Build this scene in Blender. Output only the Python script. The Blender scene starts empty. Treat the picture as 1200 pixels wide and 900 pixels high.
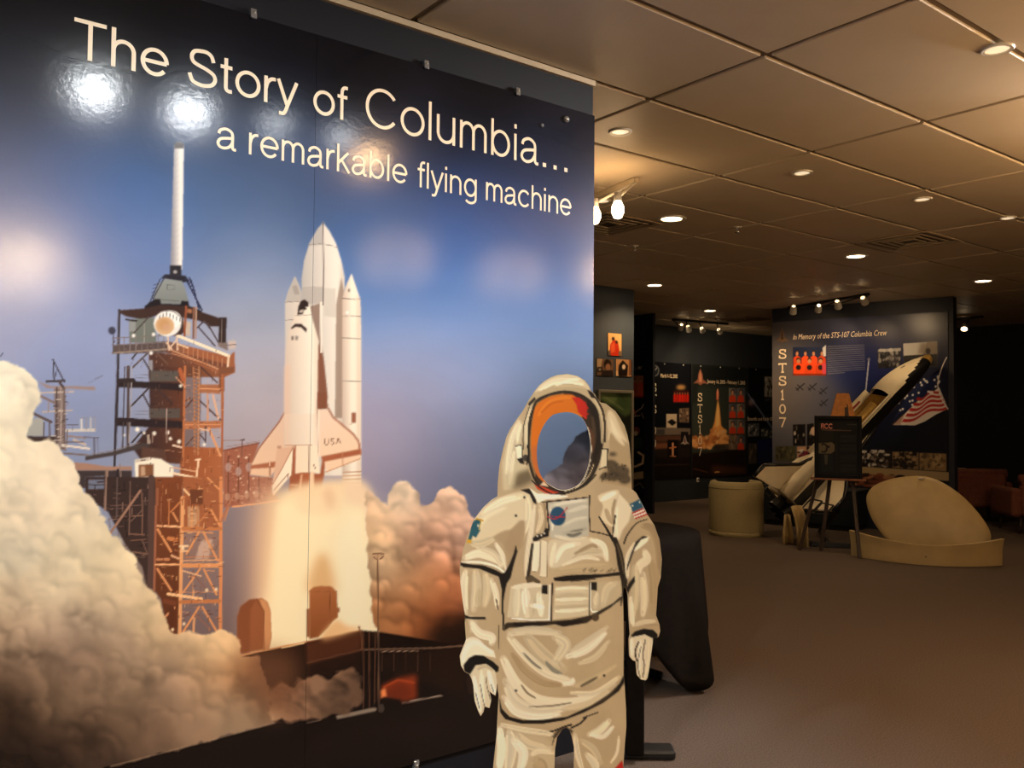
import bpy, bmesh, math, random
import numpy as np
from mathutils import Vector, Matrix
from mathutils.geometry import delaunay_2d_cdt

# ------------------------------------------------------------------ camera
HC, H = 1.36, 2.747                       # eye height and ceiling height (m)
FPX = 1019.37                             # focal length in pixels of a 1200x900 frame
YAW, PITCH, ROLL = 0.914931, 0.0330972, 0.0091166
_f = np.array([math.cos(YAW) * math.cos(PITCH), math.sin(YAW) * math.cos(PITCH), math.sin(PITCH)])
_r0 = np.array([math.sin(YAW), -math.cos(YAW), 0.0])
_u0 = np.cross(_r0, _f)
RT = math.cos(ROLL) * _r0 + math.sin(ROLL) * _u0
UP = -math.sin(ROLL) * _r0 + math.cos(ROLL) * _u0
FW = _f
CAM = np.array([0.0, 0.0, HC])

scene = bpy.context.scene
C = scene.collection
cam_data = bpy.data.cameras.new('camera')
cam = bpy.data.objects.new('camera', cam_data)
C.objects.link(cam)
M = Matrix(((RT[0], UP[0], -FW[0], CAM[0]), (RT[1], UP[1], -FW[1], CAM[1]), (RT[2], UP[2], -FW[2], CAM[2]), (0, 0, 0, 1)))
cam.matrix_world = M
cam_data.sensor_width = 36.0
cam_data.lens = 36.0 * FPX / 1200.0
cam_data.clip_start = 0.05
scene.camera = cam

# ------------------------------------------------------------------ world and exposure
world = bpy.data.worlds.new('dim_room_air')
scene.world = world
world.use_nodes = True
world.node_tree.nodes['Background'].inputs[0].default_value = (1.0, 0.72, 0.45, 1)
world.node_tree.nodes['Background'].inputs[1].default_value = 0.02
scene.view_settings.view_transform = 'Standard'
scene.view_settings.look = 'None'
scene.view_settings.exposure = 0.0
scene.view_settings.gamma = 1.0
scene.view_settings.use_curve_mapping = False
scene.cycles.max_bounces = 8
scene.cycles.sample_clamp_indirect = 4.0
scene.cycles.use_denoising = True

WARM = (1.0, 0.68, 0.37)
AMBER = (1.0, 0.60, 0.28)
COOL = (0.80, 0.95, 1.0)

# ------------------------------------------------------------------ measuring helpers
def ray(px, py):
    return FW + (px - 600.0) / FPX * RT + (450.0 - py) / FPX * UP
def on(px, py, k, v):
    d = ray(px, py)
    return CAM + d * ((v - CAM[k]) / d[k])
def ceil_at(px, py): return on(px, py, 2, H)
def floor_at(px, py): return on(px, py, 2, 0.0)
def deep(px, py, z): return CAM + ray(px, py) * z
def layout(P):
    """points of a surface -> coordinates of the sheet its print was drawn on"""
    D = np.asarray(P, float) - CAM
    z = D @ FW
    return np.stack([600 + FPX * (D @ RT) / z, 450 - FPX * (D @ UP) / z], -1)
def plane_hit(px, py, o, n):
    d = ray(px, py)
    return CAM + d * (np.dot(np.asarray(o) - CAM, n) / np.dot(d, n))

# ------------------------------------------------------------------ object helpers
def tag(o, label=None, cat=None, group=None, kind=None):
    if label: o['label'] = label
    if cat: o['category'] = cat
    if group: o['group'] = group
    if kind: o['kind'] = kind
    return o
def empty(name, loc=(0, 0, 0), rz=0.0):
    o = bpy.data.objects.new(name, None)
    o.empty_display_size = 0.1
    C.objects.link(o)
    o.location = Vector([float(v) for v in loc])
    o.rotation_euler = (0, 0, rz)
    return o
def link(name, me, m=None, parent=None, smooth=False):
    if m is not None:
        me.materials.clear(); me.materials.append(m)
    o = bpy.data.objects.new(name, me)
    C.objects.link(o)
    if parent is not None: o.parent = parent
    if smooth:
        me.polygons.foreach_set('use_smooth', [True] * len(me.polygons))
    return o
def from_bm(name, bm, m=None, parent=None, smooth=False, bevel=0.0, seg=2):
    bmesh.ops.recalc_face_normals(bm, faces=bm.faces)
    me = bpy.data.meshes.new(name)
    bm.to_mesh(me); bm.free()
    o = link(name, me, m, parent, smooth)
    if bevel:
        b = o.modifiers.new('bevel', 'BEVEL'); b.width = bevel; b.segments = seg; b.limit_method = 'ANGLE'
    return o
def bm_box(bm, c, s, rot=None):
    r = bmesh.ops.create_cube(bm, size=1.0)
    vs = r['verts']
    for v in vs:
        v.co = Vector((v.co.x * s[0], v.co.y * s[1], v.co.z * s[2]))
        if rot is not None: v.co = rot @ v.co
        v.co += Vector([float(k) for k in c])
    return vs
def bm_tube(bm, pts, rad, n=10, cap=True):
    pts = [Vector([float(k) for k in p]) for p in pts]
    rads = rad if isinstance(rad, (list, tuple)) else [rad] * len(pts)
    rings = []
    for i, p in enumerate(pts):
        t = (pts[min(i + 1, len(pts) - 1)] - pts[max(i - 1, 0)]).normalized()
        a = t.cross(Vector((0, 0, 1)))
        if a.length < 1e-3: a = t.cross(Vector((0, 1, 0)))
        a.normalize(); b = t.cross(a)
        rings.append([bm.verts.new(p + (a * math.cos(2 * math.pi * k / n) + b * math.sin(2 * math.pi * k / n)) * rads[i]) for k in range(n)])
    for i in range(len(rings) - 1):
        for k in range(n):
            bm.faces.new((rings[i][k], rings[i][(k + 1) % n], rings[i + 1][(k + 1) % n], rings[i + 1][k]))
    if cap:
        bm.faces.new(rings[0][::-1]); bm.faces.new(rings[-1])
def bm_lathe(bm, prof, n=32, c=(0, 0, 0), a0=0.0, a1=2 * math.pi):
    full = abs(a1 - a0 - 2 * math.pi) < 1e-6
    m = n if full else n + 1
    rings = []
    for r, z in prof:
        rings.append([bm.verts.new((c[0] + r * math.cos(a0 + (a1 - a0) * k / n), c[1] + r * math.sin(a0 + (a1 - a0) * k / n), c[2] + z)) for k in range(m)])
    for i in range(len(rings) - 1):
        for k in range(n):
            k2 = (k + 1) % m
            bm.faces.new((rings[i][k], rings[i][k2], rings[i + 1][k2], rings[i + 1][k]))
    return rings
def bm_prism(bm, poly, d0, d1, frame):
    """poly in (a,b); frame(a,b,d)->xyz"""
    A = [bm.verts.new(frame(a, b, d0)) for a, b in poly]
    B = [bm.verts.new(frame(a, b, d1)) for a, b in poly]
    n = len(poly)
    bm.faces.new(A); bm.faces.new(B[::-1])
    for i in range(n):
        bm.faces.new((A[i], B[i], B[(i + 1) % n], A[(i + 1) % n]))
def box(name, lo, hi, m, parent=None, bevel=0.0):
    bm = bmesh.new()
    bm_box(bm, [(a + b) / 2 for a, b in zip(lo, hi)], [abs(b - a) for a, b in zip(lo, hi)])
    return from_bm(name, bm, m, parent, bevel=bevel)
def dup(o, parent=None):
    c = o.copy(); C.objects.link(c); c.parent = parent
    for ch in o.children: dup(ch, c)
    return c

# ------------------------------------------------------------------ materials
def srgb(*c):
    c = np.asarray(c, float) / 255.0
    return np.where(c <= 0.04045, c / 12.92, ((c + 0.055) / 1.055) ** 2.4)
def mat(name, col, rough=0.5, metal=0.0, spec=0.5, emit=0.0, ecol=None, var=0.0, vscale=8.0, bump=0.0, bscale=60.0, col2=None, coat=0.0):
    m = bpy.data.materials.new(name); m.use_nodes = True
    nt = m.node_tree; N = nt.nodes; L = nt.links
    b = N['Principled BSDF']
    c = tuple(float(v) for v in srgb(*col)) + (1,)
    b.inputs['Base Color'].default_value = c
    b.inputs['Roughness'].default_value = rough
    b.inputs['Metallic'].default_value = metal
    b.inputs['Specular IOR Level'].default_value = spec
    b.inputs['Coat Weight'].default_value = coat
    if emit:
        b.inputs['Emission Color'].default_value = tuple(ecol or (1, 1, 1)) + (1,)
        b.inputs['Emission Strength'].default_value = emit
    tc = N.new('ShaderNodeTexCoord')
    if var:
        n = N.new('ShaderNodeTexNoise'); n.inputs['Scale'].default_value = vscale; n.inputs['Detail'].default_value = 5
        L.new(tc.outputs['Object'], n.inputs['Vector'])
        r = N.new('ShaderNodeValToRGB')
        r.color_ramp.elements[0].position = 0.3; r.color_ramp.elements[1].position = 0.7
        c2 = tuple(float(v) for v in srgb(*col2)) + (1,) if col2 else tuple(min(1, v * (1 + var)) for v in c[:3]) + (1,)
        r.color_ramp.elements[0].color = tuple(v * (1 - var) for v in c[:3]) + (1,)
        r.color_ramp.elements[1].color = c2
        L.new(n.outputs['Fac'], r.inputs['Fac']); L.new(r.outputs['Color'], b.inputs['Base Color'])
    if bump:
        n2 = N.new('ShaderNodeTexNoise'); n2.inputs['Scale'].default_value = bscale; n2.inputs['Detail'].default_value = 3
        L.new(tc.outputs['Object'], n2.inputs['Vector'])
        bp = N.new('ShaderNodeBump'); bp.inputs['Strength'].default_value = bump; bp.inputs['Distance'].default_value = 0.01
        L.new(n2.outputs['Fac'], bp.inputs['Height']); L.new(bp.outputs['Normal'], b.inputs['Normal'])
    return m
def print_mat(name, rough=0.2, bump=0.0, bscale=40.0, spec=0.5):
    m = mat(name, (128, 128, 128), rough, spec=spec, bump=bump, bscale=bscale)
    nt = m.node_tree
    a = nt.nodes.new('ShaderNodeVertexColor'); a.layer_name = 'ink'
    nt.links.new(a.outputs['Color'], nt.nodes['Principled BSDF'].inputs['Base Color'])
    return m
MT = {}
MT['navy'] = mat('navy_wall_paint', (17, 20, 34), 0.6, var=0.12, vscale=3)
MT['deepnavy'] = mat('deep_navy_wall_paint', (11, 13, 24), 0.65, var=0.1, vscale=3, spec=0.3)
MT['slate'] = mat('slate_wall_paint', (62, 70, 80), 0.55, var=0.06, vscale=3)
MT['slate2'] = mat('dark_slate_wall_paint', (38, 43, 50), 0.55, var=0.08, vscale=3)
MT['black_wall'] = mat('black_wall_paint', (22, 22, 25), 0.5, var=0.15, vscale=3)
MT['carpet'] = mat('carpet_pile', (100, 87, 78), 0.95, spec=0.1, var=0.28, vscale=140, bump=0.6, bscale=420)
MT['tile'] = mat('ceiling_tile_face', (214, 198, 172), 0.5, var=0.03, vscale=4, bump=0.05, bscale=90, spec=0.35)
MT['tbar'] = mat('ceiling_grid_metal', (196, 180, 152), 0.4, var=0.03)
MT['white'] = mat('white_enamel', (226, 220, 208), 0.4)
MT['black'] = mat('black_metal', (20, 20, 21), 0.45)
MT['cloth_black'] = mat('black_cloth', (21, 17, 14), 0.95, spec=0.05, var=0.2, vscale=30, bump=0.25, bscale=300)
MT['chrome'] = mat('clear_clip_plastic', (205, 210, 214), 0.12, metal=0.8)
MT['darkwood'] = mat('dark_and_shaded_wood', (48, 33, 24), 0.5, var=0.25, vscale=18)
MT['lit_wood'] = mat('lit_honey_wood', (190, 124, 58), 0.5, var=0.2, vscale=22)  # lamp light on the easel head is put into this colour
MT['beige'] = mat('beige_gelcoat', (176, 152, 104), 0.5, var=0.10, vscale=5, bump=0.08, bscale=25)
MT['tub'] = mat('pale_olive_upholstery', (158, 144, 104), 0.8, var=0.08, vscale=60, bump=0.3, bscale=300)
MT['rust'] = mat('rust_brown_upholstery', (108, 58, 40), 0.85, var=0.18, vscale=30, bump=0.3, bscale=260)
MT['letter'] = mat('cream_print_ink', (246, 226, 196), 0.35)
MT['letter_dim'] = mat('pale_print_ink', (222, 214, 196), 0.4)
MT['silver'] = mat('silver_frame', (170, 165, 150), 0.35, metal=0.6)
# ------------------------------------------------------------------ the room
YM = 2.6504                    # face of the wall that carries the launch mural
XE = 2.453                     # where that wall ends
YB = 9.30                      # far wall
XR = 13.75                     # wall closing the room on the far right
XL, YN = -2.2, -4.6            # walls behind the visitor
tag(box('floor', (XL, YN, -0.05), (XR, YB, 0.0), MT['carpet']), 'brown-grey carpet floor', kind='structure')
tag(box('wall_left', (XL, YM, 0), (XE, YM + 0.14, H), MT['deepnavy']), 'dark navy wall carrying the launch mural', kind='structure')
tag(box('wall_back', (XL, YB, 0), (XR, YB + 0.1, H), MT['slate2']), 'dark navy far wall behind the mission panels', kind='structure')
tag(box('wall_right', (XR, YN, 0), (XR + 0.1, YB + 0.1, H), MT['black_wall']), 'black wall on the far right', kind='structure')
tag(box('wall_near', (XL, YN - 0.1, 0), (XR, YN, H), MT['navy']), 'navy wall behind the visitor', kind='structure')
tag(box('wall_side', (XL - 0.1, YN, 0), (XL, YB + 0.1, H), MT['navy']), 'navy wall on the near side', kind='structure')
# partition with the framed green picture, and the stub wall behind it
tag(box('wall_middle', (3.6, 6.86, 0), (6.99, 6.98, H), MT['slate']), 'slate navy partition with framed green picture', kind='structure')
tag(box('wall_stub', (8.80, 8.27, 0), (8.845, YB, H), MT['navy']), 'narrow navy partition end by the far wall', kind='structure')
# free-standing memorial partition
PA = np.array([9.59, 6.904]); PB = np.array([10.086, 4.806])
pd = (PB - PA) / np.linalg.norm(PB - PA)
pn = np.array([pd[1], -pd[0]])
if pn @ (CAM[:2] - PA) < 0: pn = -pn
bm = bmesh.new()
q = [PA, PB, PB - pn * 0.16, PA - pn * 0.16]
bm_prism(bm, [tuple(p) for p in q], 0.0, H - 0.002, lambda a, b, d: Vector((a, b, d)))
tag(from_bm('wall_center', bm, MT['navy']), 'free-standing dark navy partition behind the shuttle model', kind='structure')
# trim along the top of the mural wall
bm = bmesh.new(); bm_box(bm, ((XL + XE) / 2, YM - 0.008, H - 0.012), (XE - XL, 0.016, 0.022))
tag(from_bm('trim_1', bm, MT['tbar']), 'thin metal angle where mural wall meets ceiling', kind='structure')

# ceiling: metal grid, each tile a piece of its own
TX, TY = 1.2192, 0.6096
GX, GY = 2.79, 2.645
MT['grid'] = mat('shaded_ceiling_grid', (134, 116, 92), 0.55)  # darker than the grid metal: shade of the recesses put into the colour
ceiling = box('ceiling', (XL, YN, H + 0.012), (XR, YB, H + 0.06), MT['grid'])
tag(ceiling, 'suspended ceiling of large pale tiles in a metal grid', kind='structure')
tb = bmesh.new()
w, h = TX - 0.026, TY - 0.026
bm_box(tb, (0, 0, 0.0), (w, h, 0.014))
bmesh.ops.bevel(tb, geom=tb.edges[:], offset=0.004, segments=1, affect='EDGES')
tile_me = bpy.data.meshes.new('ceiling_tile'); tb.to_mesh(tile_me); tb.free(); tile_me.materials.append(MT['tile'])
i0 = int(math.floor((XL - GX) / TX)); i1 = int(math.ceil((XR - GX) / TX))
j0 = int(math.floor((YN - GY) / TY)); j1 = int(math.ceil((YB - GY) / TY))
far_bm = bmesh.new()
for i in range(i0, i1):
    for j in range(j0, j1):
        cx, cy = GX + (i + .5) * TX, GY + (j + .5) * TY
        if not (XL + .3 < cx < XR - .2 and YN + .2 < cy < YB - .2): continue
        P = np.array([cx, cy, H]) - CAM
        z = P @ FW
        seen = z > 0.5 and abs(P @ RT / z) < 0.75 and (P @ UP / z) < 0.62 and not (cy > YM and cx < XE)
        if seen:
            t = bpy.data.objects.new('ceiling_tile', tile_me); C.objects.link(t)
            t.location = (cx, cy, H + 0.007); t.parent = ceiling
        else:
            bm_box(far_bm, (cx, cy, H + 0.007), (w, h, 0.014))
o = from_bm('ceiling_tiles_out_of_view', far_bm, MT['tile'], ceiling); o.name = 'ceiling_tile_rest'; o['kind'] = 'stuff'
# ------------------------------------------------------------------ a small painter for flat prints
rng = np.random.RandomState(7)
def catmull(pts, n=6, closed=True):
    P = np.asarray(pts, float); m = len(P); out = []
    rngi = range(m) if closed else range(m - 1)
    t = np.linspace(0, 1, n, endpoint=False)[:, None]
    for i in rngi:
        if closed: p0, p1, p2, p3 = P[i - 1], P[i], P[(i + 1) % m], P[(i + 2) % m]
        else: p0, p1, p2, p3 = P[max(i - 1, 0)], P[i], P[i + 1], P[min(i + 2, m - 1)]
        out.append(0.5 * ((2 * p1) + (-p0 + p2) * t + (2 * p0 - 5 * p1 + 4 * p2 - p3) * t ** 2 + (-p0 + 3 * p1 - 3 * p2 + p3) * t ** 3))
    out = np.concatenate(out)
    if not closed: out = np.vstack([out, P[-1]])
    return out
def Z(ox, oy, k):
    """turn a list of enlarged-tracing coordinates into sheet coordinates"""
    return lambda pts: [(ox + x / k, oy + y / k) for x, y in pts]
def ell(cx, cy, rx, ry, n=40, a0=0, a1=2 * math.pi):
    return [(cx + rx * math.cos(a0 + (a1 - a0) * i / n), cy + ry * math.sin(a0 + (a1 - a0) * i / n)) for i in range(n)]
def inside(px, py, poly):
    P = np.asarray(poly, float); r = np.zeros(px.shape, bool)
    x1, y1 = P[:, 0], P[:, 1]; x2, y2 = np.roll(x1, -1), np.roll(y1, -1)
    for a, b, c, d in zip(x1, y1, x2, y2):
        if b == d: continue
        cond = (b > py) != (d > py)
        r ^= cond & (px < (c - a) * (py - b) / (d - b) + a)
    return r
def blur(a, s):
    k = int(max(1, round(s)))
    if k < 1: return a
    for _ in range(2):
        for ax in (0, 1):
            p = [(0, 0)] * a.ndim; p[ax] = (k + 1, k)
            c = np.cumsum(np.pad(a, p, mode='edge'), axis=ax)
            n = a.shape[ax]
            hi = np.take(c, range(2 * k + 1, 2 * k + 1 + n), axis=ax); lo = np.take(c, range(0, n), axis=ax)
            a = (hi - lo) / (2 * k + 1)
    return a
class Sheet:
    def __init__(s, x0, y0, x1, y1, k, base=(0, 0, 0)):
        s.x0, s.y0, s.k = x0, y0, k
        s.w, s.h = int((x1 - x0) * k), int((y1 - y0) * k)
        s.img = np.empty((s.h, s.w, 3), np.float32); s.img[:] = np.array(base, np.float32) / 255
        s.frozen = None
    def grid(s, i0, i1, j0, j1):
        return np.meshgrid(s.x0 + (np.arange(i0, i1) + .5) / s.k, s.y0 + (np.arange(j0, j1) + .5) / s.k)
    def bounds(s, P, pad):
        P = np.asarray(P, float)
        i0 = max(0, int((P[:, 0].min() - s.x0 - pad) * s.k)); i1 = min(s.w, int((P[:, 0].max() - s.x0 + pad) * s.k) + 2)
        j0 = max(0, int((P[:, 1].min() - s.y0 - pad) * s.k)); j1 = min(s.h, int((P[:, 1].max() - s.y0 + pad) * s.k) + 2)
        return i0, i1, j0, j1
    def put(s, b, m, col):
        i0, i1, j0, j1 = b
        c = np.asarray(col, np.float32)
        if c.ndim == 1: c = c / 255
        v = s.img[j0:j1, i0:i1]
        v += (c - v) * m[..., None].astype(np.float32)
    def fill(s, poly, col, a=1.0, soft=0.0, smooth=False, to=None, ax=None, n=6):
        """col -> to along the arrow ax=((x,y),(x,y)) when given"""
        if smooth: poly = catmull(poly, n)
        b = s.bounds(poly, soft * 2.5 + 1)
        if b[1] <= b[0] or b[3] <= b[2]: return
        X, Y = s.grid(*b)
        m = inside(X, Y, poly).astype(np.float32)
        m = blur(m, max(soft * s.k, 1) if soft else 1) if (soft or min(m.shape) > 6) else m
        if to is not None:
            (ax0, ay0), (ax1, ay1) = ax
            L2 = (ax1 - ax0) ** 2 + (ay1 - ay0) ** 2
            t = np.clip(((X - ax0) * (ax1 - ax0) + (Y - ay0) * (ay1 - ay0)) / L2, 0, 1)[..., None]
            col = (np.array(col) * (1 - t) + np.array(to) * t) / 255
        s.put(b, m * a, col)
    def line(s, pts, w, col, a=1.0, soft=0.0, smooth=False, w1=None):
        if smooth: pts = catmull(pts, 8, False)
        P = np.asarray(pts, float)
        wm = max(w, w1 or w)
        b = s.bounds(P, wm + soft + 1)
        if b[1] <= b[0] or b[3] <= b[2]: return
        X, Y = s.grid(*b)
        m = np.zeros(X.shape, np.float32); n = len(P) - 1
        for i in range(n):
            d = P[i + 1] - P[i]; L2 = max(d @ d, 1e-9)
            t = np.clip(((X - P[i, 0]) * d[0] + (Y - P[i, 1]) * d[1]) / L2, 0, 1)
            D = np.hypot(X - P[i, 0] - t * d[0], Y - P[i, 1] - t * d[1])
            ww = w if w1 is None else w + (w1 - w) * (i + t) / n
            e = 0.5 / s.k + soft
            m = np.maximum(m, np.clip((ww / 2 - D) / (2 * e) + .5, 0, 1))
        s.put(b, m * a, col)
    def sample(s, xy):
        x = np.clip((xy[:, 0] - s.x0) * s.k - .5, 0, s.w - 1.001); y = np.clip((xy[:, 1] - s.y0) * s.k - .5, 0, s.h - 1.001)
        i, j = x.astype(int), y.astype(int); fx, fy = (x - i)[:, None], (y - j)[:, None]
        I = s.img
        return (I[j, i] * (1 - fx) + I[j, i + 1] * fx) * (1 - fy) + (I[j + 1, i] * (1 - fx) + I[j + 1, i + 1] * fx) * fy
def field(ctrl, X, Y, sig):
    """smooth colour field through control colours"""
    num = np.zeros(X.shape + (3,), np.float32); den = np.full(X.shape, 1e-9, np.float32)
    for x, y, c in ctrl:
        d2 = (X - x) ** 2 + (Y - y) ** 2
        w = (np.exp(-d2 / (2 * sig * sig)) + 1e-3 / (1 + d2 / (sig * sig)) ** 2).astype(np.float32)
        num += w[..., None] * np.array(c, np.float32); den += w
    return num / den[..., None] / 255
def vnoise(X, Y, s, seed):
    r = np.random.RandomState(seed); T = r.rand(256, 256).astype(np.float32)
    a = seed * 1.7; ca, sa = math.cos(a), math.sin(a)
    x, y = (X * ca - Y * sa) / s + 1000.3, (X * sa + Y * ca) / s + 1000.7
    i, j = np.floor(x).astype(int), np.floor(y).astype(int); fx, fy = x - i, y - j
    fx = fx * fx * (3 - 2 * fx); fy = fy * fy * (3 - 2 * fy)
    g = lambda a, b: T[b % 256, a % 256]
    return (g(i, j) * (1 - fx) + g(i + 1, j) * fx) * (1 - fy) + (g(i, j + 1) * (1 - fx) + g(i + 1, j + 1) * fx) * fy
def fbm(X, Y, s, seed, o=4):
    a, t, n = 1.0, 0.0, 0.0
    for k in range(o):
        t = t + a * vnoise(X, Y, s / 2 ** k, seed + k); n += a; a *= .5
    return t / n
def lobes(X, Y, s, seed):
    r = np.random.RandomState(seed); T = r.rand(128, 128, 2)
    x, y = X / s + 500, Y / s + 500
    i, j = np.floor(x).astype(int), np.floor(y).astype(int)
    best = np.full(X.shape, 9.0)
    for di in (-1, 0, 1):
        for dj in (-1, 0, 1):
            t = T[(j + dj) % 128, (i + di) % 128]
            d = (x - i - di - t[..., 0]) ** 2 + (y - j - dj - t[..., 1]) ** 2
            best = np.minimum(best, d)
    return 1 - np.clip(best, 0, 1)
def ink_mesh(name, verts, faces_idx, sheet, m, parent=None, xy=None):
    """mesh whose colours are looked up on the printed sheet"""
    me = bpy.data.meshes.new(name)
    V = np.asarray(verts, np.float32)
    F = np.asarray(faces_idx, np.int32)
    k = F.shape[1]
    me.vertices.add(len(V)); me.vertices.foreach_set('co', V.ravel())
    me.loops.add(F.size); me.loops.foreach_set('vertex_index', F.ravel())
    me.polygons.add(len(F)); me.polygons.foreach_set('loop_start', np.arange(0, F.size, k, dtype=np.int32))
    me.update(calc_edges=True); me.validate()
    at = me.color_attributes.new('ink', 'FLOAT_COLOR', 'POINT')
    c = np.clip(sheet.sample(layout(V) if xy is None else xy), 0, 1)
    lin = np.where(c <= 0.04045, c / 12.92, ((c + 0.055) / 1.055) ** 2.4)
    col = np.ones((len(V), 4), np.float32); col[:, :3] = lin
    at.data.foreach_set('color', col.ravel())
    return link(name, me, m, parent)
def ink_grid(name, us, vs, pos, sheet, m, parent=None):
    U, W = np.meshgrid(us, vs)
    V = pos(U.ravel(), W.ravel())
    n, r = len(us), len(vs)
    a = (np.arange(r - 1)[:, None] * n + np.arange(n - 1)[None]).ravel()
    F = np.stack([a, a + 1, a + n + 1, a + n], 1)
    return ink_mesh(name, V, F, sheet, m, parent)
def rim(name, lo, hi, m, parent):
    """thin board body that a printed face lies on"""
    return box(name, lo, hi, m, parent)

# ------------------------------------------------------------------ letters drawn as strokes of constant width
def arc(cx, cy, rx, ry, a0, a1, n=18):
    return [(cx + rx * math.cos(math.radians(a0 + (a1 - a0) * i / n)), cy + ry * math.sin(math.radians(a0 + (a1 - a0) * i / n))) for i in range(n + 1)]
def cv(*p): return [tuple(q) for q in catmull(p, 6, False)]
def glyphs(t):
    xh = .735; e = xh - t; ry = xh / 2 - t; cy = xh / 2
    G = {}
    G['T'] = ([[(.02, 1 - t), (.74, 1 - t)], [(.38, 1 - t), (.38, 0)]], .78)
    G['h'] = ([[(.1, 0), (.1, 1)], [(.1, .36)] + arc(.335, .44, .235, e - .44, 180, 0) + [(.57, 0)]], .68)
    G['n'] = ([[(.1, 0), (.1, xh)], [(.1, .36)] + arc(.335, .44, .235, e - .44, 180, 0) + [(.57, 0)]], .68)
    G['m'] = ([[(.1, 0), (.1, xh)], [(.1, .40)] + arc(.29, .47, .19, e - .47, 180, 0) + [(.48, 0)], [(.48, .40)] + arc(.67, .47, .19, e - .47, 180, 0) + [(.86, 0)]], .97)
    G['u'] = ([[(.57, 0), (.57, xh)], [(.1, xh)] + arc(.335, .29, .235, .29 - t, 180, 360) + [(.57, .4)]], .68)
    G['e'] = ([[(.66, cy)] + arc(.37, cy, .29, ry, 0, 322, 36), [(.08, cy), (.66, cy)]], .74)
    G['o'] = ([arc(.37, cy, .30, ry, 0, 360, 40)], .75)
    G['c'] = ([arc(.37, cy, .29, ry, 38, 322, 34)], .70)
    G['b'] = ([[(.1, 0), (.1, 1)], arc(.37, cy, .27, ry, 0, 360, 38)], .74)
    G['g'] = ([arc(.36, cy, .27, ry, 0, 360, 38), [(.63, xh), (.63, -.06)] + arc(.37, -.06, .26, .21 - t * .5, 0, -150, 14)], .74)
    G['a'] = ([cv((.10, .50), (.15, .62), (.32, e), (.48, .63), (.54, .50), (.54, .14), (.58, t), (.66, t)), cv((.54, .41), (.36, .385), (.16, .33), (.08, .2), (.13, .08), (.27, t * .9), (.44, .11), (.54, .27))], .70)
    G['l'] = ([[(.1, 0), (.1, 1)]], .22)
    G['i'] = ([[(.1, 0), (.1, xh)], [(.1, .88), (.1, 1)]], .22)
    G['t'] = ([[(.17, .93), (.17, .2)] + cv((.17, .2), (.18, .1), (.24, t), (.34, t)), [(.02, e), (.34, e)]], .38)
    G['r'] = ([[(.1, 0), (.1, xh)], cv((.1, .38), (.15, .56), (.25, e - .02), (.38, e))], .40)
    G['y'] = ([[(.03, xh), (.30, .02)], [(.57, xh)] + cv((.30, .02), (.24, -.14), (.18, -.21), (.06, -.21))], .6)
    G['f'] = ([cv((.37, .965), (.27, .965), (.20, .90), (.18, .78), (.18, .5), (.18, 0)), [(.03, e), (.36, e)]], .38)
    G['k'] = ([[(.1, 0), (.1, 1)], [(.52, xh), (.1, .30)], [(.25, .43), (.56, 0)]], .60)
    G['C'] = ([arc(.48, .5, .41, .5 - t, 38, 322, 40)], .93)
    G['S'] = ([cv((.70, .71), (.64, .87), (.52, 1 - t * 1.1), (.36, 1 - t * 1.1), (.20, .90), (.13, .76), (.18, .62), (.35, .545), (.52, .49), (.70, .39), (.75, .25), (.67, .11), (.50, t), (.33, t), (.16, .12), (.08, .31))], .84)
    G['.'] = ([[(.1, 0), (.1, .115)]], .35)
    G['U'] = ([[(.1, 1)] + arc(.38, .33, .28, .33 - t, 180, 360) + [(.66, 1)]], .78)
    G['A'] = ([[(.02, 0), (.36, 1), (.70, 0)], [(.13, .33), (.59, .33)]], .74)
    G['R'] = ([[(.1, 0), (.1, 1)], [(.1, 1 - t), (.38, 1 - t)] + arc(.40, .75, .24, .25 - t, 90, -90, 12) + [(.1, .5)], [(.40, .5), (.66, 0)]], .74)
    # bookish figures and capitals with small feet
    G['1'] = ([[(.18, .82), (.34, .98), (.34, 0)], [(.18, t), (.50, t)]], .62)
    G['0'] = ([arc(.36, .5, .28, .5 - t, 0, 360, 34)], .72)
    G['7'] = ([[(.06, .84), (.06, 1 - t), (.62, 1 - t), (.26, 0)]], .66)
    G['9'] = ([arc(.36, .68, .26, .32 - t, 0, 360, 30), cv((.62, .68), (.60, .36), (.46, .12), (.2, t))], .72)
    G['Ts'] = ([[(.02, .80), (.02, 1 - t), (.74, 1 - t), (.74, .80)], [(.38, 1 - t), (.38, 0)], [(.22, t), (.54, t)]], .78)
    G['Ss'] = ([G['S'][0][0], [(.70, .66), (.70, .96)], [(.10, .06), (.10, .36)]], .84)
    G[' '] = ([], .36)
    return G
def stroke_quads(pts, hw):
    P = np.asarray(pts, float)
    keep = [0] + [i for i in range(1, len(P)) if np.hypot(*(P[i] - P[i - 1])) > 1e-5]
    P = P[keep]; n = len(P); L, Rr = [], []
    closed = np.hypot(*(P[0] - P[-1])) < 1e-4
    for i in range(n):
        a = P[i] - P[i - 1] if i > 0 else (P[-1] - P[-2] if closed else P[1] - P[0])
        b = P[i + 1] - P[i] if i < n - 1 else (P[1] - P[0] if closed else P[-1] - P[-2])
        a = a / np.hypot(*a); b = b / np.hypot(*b)
        na, nb = np.array([-a[1], a[0]]), np.array([-b[1], b[0]])
        m = na + nb; m /= max(np.hypot(*m), 1e-6)
        k = hw / max(m @ na, .45)
        L.append(P[i] + m * k); Rr.append(P[i] - m * k)
    return L, Rr
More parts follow.
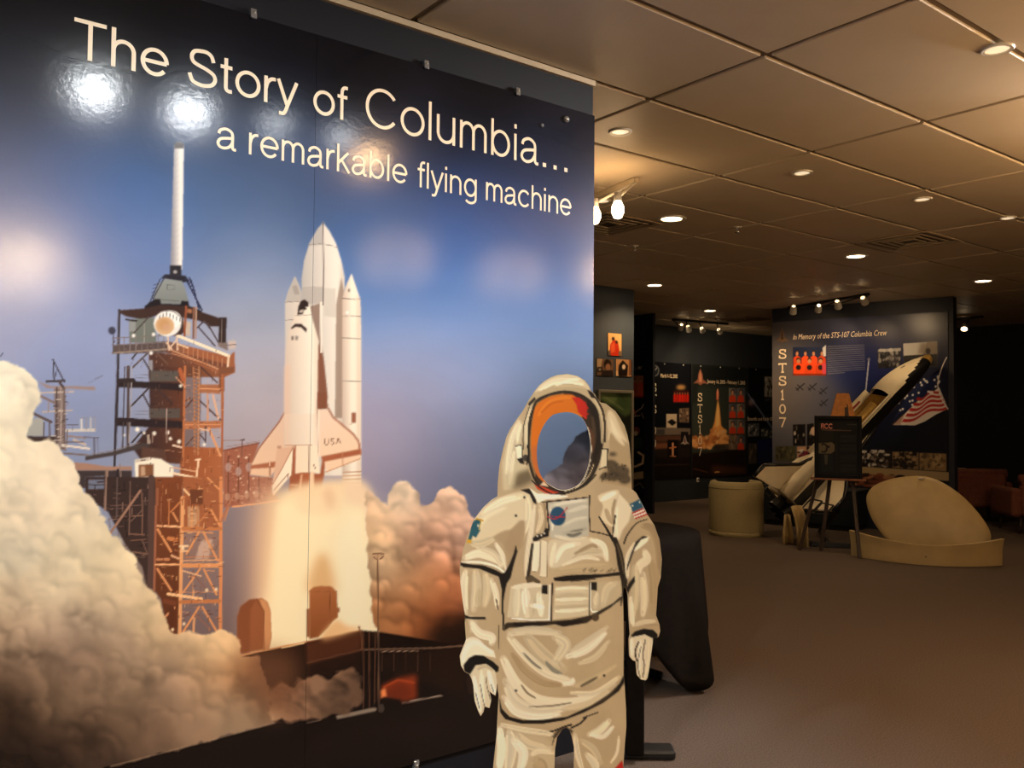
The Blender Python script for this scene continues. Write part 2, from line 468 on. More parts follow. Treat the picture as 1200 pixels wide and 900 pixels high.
def word_mesh(bm, text, w, pos, x0, x1, z, cap, tokens=None):
    """text between ink limits x0..x1 on base line z; pos(a,b)->xyz; w = stroke width / cap height"""
    G = glyphs(w / 2); adv = 0; ink = []
    for ch in (tokens or text):
        st, ad = G[ch]
        for s in st:
            L, Rr = stroke_quads([(adv + p[0], p[1]) for p in s], w / 2)
            ink.append((L, Rr))
        adv += ad + w * .25
    lo = min(min(p[0] for p in L + Rr) for L, Rr in ink); hi = max(max(p[0] for p in L + Rr) for L, Rr in ink)
    sx = (x1 - x0) / (hi - lo)
    for q, (L, Rr) in enumerate(ink):
        va = [bm.verts.new(pos(x0 + (p[0] - lo) * sx, z + p[1] * cap, q % 4)) for p in L]
        vb = [bm.verts.new(pos(x0 + (p[0] - lo) * sx, z + p[1] * cap, q % 4)) for p in Rr]
        for i in range(len(va) - 1):
            bm.faces.new((va[i], va[i + 1], vb[i + 1], vb[i]))
# ------------------------------------------------------------------ the launch photograph printed on the mural
def paint_mural():
    S = Sheet(-240, -126, 706, 1096, 2.0)
    D = 8
    Xs, Ys = np.meshgrid(S.x0 + (np.arange(S.w // D + 2) * D) / S.k, S.y0 + (np.arange(S.h // D + 2) * D) / S.k)
    ii = np.arange(S.w) / D; jj = np.arange(S.h) / D
    i0, j0 = ii.astype(int), jj.astype(int)
    fx, fy = (ii - i0).astype(np.float32)[None, :], (jj - j0).astype(np.float32)[:, None]
    def upf(a):
        if a.ndim == 3: return np.stack([upf(a[..., c]) for c in range(3)], -1)
        a = a.astype(np.float32)
        r = a[:, i0] * (1 - fx) + a[:, i0 + 1] * fx
        return r[j0] * (1 - fy) + r[j0 + 1] * fy
    sky = [(-300, -150, (8, 9, 12)), (100, -100, (8, 9, 12)), (400, -100, (7, 8, 11)), (100, 25, (10, 11, 16)), (0, 10, (14, 16, 21)), (-100, 40, (30, 34, 42)), (0, 90, (46, 52, 62)), (60, 80, (30, 33, 43)), (180, 60, (11, 12, 18)), (300, 70, (13, 15, 23)),
           (420, 90, (10, 12, 19)), (560, 120, (9, 11, 18)), (680, 170, (17, 21, 32)), (500, 170, (24, 34, 56)), (600, 200, (24, 36, 64)), (680, 230, (26, 42, 76)), (660, 262, (36, 66, 120)),
           (0, 150, (74, 82, 104)), (100, 150, (62, 74, 102)), (200, 150, (56, 74, 108)), (300, 165, (52, 68, 98)), (390, 200, (50, 70, 108)), (460, 230, (48, 80, 132)), (560, 245, (40, 74, 136)),
           (0, 220, (98, 108, 142)), (80, 215, (84, 106, 152)), (150, 225, (70, 108, 164)), (250, 230, (80, 108, 152)), (330, 240, (84, 108, 148)), (430, 270, (72, 112, 172)), (530, 290, (58, 106, 182)), (620, 285, (52, 98, 172)), (680, 300, (52, 92, 158)),
           (-200, 250, (110, 118, 150)), (0, 290, (128, 136, 170)), (90, 290, (120, 134, 176)), (180, 300, (112, 134, 182)), (300, 310, (124, 140, 174)), (450, 340, (88, 128, 190)), (560, 345, (96, 134, 196)), (650, 350, (84, 122, 184)),
           (0, 380, (146, 150, 178)), (90, 370, (140, 152, 190)), (110, 440, (136, 146, 182)), (300, 380, (156, 162, 180)), (460, 410, (140, 156, 196)), (560, 410, (132, 152, 198)), (640, 400, (120, 146, 192)), (685, 400, (112, 138, 184)),
           (110, 510, (132, 142, 170)), (90, 470, (132, 142, 174)), (295, 440, (168, 162, 172)), (290, 490, (172, 160, 166)), (450, 480, (160, 156, 182)), (520, 470, (146, 154, 188)), (590, 470, (128, 142, 180)), (660, 470, (112, 130, 164)),
           (440, 530, (154, 142, 160)), (480, 530, (138, 136, 162)), (540, 530, (110, 120, 150)), (600, 530, (98, 112, 144)), (655, 515, (62, 82, 108)), (680, 500, (62, 82, 108)), (640, 545, (60, 78, 102)), (660, 480, (84, 104, 136)), (550, 580, (84, 88, 112)), (520, 560, (110, 112, 138)), (600, 590, (80, 86, 112)),  # darkest blues carry the astronaut board's shade, seen through its face hole
           (290, 600, (136, 122, 128)), (280, 650, (126, 110, 112)), (290, 690, (116, 98, 100)), (300, 720, (112, 92, 90)), (-200, 450, (150, 150, 170)), (200, 420, (150, 156, 180)), (200, 520, (150, 150, 164)),
           (400, 650, (240, 215, 170)), (100, 750, (150, 130, 110)), (600, 700, (40, 28, 24))]
    sky = [(x, y, tuple(np.clip(np.array(c) * (.93 + .09 * min(1, max(0, (y - 270) / 120))) + np.mean(c) * .02, 0, 255))) for x, y, c in sky]
    S.img[:] = upf(field(sky, Xs, Ys, 42))
    n = fbm(Xs, Ys * 2.2, 90, 3, 4)
    S.img *= upf(1 + .07 * (n - .5))[..., None]
    def smoke(poly, ctrl, sig, n, rmax, amp, edge=3.0, up=(.5, -.86), clip=True, thin=1.0, seed=1, rmin=5.0, fade=False):
        """billowing cloud: soft ground, then puffs from back to front, each lit on its upper edge"""
        r = np.random.RandomState(seed)
        P = np.asarray(poly, float)
        c = upf(field(ctrl, Xs, Ys, sig))
        b = S.bounds(P, 30)
        i_0, i_1, j_0, j_1 = b
        X, Y = S.grid(*b)
        nz = .55 * fbm(X, Y, 44, seed + 3, 3) + .45 * fbm(X, Y, 15, seed + 31, 4)
        m0 = blur(inside(X, Y, poly).astype(np.float32), edge * S.k)
        lb = lobes(X + 8 * nz, Y - 8 * nz, 17, seed + 4) + .5 * lobes(X - 6 * nz, Y + 6 * nz, 8, seed + 6)
        m = np.clip((m0 + .75 * (nz - .5) + .42 * (lb - 1.05) - .5) / .2 + .5, 0, 1).astype(np.float32)
        cl = c[j_0:j_1, i_0:i_1]
        n2 = fbm(X, Y, 70, seed + 9, 5)
        tone = (1 + amp * 2.0 * (n2 - .5)).astype(np.float32)
        W = m.copy()
        spots = []
        for k in range(n * 6):
            if len(spots) >= n: break
            x = P[:, 0].min() + r.rand() * (P[:, 0].max() - P[:, 0].min()); y = P[:, 1].min() + r.rand() * (P[:, 1].max() - P[:, 1].min())
            if not (-60 < x < 720 and y < 930): continue
            i, j = int((x - S.x0) * S.k) - i_0, int((y - S.y0) * S.k) - j_0
            if not (0 <= i < m0.shape[1] and 0 <= j < m0.shape[0]) or m0[j, i] < .45: continue
            spots.append((x, y, rmin + (rmax - rmin) * r.rand() ** 1.7, r.rand(3)))
        spots.sort(key=lambda q: -q[2] * 1.4 + q[1] * .12)
        hh, ww = m.shape
        for x, y, rad, q in spots:
            R_ = rad * 1.35
            a0, a1 = max(0, int((x - R_ - S.x0) * S.k) - i_0), min(ww, int((x + R_ - S.x0) * S.k) - i_0)
            c0, c1 = max(0, int((y - R_ - S.y0) * S.k) - j_0), min(hh, int((y + R_ - S.y0) * S.k) - j_0)
            if a1 - a0 < 3 or c1 - c0 < 3: continue
            dx, dy = (X[c0:c1, a0:a1] - x) / rad, (Y[c0:c1, a0:a1] - y) / rad
            d = np.hypot(dx * (.8 + .4 * q[0]), dy * (.85 + .4 * q[1])) + 1.7 * (nz[c0:c1, a0:a1] - .5)
            t = dx * up[0] + dy * up[1]                      # +1 on the lit rim
            a = np.clip((1 - d) / (.16 + .3 * q[2]), 0, 1) * np.clip(.25 + .7 * t, 0, 1) * (.55 + .4 * q[0])
            sh = 1 + amp * (.55 * t + .55 * (q[2] - .5) - .10)
            tone[c0:c1, a0:a1] += (sh - tone[c0:c1, a0:a1]) * a
            # a shaded hollow just above the puff
            a2 = np.clip(1 - np.abs(d - 1.15) / .3, 0, 1) * np.clip(t, 0, 1) * .42
            tone[c0:c1, a0:a1] *= 1 - amp * .55 * a2
        gain = np.clip(1.25 - cl.mean(-1), .3, 1.1) * 1.35 if fade else 1.0
        tone = blur(1 + (tone - 1) * gain, 3.2)
        out = np.clip(cl * np.clip(tone, .3, 1.35)[..., None], 0, 1)
        M = (m * thin)[..., None]
        v = S.img[j_0:j_1, i_0:i_1]
        v += (out - v) * M
    F = S.fill; L = S.line
    def haze(poly, col, a, soft): F(poly, col, a, soft, True)

    # --- distant structure beside the big cloud
    z4 = Z(0, 400, 4.5)
    F(z4([(130, 430), (190, 405), (228, 402), (226, 500), (128, 500)]), (166, 164, 156))
    F(z4([(118, 500), (292, 502), (292, 560), (130, 575)]), (66, 52, 47))
    F(z4([(285, 240), (345, 240), (348, 580), (290, 560)]), (128, 110, 106))
    F(z4([(200, 212), (270, 236), (500, 238), (503, 258), (380, 250), (250, 248)]), (156, 132, 124))
    for a, b, w, c in [((280, 95), (285, 215), 7, (66, 62, 72)), ((278, 95), (340, 215), 7, (66, 62, 72)), ((300, 150), (285, 210), 4, (66, 62, 72)), ((245, 212), (340, 208), 12, (74, 66, 70)), ((310, 210), (335, 245), 14, (80, 68, 68)),
                       ((200, 272), (385, 266), 9, (196, 176, 160)), ((205, 284), (300, 330), 12, (130, 108, 100)), ((225, 372), (380, 364), 9, (190, 170, 154)), ((175, 380), (270, 425), 14, (92, 78, 74)), ((232, 430), (232, 500), 7, (92, 80, 76)), ((262, 425), (262, 505), 8, (98, 84, 80)),
                       ((300, 245), (296, 560), 9, (84, 70, 68)), ((322, 245), (322, 560), 6, (176, 158, 146)), ((338, 245), (340, 560), 8, (110, 92, 86)), ((255, 320), (255, 372), 5, (150, 132, 120)),
                       ((350, 470), (500, 468), 14, (206, 196, 184)), ((352, 440), (410, 440), 4, (104, 98, 106)), ((430, 410), (430, 468), 12, (210, 204, 198)), ((455, 408), (455, 465), 6, (150, 146, 150)), ((500, 402), (500, 470), 6, (160, 152, 150)), ((430, 405), (502, 402), 4, (140, 136, 142)), ((478, 405), (478, 465), 10, (188, 180, 178)),
                       ((355, 470), (355, 560), 6, (120, 104, 100)), ((380, 440), (380, 470), 4, (110, 104, 110)), ((360, 500), (450, 510), 10, (150, 130, 122)), ((330, 548), (470, 566), 12, (222, 208, 192)), ((390, 520), (450, 545), 14, (196, 178, 164)), ((330, 590), (460, 600), 9, (120, 104, 98)), ((345, 530), (440, 530), 5, (96, 80, 76)),
                       ((440, 505), (520, 508), 6, (112, 104, 112)), ((497, 508), (497, 600), 7, (92, 84, 92)), ((516, 508), (516, 600), 4, (100, 92, 100)), ((462, 222), (540, 185), 2, (120, 118, 132)), ((500, 198), (540, 180), 3, (120, 118, 132)), ((0, 82), (15, 62), 5, (70, 72, 86))]:
        L(z4([a, b]), w / 4.5, c)
    for k in range(40):
        x, y = 290 + rng.rand() * 60, 250 + rng.rand() * 320
        L(z4([(x, y), (x + rng.randint(-30, 30), y + rng.randint(-6, 6))]), .9, [(206, 188, 172), (70, 58, 56), (150, 128, 118)][k % 3], .8)

    # --- service tower
    z1, z2, z3 = Z(100, 300, 6.316), Z(100, 430, 6.316), Z(100, 560, 4.5)
    # lightning mast
    F([(204, 170), (215.5, 170), (213.6, 316), (199.6, 316)], (150, 146, 150), to=(240, 232, 222), ax=((202, 0), (211, 0)))
    for y in range(176, 312, 7):
        L([(201.5 + (312 - y) * .02, y), (209, y - 5)], 1.0, (176, 168, 166), .35)
    F([(204, 174), (204.5, 168), (208, 166), (213, 167), (215.6, 169), (215.6, 174)], (96, 94, 96))
    F(z1([(625, 68), (712, 68), (712, 145), (625, 145)]), (46, 44, 50)); F(z1(ell(665, 118, 15, 13)), (170, 166, 164))
    F(z1([(560, 165), (590, 135), (740, 145), (775, 190), (720, 195), (590, 168)]), (44, 42, 50))
    F(z1([(590, 168), (715, 185), (738, 235), (765, 335), (700, 358), (560, 352), (498, 318), (535, 215)]), (142, 146, 142), to=(126, 130, 126), ax=(z1([(590, 168), (590, 350)])))
    L(z1([(606, 212), (660, 214), (660, 250), (606, 248), (606, 212)]), .7, (96, 98, 98))
    L(z1([(565, 325), (690, 335)]), 1.0, (98, 98, 96))
    for a, b in (((555, 170), (470, 360)), ((590, 150), (500, 320))): L(z1([a, b]), 1.2, (58, 56, 70))
    for i in range(6): L(z1([(540 - i * 14, 205 + i * 28), (505 - i * 5, 215 + i * 28)]), .7, (62, 60, 72))
    L(z1([(740, 165), (865, 400)]), 1.6, (46, 48, 72)); L(z1([(770, 160), (800, 230), (838, 385)]), 1.6, (46, 48, 72))
    for i in range(8): L(z1([(752 + i * 12, 185 + i * 26), (790 + i * 6, 205 + i * 24)]), .8, (52, 54, 78)); L(z1([(790 + i * 6, 180 + i * 24), (765 + i * 12, 215 + i * 25)]), .8, (52, 54, 78))
    F(z1([(440, 370), (515, 318), (555, 318), (560, 352), (705, 358), (712, 332), (762, 335), (768, 370), (862, 405), (862, 420), (440, 400)]), (36, 32, 36))
    # top deck
    F(z1([(245, 402), (435, 388), (560, 360), (760, 372), (862, 415), (1000, 462), (1045, 458), (1045, 500), (990, 520), (930, 522), (840, 478), (700, 450), (520, 442), (440, 474), (300, 446), (250, 420)]), (64, 46, 42))
    F(z1([(325, 470), (515, 455), (525, 640), (325, 640)]), (112, 116, 108)); F(z1([(325, 480), (375, 470), (372, 560), (325, 560)]), (146, 146, 142))
    L(z1([(300, 470), (380, 480)]), 2.2, (52, 48, 50)); L(z1([(470, 450), (360, 570)]), 1.6, (78, 70, 68)); L(z1([(435, 500), (435, 690)]), 1, (160, 152, 144))
    F(z1([(700, 470), (780, 490), (775, 600), (700, 560)]), (198, 176, 156)); F(z1([(545, 440), (720, 450), (735, 560), (700, 590), (545, 590)]), (70, 52, 48))
    L(z1([(250, 400), (238, 900)]), 3.0, (62, 55, 58)); F(z1([(990, 455), (1046, 455), (1040, 660), (985, 640)]), (58, 46, 44)); L(z1([(1012, 470), (1008, 640)]), .8, (120, 104, 96))
    for a, b in (((840, 530), (960, 665)), ((905, 500), (985, 640)), ((830, 530), (880, 480)), ((880, 480), (925, 540))): L(z1([a, b]), 1.7, (78, 66, 68))
    L(z1([(745, 375), (735, 590)]), 2.6, (150, 84, 58)); L(z1([(802, 380), (800, 610)]), 2.0, (130, 90, 72)); L(z1([(820, 380), (818, 610)]), 2.0, (176, 138, 116)); F(z1([(755, 390), (790, 395), (790, 425), (755, 420)]), (170, 110, 76))
    # core of the tower, dark above, glowing below
    F(z1([(470, 700), (830, 760), (1100, 860), (1030, 897), (470, 897)]), (84, 56, 48), to=(150, 92, 62), ax=(z1([(500, 800), (1080, 800)])))
    F(z2([(470, 0), (735, 0), (735, 720), (420, 700), (350, 600), (480, 430)]), (70, 50, 46), to=(104, 62, 46), ax=(z2([(480, 0), (740, 0)])))
    F(z2([(735, 0), (860, 0), (850, 600), (735, 700)]), (96, 66, 54), .55)
    F(z2([(480, 30), (690, 30), (690, 108), (478, 108)]), (92, 84, 78)); F(z2([(475, 305), (700, 305), (700, 378), (475, 378)]), (90, 80, 74)); F(z1([(470, 770), (500, 770), (500, 850), (470, 850)]), (150, 146, 150))
    F(z2([(232, 95), (470, 112), (735, 122), (735, 178), (470, 158), (232, 150)]), (50, 40, 41)); F(z2([(228, 375), (470, 388), (735, 402), (735, 455), (225, 436)]), (50, 40, 41))
    for a, b, w in (((475, 150), (338, 292), 13), ((428, 205), (478, 300), 12), ((520, 150), (640, 270), 9), ((430, 730 - 897), (345, -60), 12)): L(z2([a, b]), w / 6.316, (66, 54, 54))
    for a, b, w in (((345, 560), (415, 480), 13), ((420, 490), (470, 545), 11)): L(z2([a, b]), w / 6.316, (60, 48, 48))
    L(z1([(465, 715), (345, 830)]), 2.2, (92, 80, 76)); L(z1([(430, 765), (480, 850)]), 1.8, (70, 60, 60)); L(z1([(520, 710), (610, 800)]), 1.6, (110, 82, 68))
    for y in (62, 82, 330, 352): L(z2([(365, y), (470, y - 4)]), .6, (120, 118, 128))
    L(z2([(242, 0), (210, 897)]), 3.2, (58, 50, 53)); L(z2([(292, 0), (275, 600)]), 1.8, (76, 66, 66)); L(z2([(318, 0), (316, 600)]), 3.6, (84, 70, 68)); L(z2([(344, 0), (325, 560)]), 1.3, (170, 160, 158)); L(z2([(250, 100), (355, 100)]), 5, (56, 46, 46)); L(z2([(250, 395), (355, 395)]), 5, (54, 44, 45))
    # service platform with the round hatch
    F(z1([(205, 662), (605, 630), (1065, 742), (1105, 705), (1108, 862), (1040, 890), (620, 715), (205, 724)]), (92, 78, 76), to=(158, 96, 66), ax=(z1([(560, 700), (760, 700)])))
    F(z1([(600, 690), (1050, 800), (1050, 860), (600, 720)]), (112, 70, 56), .8)
    for y in (608, 660, 718): L(z1([(200, y), (600, y - 22 - (y == 718) * 6)]), 1.0 if y != 718 else 2.0, (124, 110, 106) if y != 718 else (150, 128, 112))
    for x in range(205, 600, 42): L(z1([(x, 606 - (x - 205) * .05), (x, 720)]), .9, (130, 116, 112))
    for i in range(11): L(z1([(690 + i * 36, 640 + i * 13), (690 + i * 36, 705 + i * 14)]), 1.0, (186, 130, 96))
    L(z1([(620, 690), (1050, 862)]), 1.6, (206, 150, 112)); L(z1([(640, 720), (900, 800)]), 1.2, (196, 132, 92))
    for a, b in (((610, 600), (618, 695)), ((676, 590), (682, 695)), ((618, 690), (676, 620)), ((600, 640), (640, 690))): L(z1([a, b]), 1.8, (226, 190, 160))
    F(z1(ell(608, 500, 102, 96)), (238, 232, 222)); F(z1(ell(632, 470, 78, 66)), (250, 244, 236)); F(z1(ell(588, 516, 70, 66)), (214, 172, 128)); F(z1(ell(580, 505, 44, 42)), (196, 144, 96), .7, 1.5); F(z1(ell(600, 530, 30, 26)), (208, 160, 130), .7, 1)
    for i in range(7): L(z1([(555 + i * 24, 418 + abs(i - 2) * 10), (548 + i * 25, 446 + abs(i - 2) * 9)]), .9, (120, 116, 116))
    L(z1([(560, 412), (640, 408), (700, 450)]), 1.0, (140, 136, 136), smooth=True)
    L(z1([(690, 592), (1062, 740)]), 3.6, (246, 226, 194)); L(z1([(1060, 738), (1055, 852)]), 2.4, (238, 206, 172)); L(z1([(680, 650), (760, 680)]), 2.0, (230, 190, 150))
    F(z1([(980, 640), (1050, 640), (1055, 700), (985, 670)]), (128, 110, 104)); F(z1([(1058, 630), (1115, 630), (1112, 690), (1062, 690)]), (200, 180, 168)); L(z1([(1055, 660), (1115, 655)]), 1.0, (120, 100, 96)); L(z1([(1090, 612), (1090, 640)]), .8, (190, 176, 170))
    F(z1(ell(197, 552, 27, 29)), (62, 62, 78)); L(z1([(205, 580), (215, 640)]), 1.1, (80, 76, 86)); L(z1([(205, 612), (205, 720)]), 1.2, (96, 90, 96))
    for p in ((357, 590), (505, 580), (487, 718)): F(z1(ell(p[0], p[1], 13, 14)), (244, 238, 228))
    # lower right frame lit by the flame
    F(z2([(735, 590), (1020, 600), (1020, 897), (700, 897), (700, 720)]), (150, 84, 52), to=(176, 104, 66), ax=(z2([(720, 0), (1020, 0)])))
    F(z2([(830, 130), (1000, 130), (1000, 200), (830, 190)]), (168, 108, 76)); F(z2([(735, 405), (1005, 398), (1005, 452), (735, 462)]), (178, 110, 74)); F(z2([(985, 0), (1105, 0), (1100, 40), (1030, 55), (1030, 180), (990, 180)]), (128, 82, 60))
    for a, b, w, c in [((738, 0), (722, 730), 20, (184, 112, 72)), ((800, 0), (812, 650), 9, (170, 112, 78)), ((842, 0), (836, 650), 8, (206, 146, 104)), ((1016, 60), (1010, 897), 18, (170, 100, 64)), ((848, 250), (1000, 392), 11, (78, 56, 54)), ((855, 0), (975, 115), 11, (84, 60, 56)), ((905, 200), (905, 400), 14, (206, 150, 118)),
                       ((945, 210), (985, 380), 16, (224, 174, 142)), ((890, 440), (890, 560), 10, (88, 60, 54)), ((915, 455), (1000, 655), 17, (226, 158, 110)), ((845, 455), (905, 470), 10, (232, 190, 156)), ((745, 300), (795, 240), 11, (92, 62, 54)), ((745, 580), (800, 520), 9, (96, 66, 54)), ((850, 500), (890, 550), 10, (80, 58, 54)), ((745, 250), (775, 230), 14, (120, 80, 62)),
                       ((1020, 545), (1160, 540), 3, (150, 110, 96)), ((1160, 540), (1160, 620), 3, (140, 100, 86)), ((670, 75), (740, 150), 8, (222, 160, 122)), ((700, 20), (725, 95), 30, (176, 96, 62)), ((650, 580), (710, 595), 14, (236, 204, 176)), ((590, 615), (710, 630), 5, (168, 118, 90)), ((590, 615), (592, 680), 5, (150, 106, 84)), ((855, 160), (995, 165), 10, (222, 156, 112)), ((740, 430), (1000, 425), 8, (216, 148, 104))]:
        L(z2([a, b]), w / 6.316, c)
    for i in range(22): L(z2([(802, 10 + i * 29), (842, 24 + i * 29)]), .9, (192, 132, 94)); L(z2([(842, 10 + i * 29), (804, 24 + i * 29)]), .7, (150, 98, 70))
    # ramps to the left
    F(z2([(0, 662), (200, 628), (410, 566), (482, 560), (474, 594), (340, 622), (215, 655), (0, 692)]), (74, 64, 62)); L(z2([(0, 655), (200, 620), (405, 560)]), .8, (130, 116, 110))
    F(z2([(-100, 706), (0, 712), (150, 735), (345, 735), (345, 765), (-100, 768)]), (168, 128, 108)); F(z2([(-80, 768), (345, 768), (345, 897), (-80, 897)]), (66, 56, 56)); F(z2([(0, 815), (140, 805), (140, 890), (0, 890)]), (116, 120, 138)); L(z2([(0, 845), (140, 850)]), 1.0, (66, 56, 56)); L(z2([(0, 870), (140, 865)]), 1.0, (66, 56, 56))
    L(z2([(158, 765), (155, 897)]), 3.2, (150, 120, 104)); L(z2([(240, 765), (236, 897)]), 3.4, (52, 44, 46)); L(z2([(258, 720), (262, 897)]), 1.5, (150, 126, 114))
    # white cab
    F(z2([(415, 590), (580, 610), (590, 690), (420, 690)]), (92, 66, 56)); F(z2([(340, 850), (560, 845), (900, 897), (340, 897)]), (150, 110, 88))
    F(z2([(365, 688), (475, 670), (560, 680), (656, 740), (650, 842), (500, 852), (370, 832)]), (250, 238, 214)); F(z2([(395, 725), (505, 718), (505, 806), (395, 818)]), (132, 88, 62)); F(z2([(410, 735), (440, 735), (445, 800), (410, 810)]), (196, 160, 128)); F(z2([(365, 688), (475, 672), (475, 690), (372, 708)]), (206, 190, 172)); L(z2([(415, 692), (445, 688)]), 1.2, (96, 76, 64))
    L(z2([(655, 745), (825, 775)]), 1.6, (226, 170, 130)); L(z2([(655, 788), (826, 822)]), 2.8, (248, 216, 178)); L(z2([(822, 822), (838, 690)]), 2.4, (240, 200, 160)); F(z2([(655, 800), (880, 840), (880, 885), (655, 850)]), (146, 84, 56)); L(z2([(650, 845), (880, 888)]), 1.6, (232, 184, 140)); L(z2([(815, 688), (850, 684)]), 2.0, (244, 210, 176))
    for p, r in (((385, 462), 16), ((510, 492), 15), ((612, 485), 14), ((630, 530), 13), ((694, 553), 15), ((290, 505), 8), ((435, 490), 10), ((880, 575), 12), ((705, 140), 12)): F(z2(ell(p[0], p[1], r, r * 1.05)), (246, 234, 214))
    L(z2([(602, 310), (602, 560)]), 1.2, (176, 150, 136)); L(z2([(465, 510), (470, 560)]), 3.5, (170, 150, 134)); L(z2([(500, 500), (498, 560)]), 1.4, (150, 122, 106))
    # lower tower
    F(z3([(0, 95), (0, -5), (372, -5), (372, 600), (332, 600), (300, 470), (210, 350), (120, 180)]), (62, 48, 45)); F(z3([(15, 10), (98, 10), (98, 58), (15, 62)]), (112, 118, 138)); L(z3([(5, 35), (100, 38)]), 1.2, (62, 48, 45))
    F(z3([(370, -5), (515, -5), (500, 640), (482, 850), (436, 842), (400, 640), (370, 600)]), (128, 72, 46), to=(96, 54, 36), ax=(z3([(0, 0), (0, 700)])))
    F(z3([(515, -5), (715, -5), (712, 260), (515, 260)]), (162, 96, 62)); F(z3([(515, 285), (712, 285), (712, 440), (515, 440)]), (150, 112, 96), .6)
    F(z3([(540, 150), (600, 150), (600, 260), (540, 260)]), (196, 150, 112)); F(z3([(610, 330), (672, 318), (652, 425), (578, 432)]), (206, 172, 152), .9, .8); F(z3([(515, 490), (705, 490), (705, 600), (515, 600)]), (142, 112, 104), .45)
    F(z3([(550, 60), (620, 60), (620, 140), (555, 140)]), (112, 66, 46))
    for i in range(90):
        r = rng.rand(4); x, y = 10 + r[0] * 330, 5 + r[1] * 560
        if y > 90 + x * 1.5: continue
        d = r[2] > .55
        L(z3([(x, y), (x + (2 if d else 10 + 40 * r[3]), y + (12 + 40 * r[3] if d else 3))]), 1.0, [(112, 86, 76), (40, 32, 32), (140, 110, 96), (90, 66, 58)][i % 4], .8)
    O, O2 = (226, 152, 98), (196, 122, 76)
    for a, b, w, c in [((110, 0), (104, 170), 10, (146, 116, 102)), ((168, 0), (166, 210), 8, (96, 80, 76)), ((235, 20), (232, 300), 6, (120, 92, 80)), ((300, 80), (300, 300), 7, (126, 92, 76)), ((130, 145), (300, 145), 5, (110, 84, 74)), ((235, 200), (305, 200), 5, (140, 104, 86)), ((235, 295), (310, 300), 7, (132, 96, 80)), ((240, 330), (320, 325), 6, (120, 86, 70)), ((290, 68), (132, 290), 13, (158, 118, 98)), ((250, 390), (330, 402), 8, (130, 96, 78)), ((240, 230), (300, 170), 5, (120, 92, 80)), ((300, 330), (325, 395), 6, (120, 90, 76)),
                       ((348, 0), (345, 590), 34, (88, 66, 60)), ((372, 150), (364, 590), 13, (158, 98, 72)), ((512, 105), (497, 850), 20, (232, 164, 110)), ((716, 0), (712, 835), 18, (218, 140, 90)), ((380, 253), (502, 258), 10, (244, 184, 132)), ((370, 457), (492, 457), 10, (244, 180, 126)), ((515, 268), (712, 268), 20, O2), ((520, 282), (672, 290), 7, O), ((515, 462), (710, 462), 24, O), ((505, 438), (705, 432), 6, (236, 172, 120)), ((436, 612), (612, 638), 16, (250, 196, 142)), ((500, 655), (708, 650), 20, O2), ((515, 605), (700, 600), 4, O), ((530, 420), (695, 412), 4, O2),
                       ((600, 285), (535, 400), 11, O), ((622, 285), (697, 435), 11, O), ((605, 480), (515, 605), 10, O), ((625, 482), (692, 615), 11, O), ((600, 680), (508, 825), 11, O), ((617, 680), (690, 805), 11, O), ((580, 520), (640, 590), 7, (140, 96, 82)), ((580, 720), (660, 800), 6, (150, 100, 80)), ((382, 272), (452, 388), 12, O), ((380, 480), (452, 592), 12, O), ((470, 685), (385, 768), 12, (206, 140, 96)), ((660, 165), (708, 250), 11, O), ((660, 165), (560, 280), 8, O2), ((525, 100), (450, 180), 9, O2), ((440, 120), (440, 250), 6, O2), ((462, 185), (488, 230), 9, O), ((562, 150), (560, 260), 7, O), ((590, 150), (590, 260), 5, O2),
                       ((565, 520), (565, 620), 5, O), ((515, 490), (610, 518), 8, (236, 182, 136)), ((640, 490), (680, 490), 5, O), ((575, 740), (570, 810), 12, (220, 158, 110)), ((500, 360), (540, 360), 12, (244, 206, 160)), ((500, 388), (540, 385), 8, (240, 190, 140)), ((455, 410), (490, 425), 12, (226, 170, 126)), ((380, 430), (440, 430), 14, (196, 130, 90)), ((440, 320), (480, 325), 22, (206, 128, 78)), ((400, 100), (400, 230), 5, (150, 96, 70)), ((420, 650), (470, 660), 26, (120, 66, 44)), ((455, 690), (455, 840), 28, (92, 50, 34)), ((770, 108), (735, 225), 7, (196, 128, 88)), ((645, 0), (705, 60), 9, O), ((520, 60), (548, 90), 10, (244, 200, 150)), ((380, 60), (380, 140), 14, (150, 92, 66))]:
        L(z3([a, b]), w / 4.5, c)
    for i in range(240):   # small ironwork
        r = rng.rand(4)
        x, y = 385 + r[0] * 320, 20 + r[1] * 790
        if x < 490 and y > 600: continue
        d = r[2] > .5
        L(z3([(x, y), (x + (0 if d else 8 + 26 * r[3]), y + (8 + 22 * r[3] if d else 0))]), .8, [(240, 186, 134), (110, 62, 42), (190, 118, 76), (96, 54, 40)][i % 4], .75)
    for i in range(170):
        r = rng.rand(4); x, y = 480 + r[0] * 520, 0 + r[1] * 890
        d = r[2] > .5; dark = x < 720
        L(z2([(x, y), (x + (0 if d else 10 + 34 * r[3]), y + (10 + 30 * r[3] if d else 3))]), .7, [(120, 88, 74), (50, 38, 36), (96, 66, 56)][i % 3] if dark else [(226, 160, 116), (104, 64, 50), (190, 124, 84)][i % 3], .7)
    for i in range(60):
        r = rng.rand(4); x, y = 240 + r[0] * 780, 610 + r[1] * 250
        L(z1([(x, y), (x + 20 * (r[2] - .5), y + 24 * r[3])]), .7, [(170, 150, 140), (58, 46, 46), (190, 150, 124)][i % 3], .6)
    for p in ((520, 770), (640, 592), (690, 588), (515, 372), (460, 800), (735, 80)): F(z3(ell(p[0], p[1], 8, 9)), (252, 226, 184))

    # --- access arm between tower and shuttle
    z5 = Z(250, 460, 4.0)
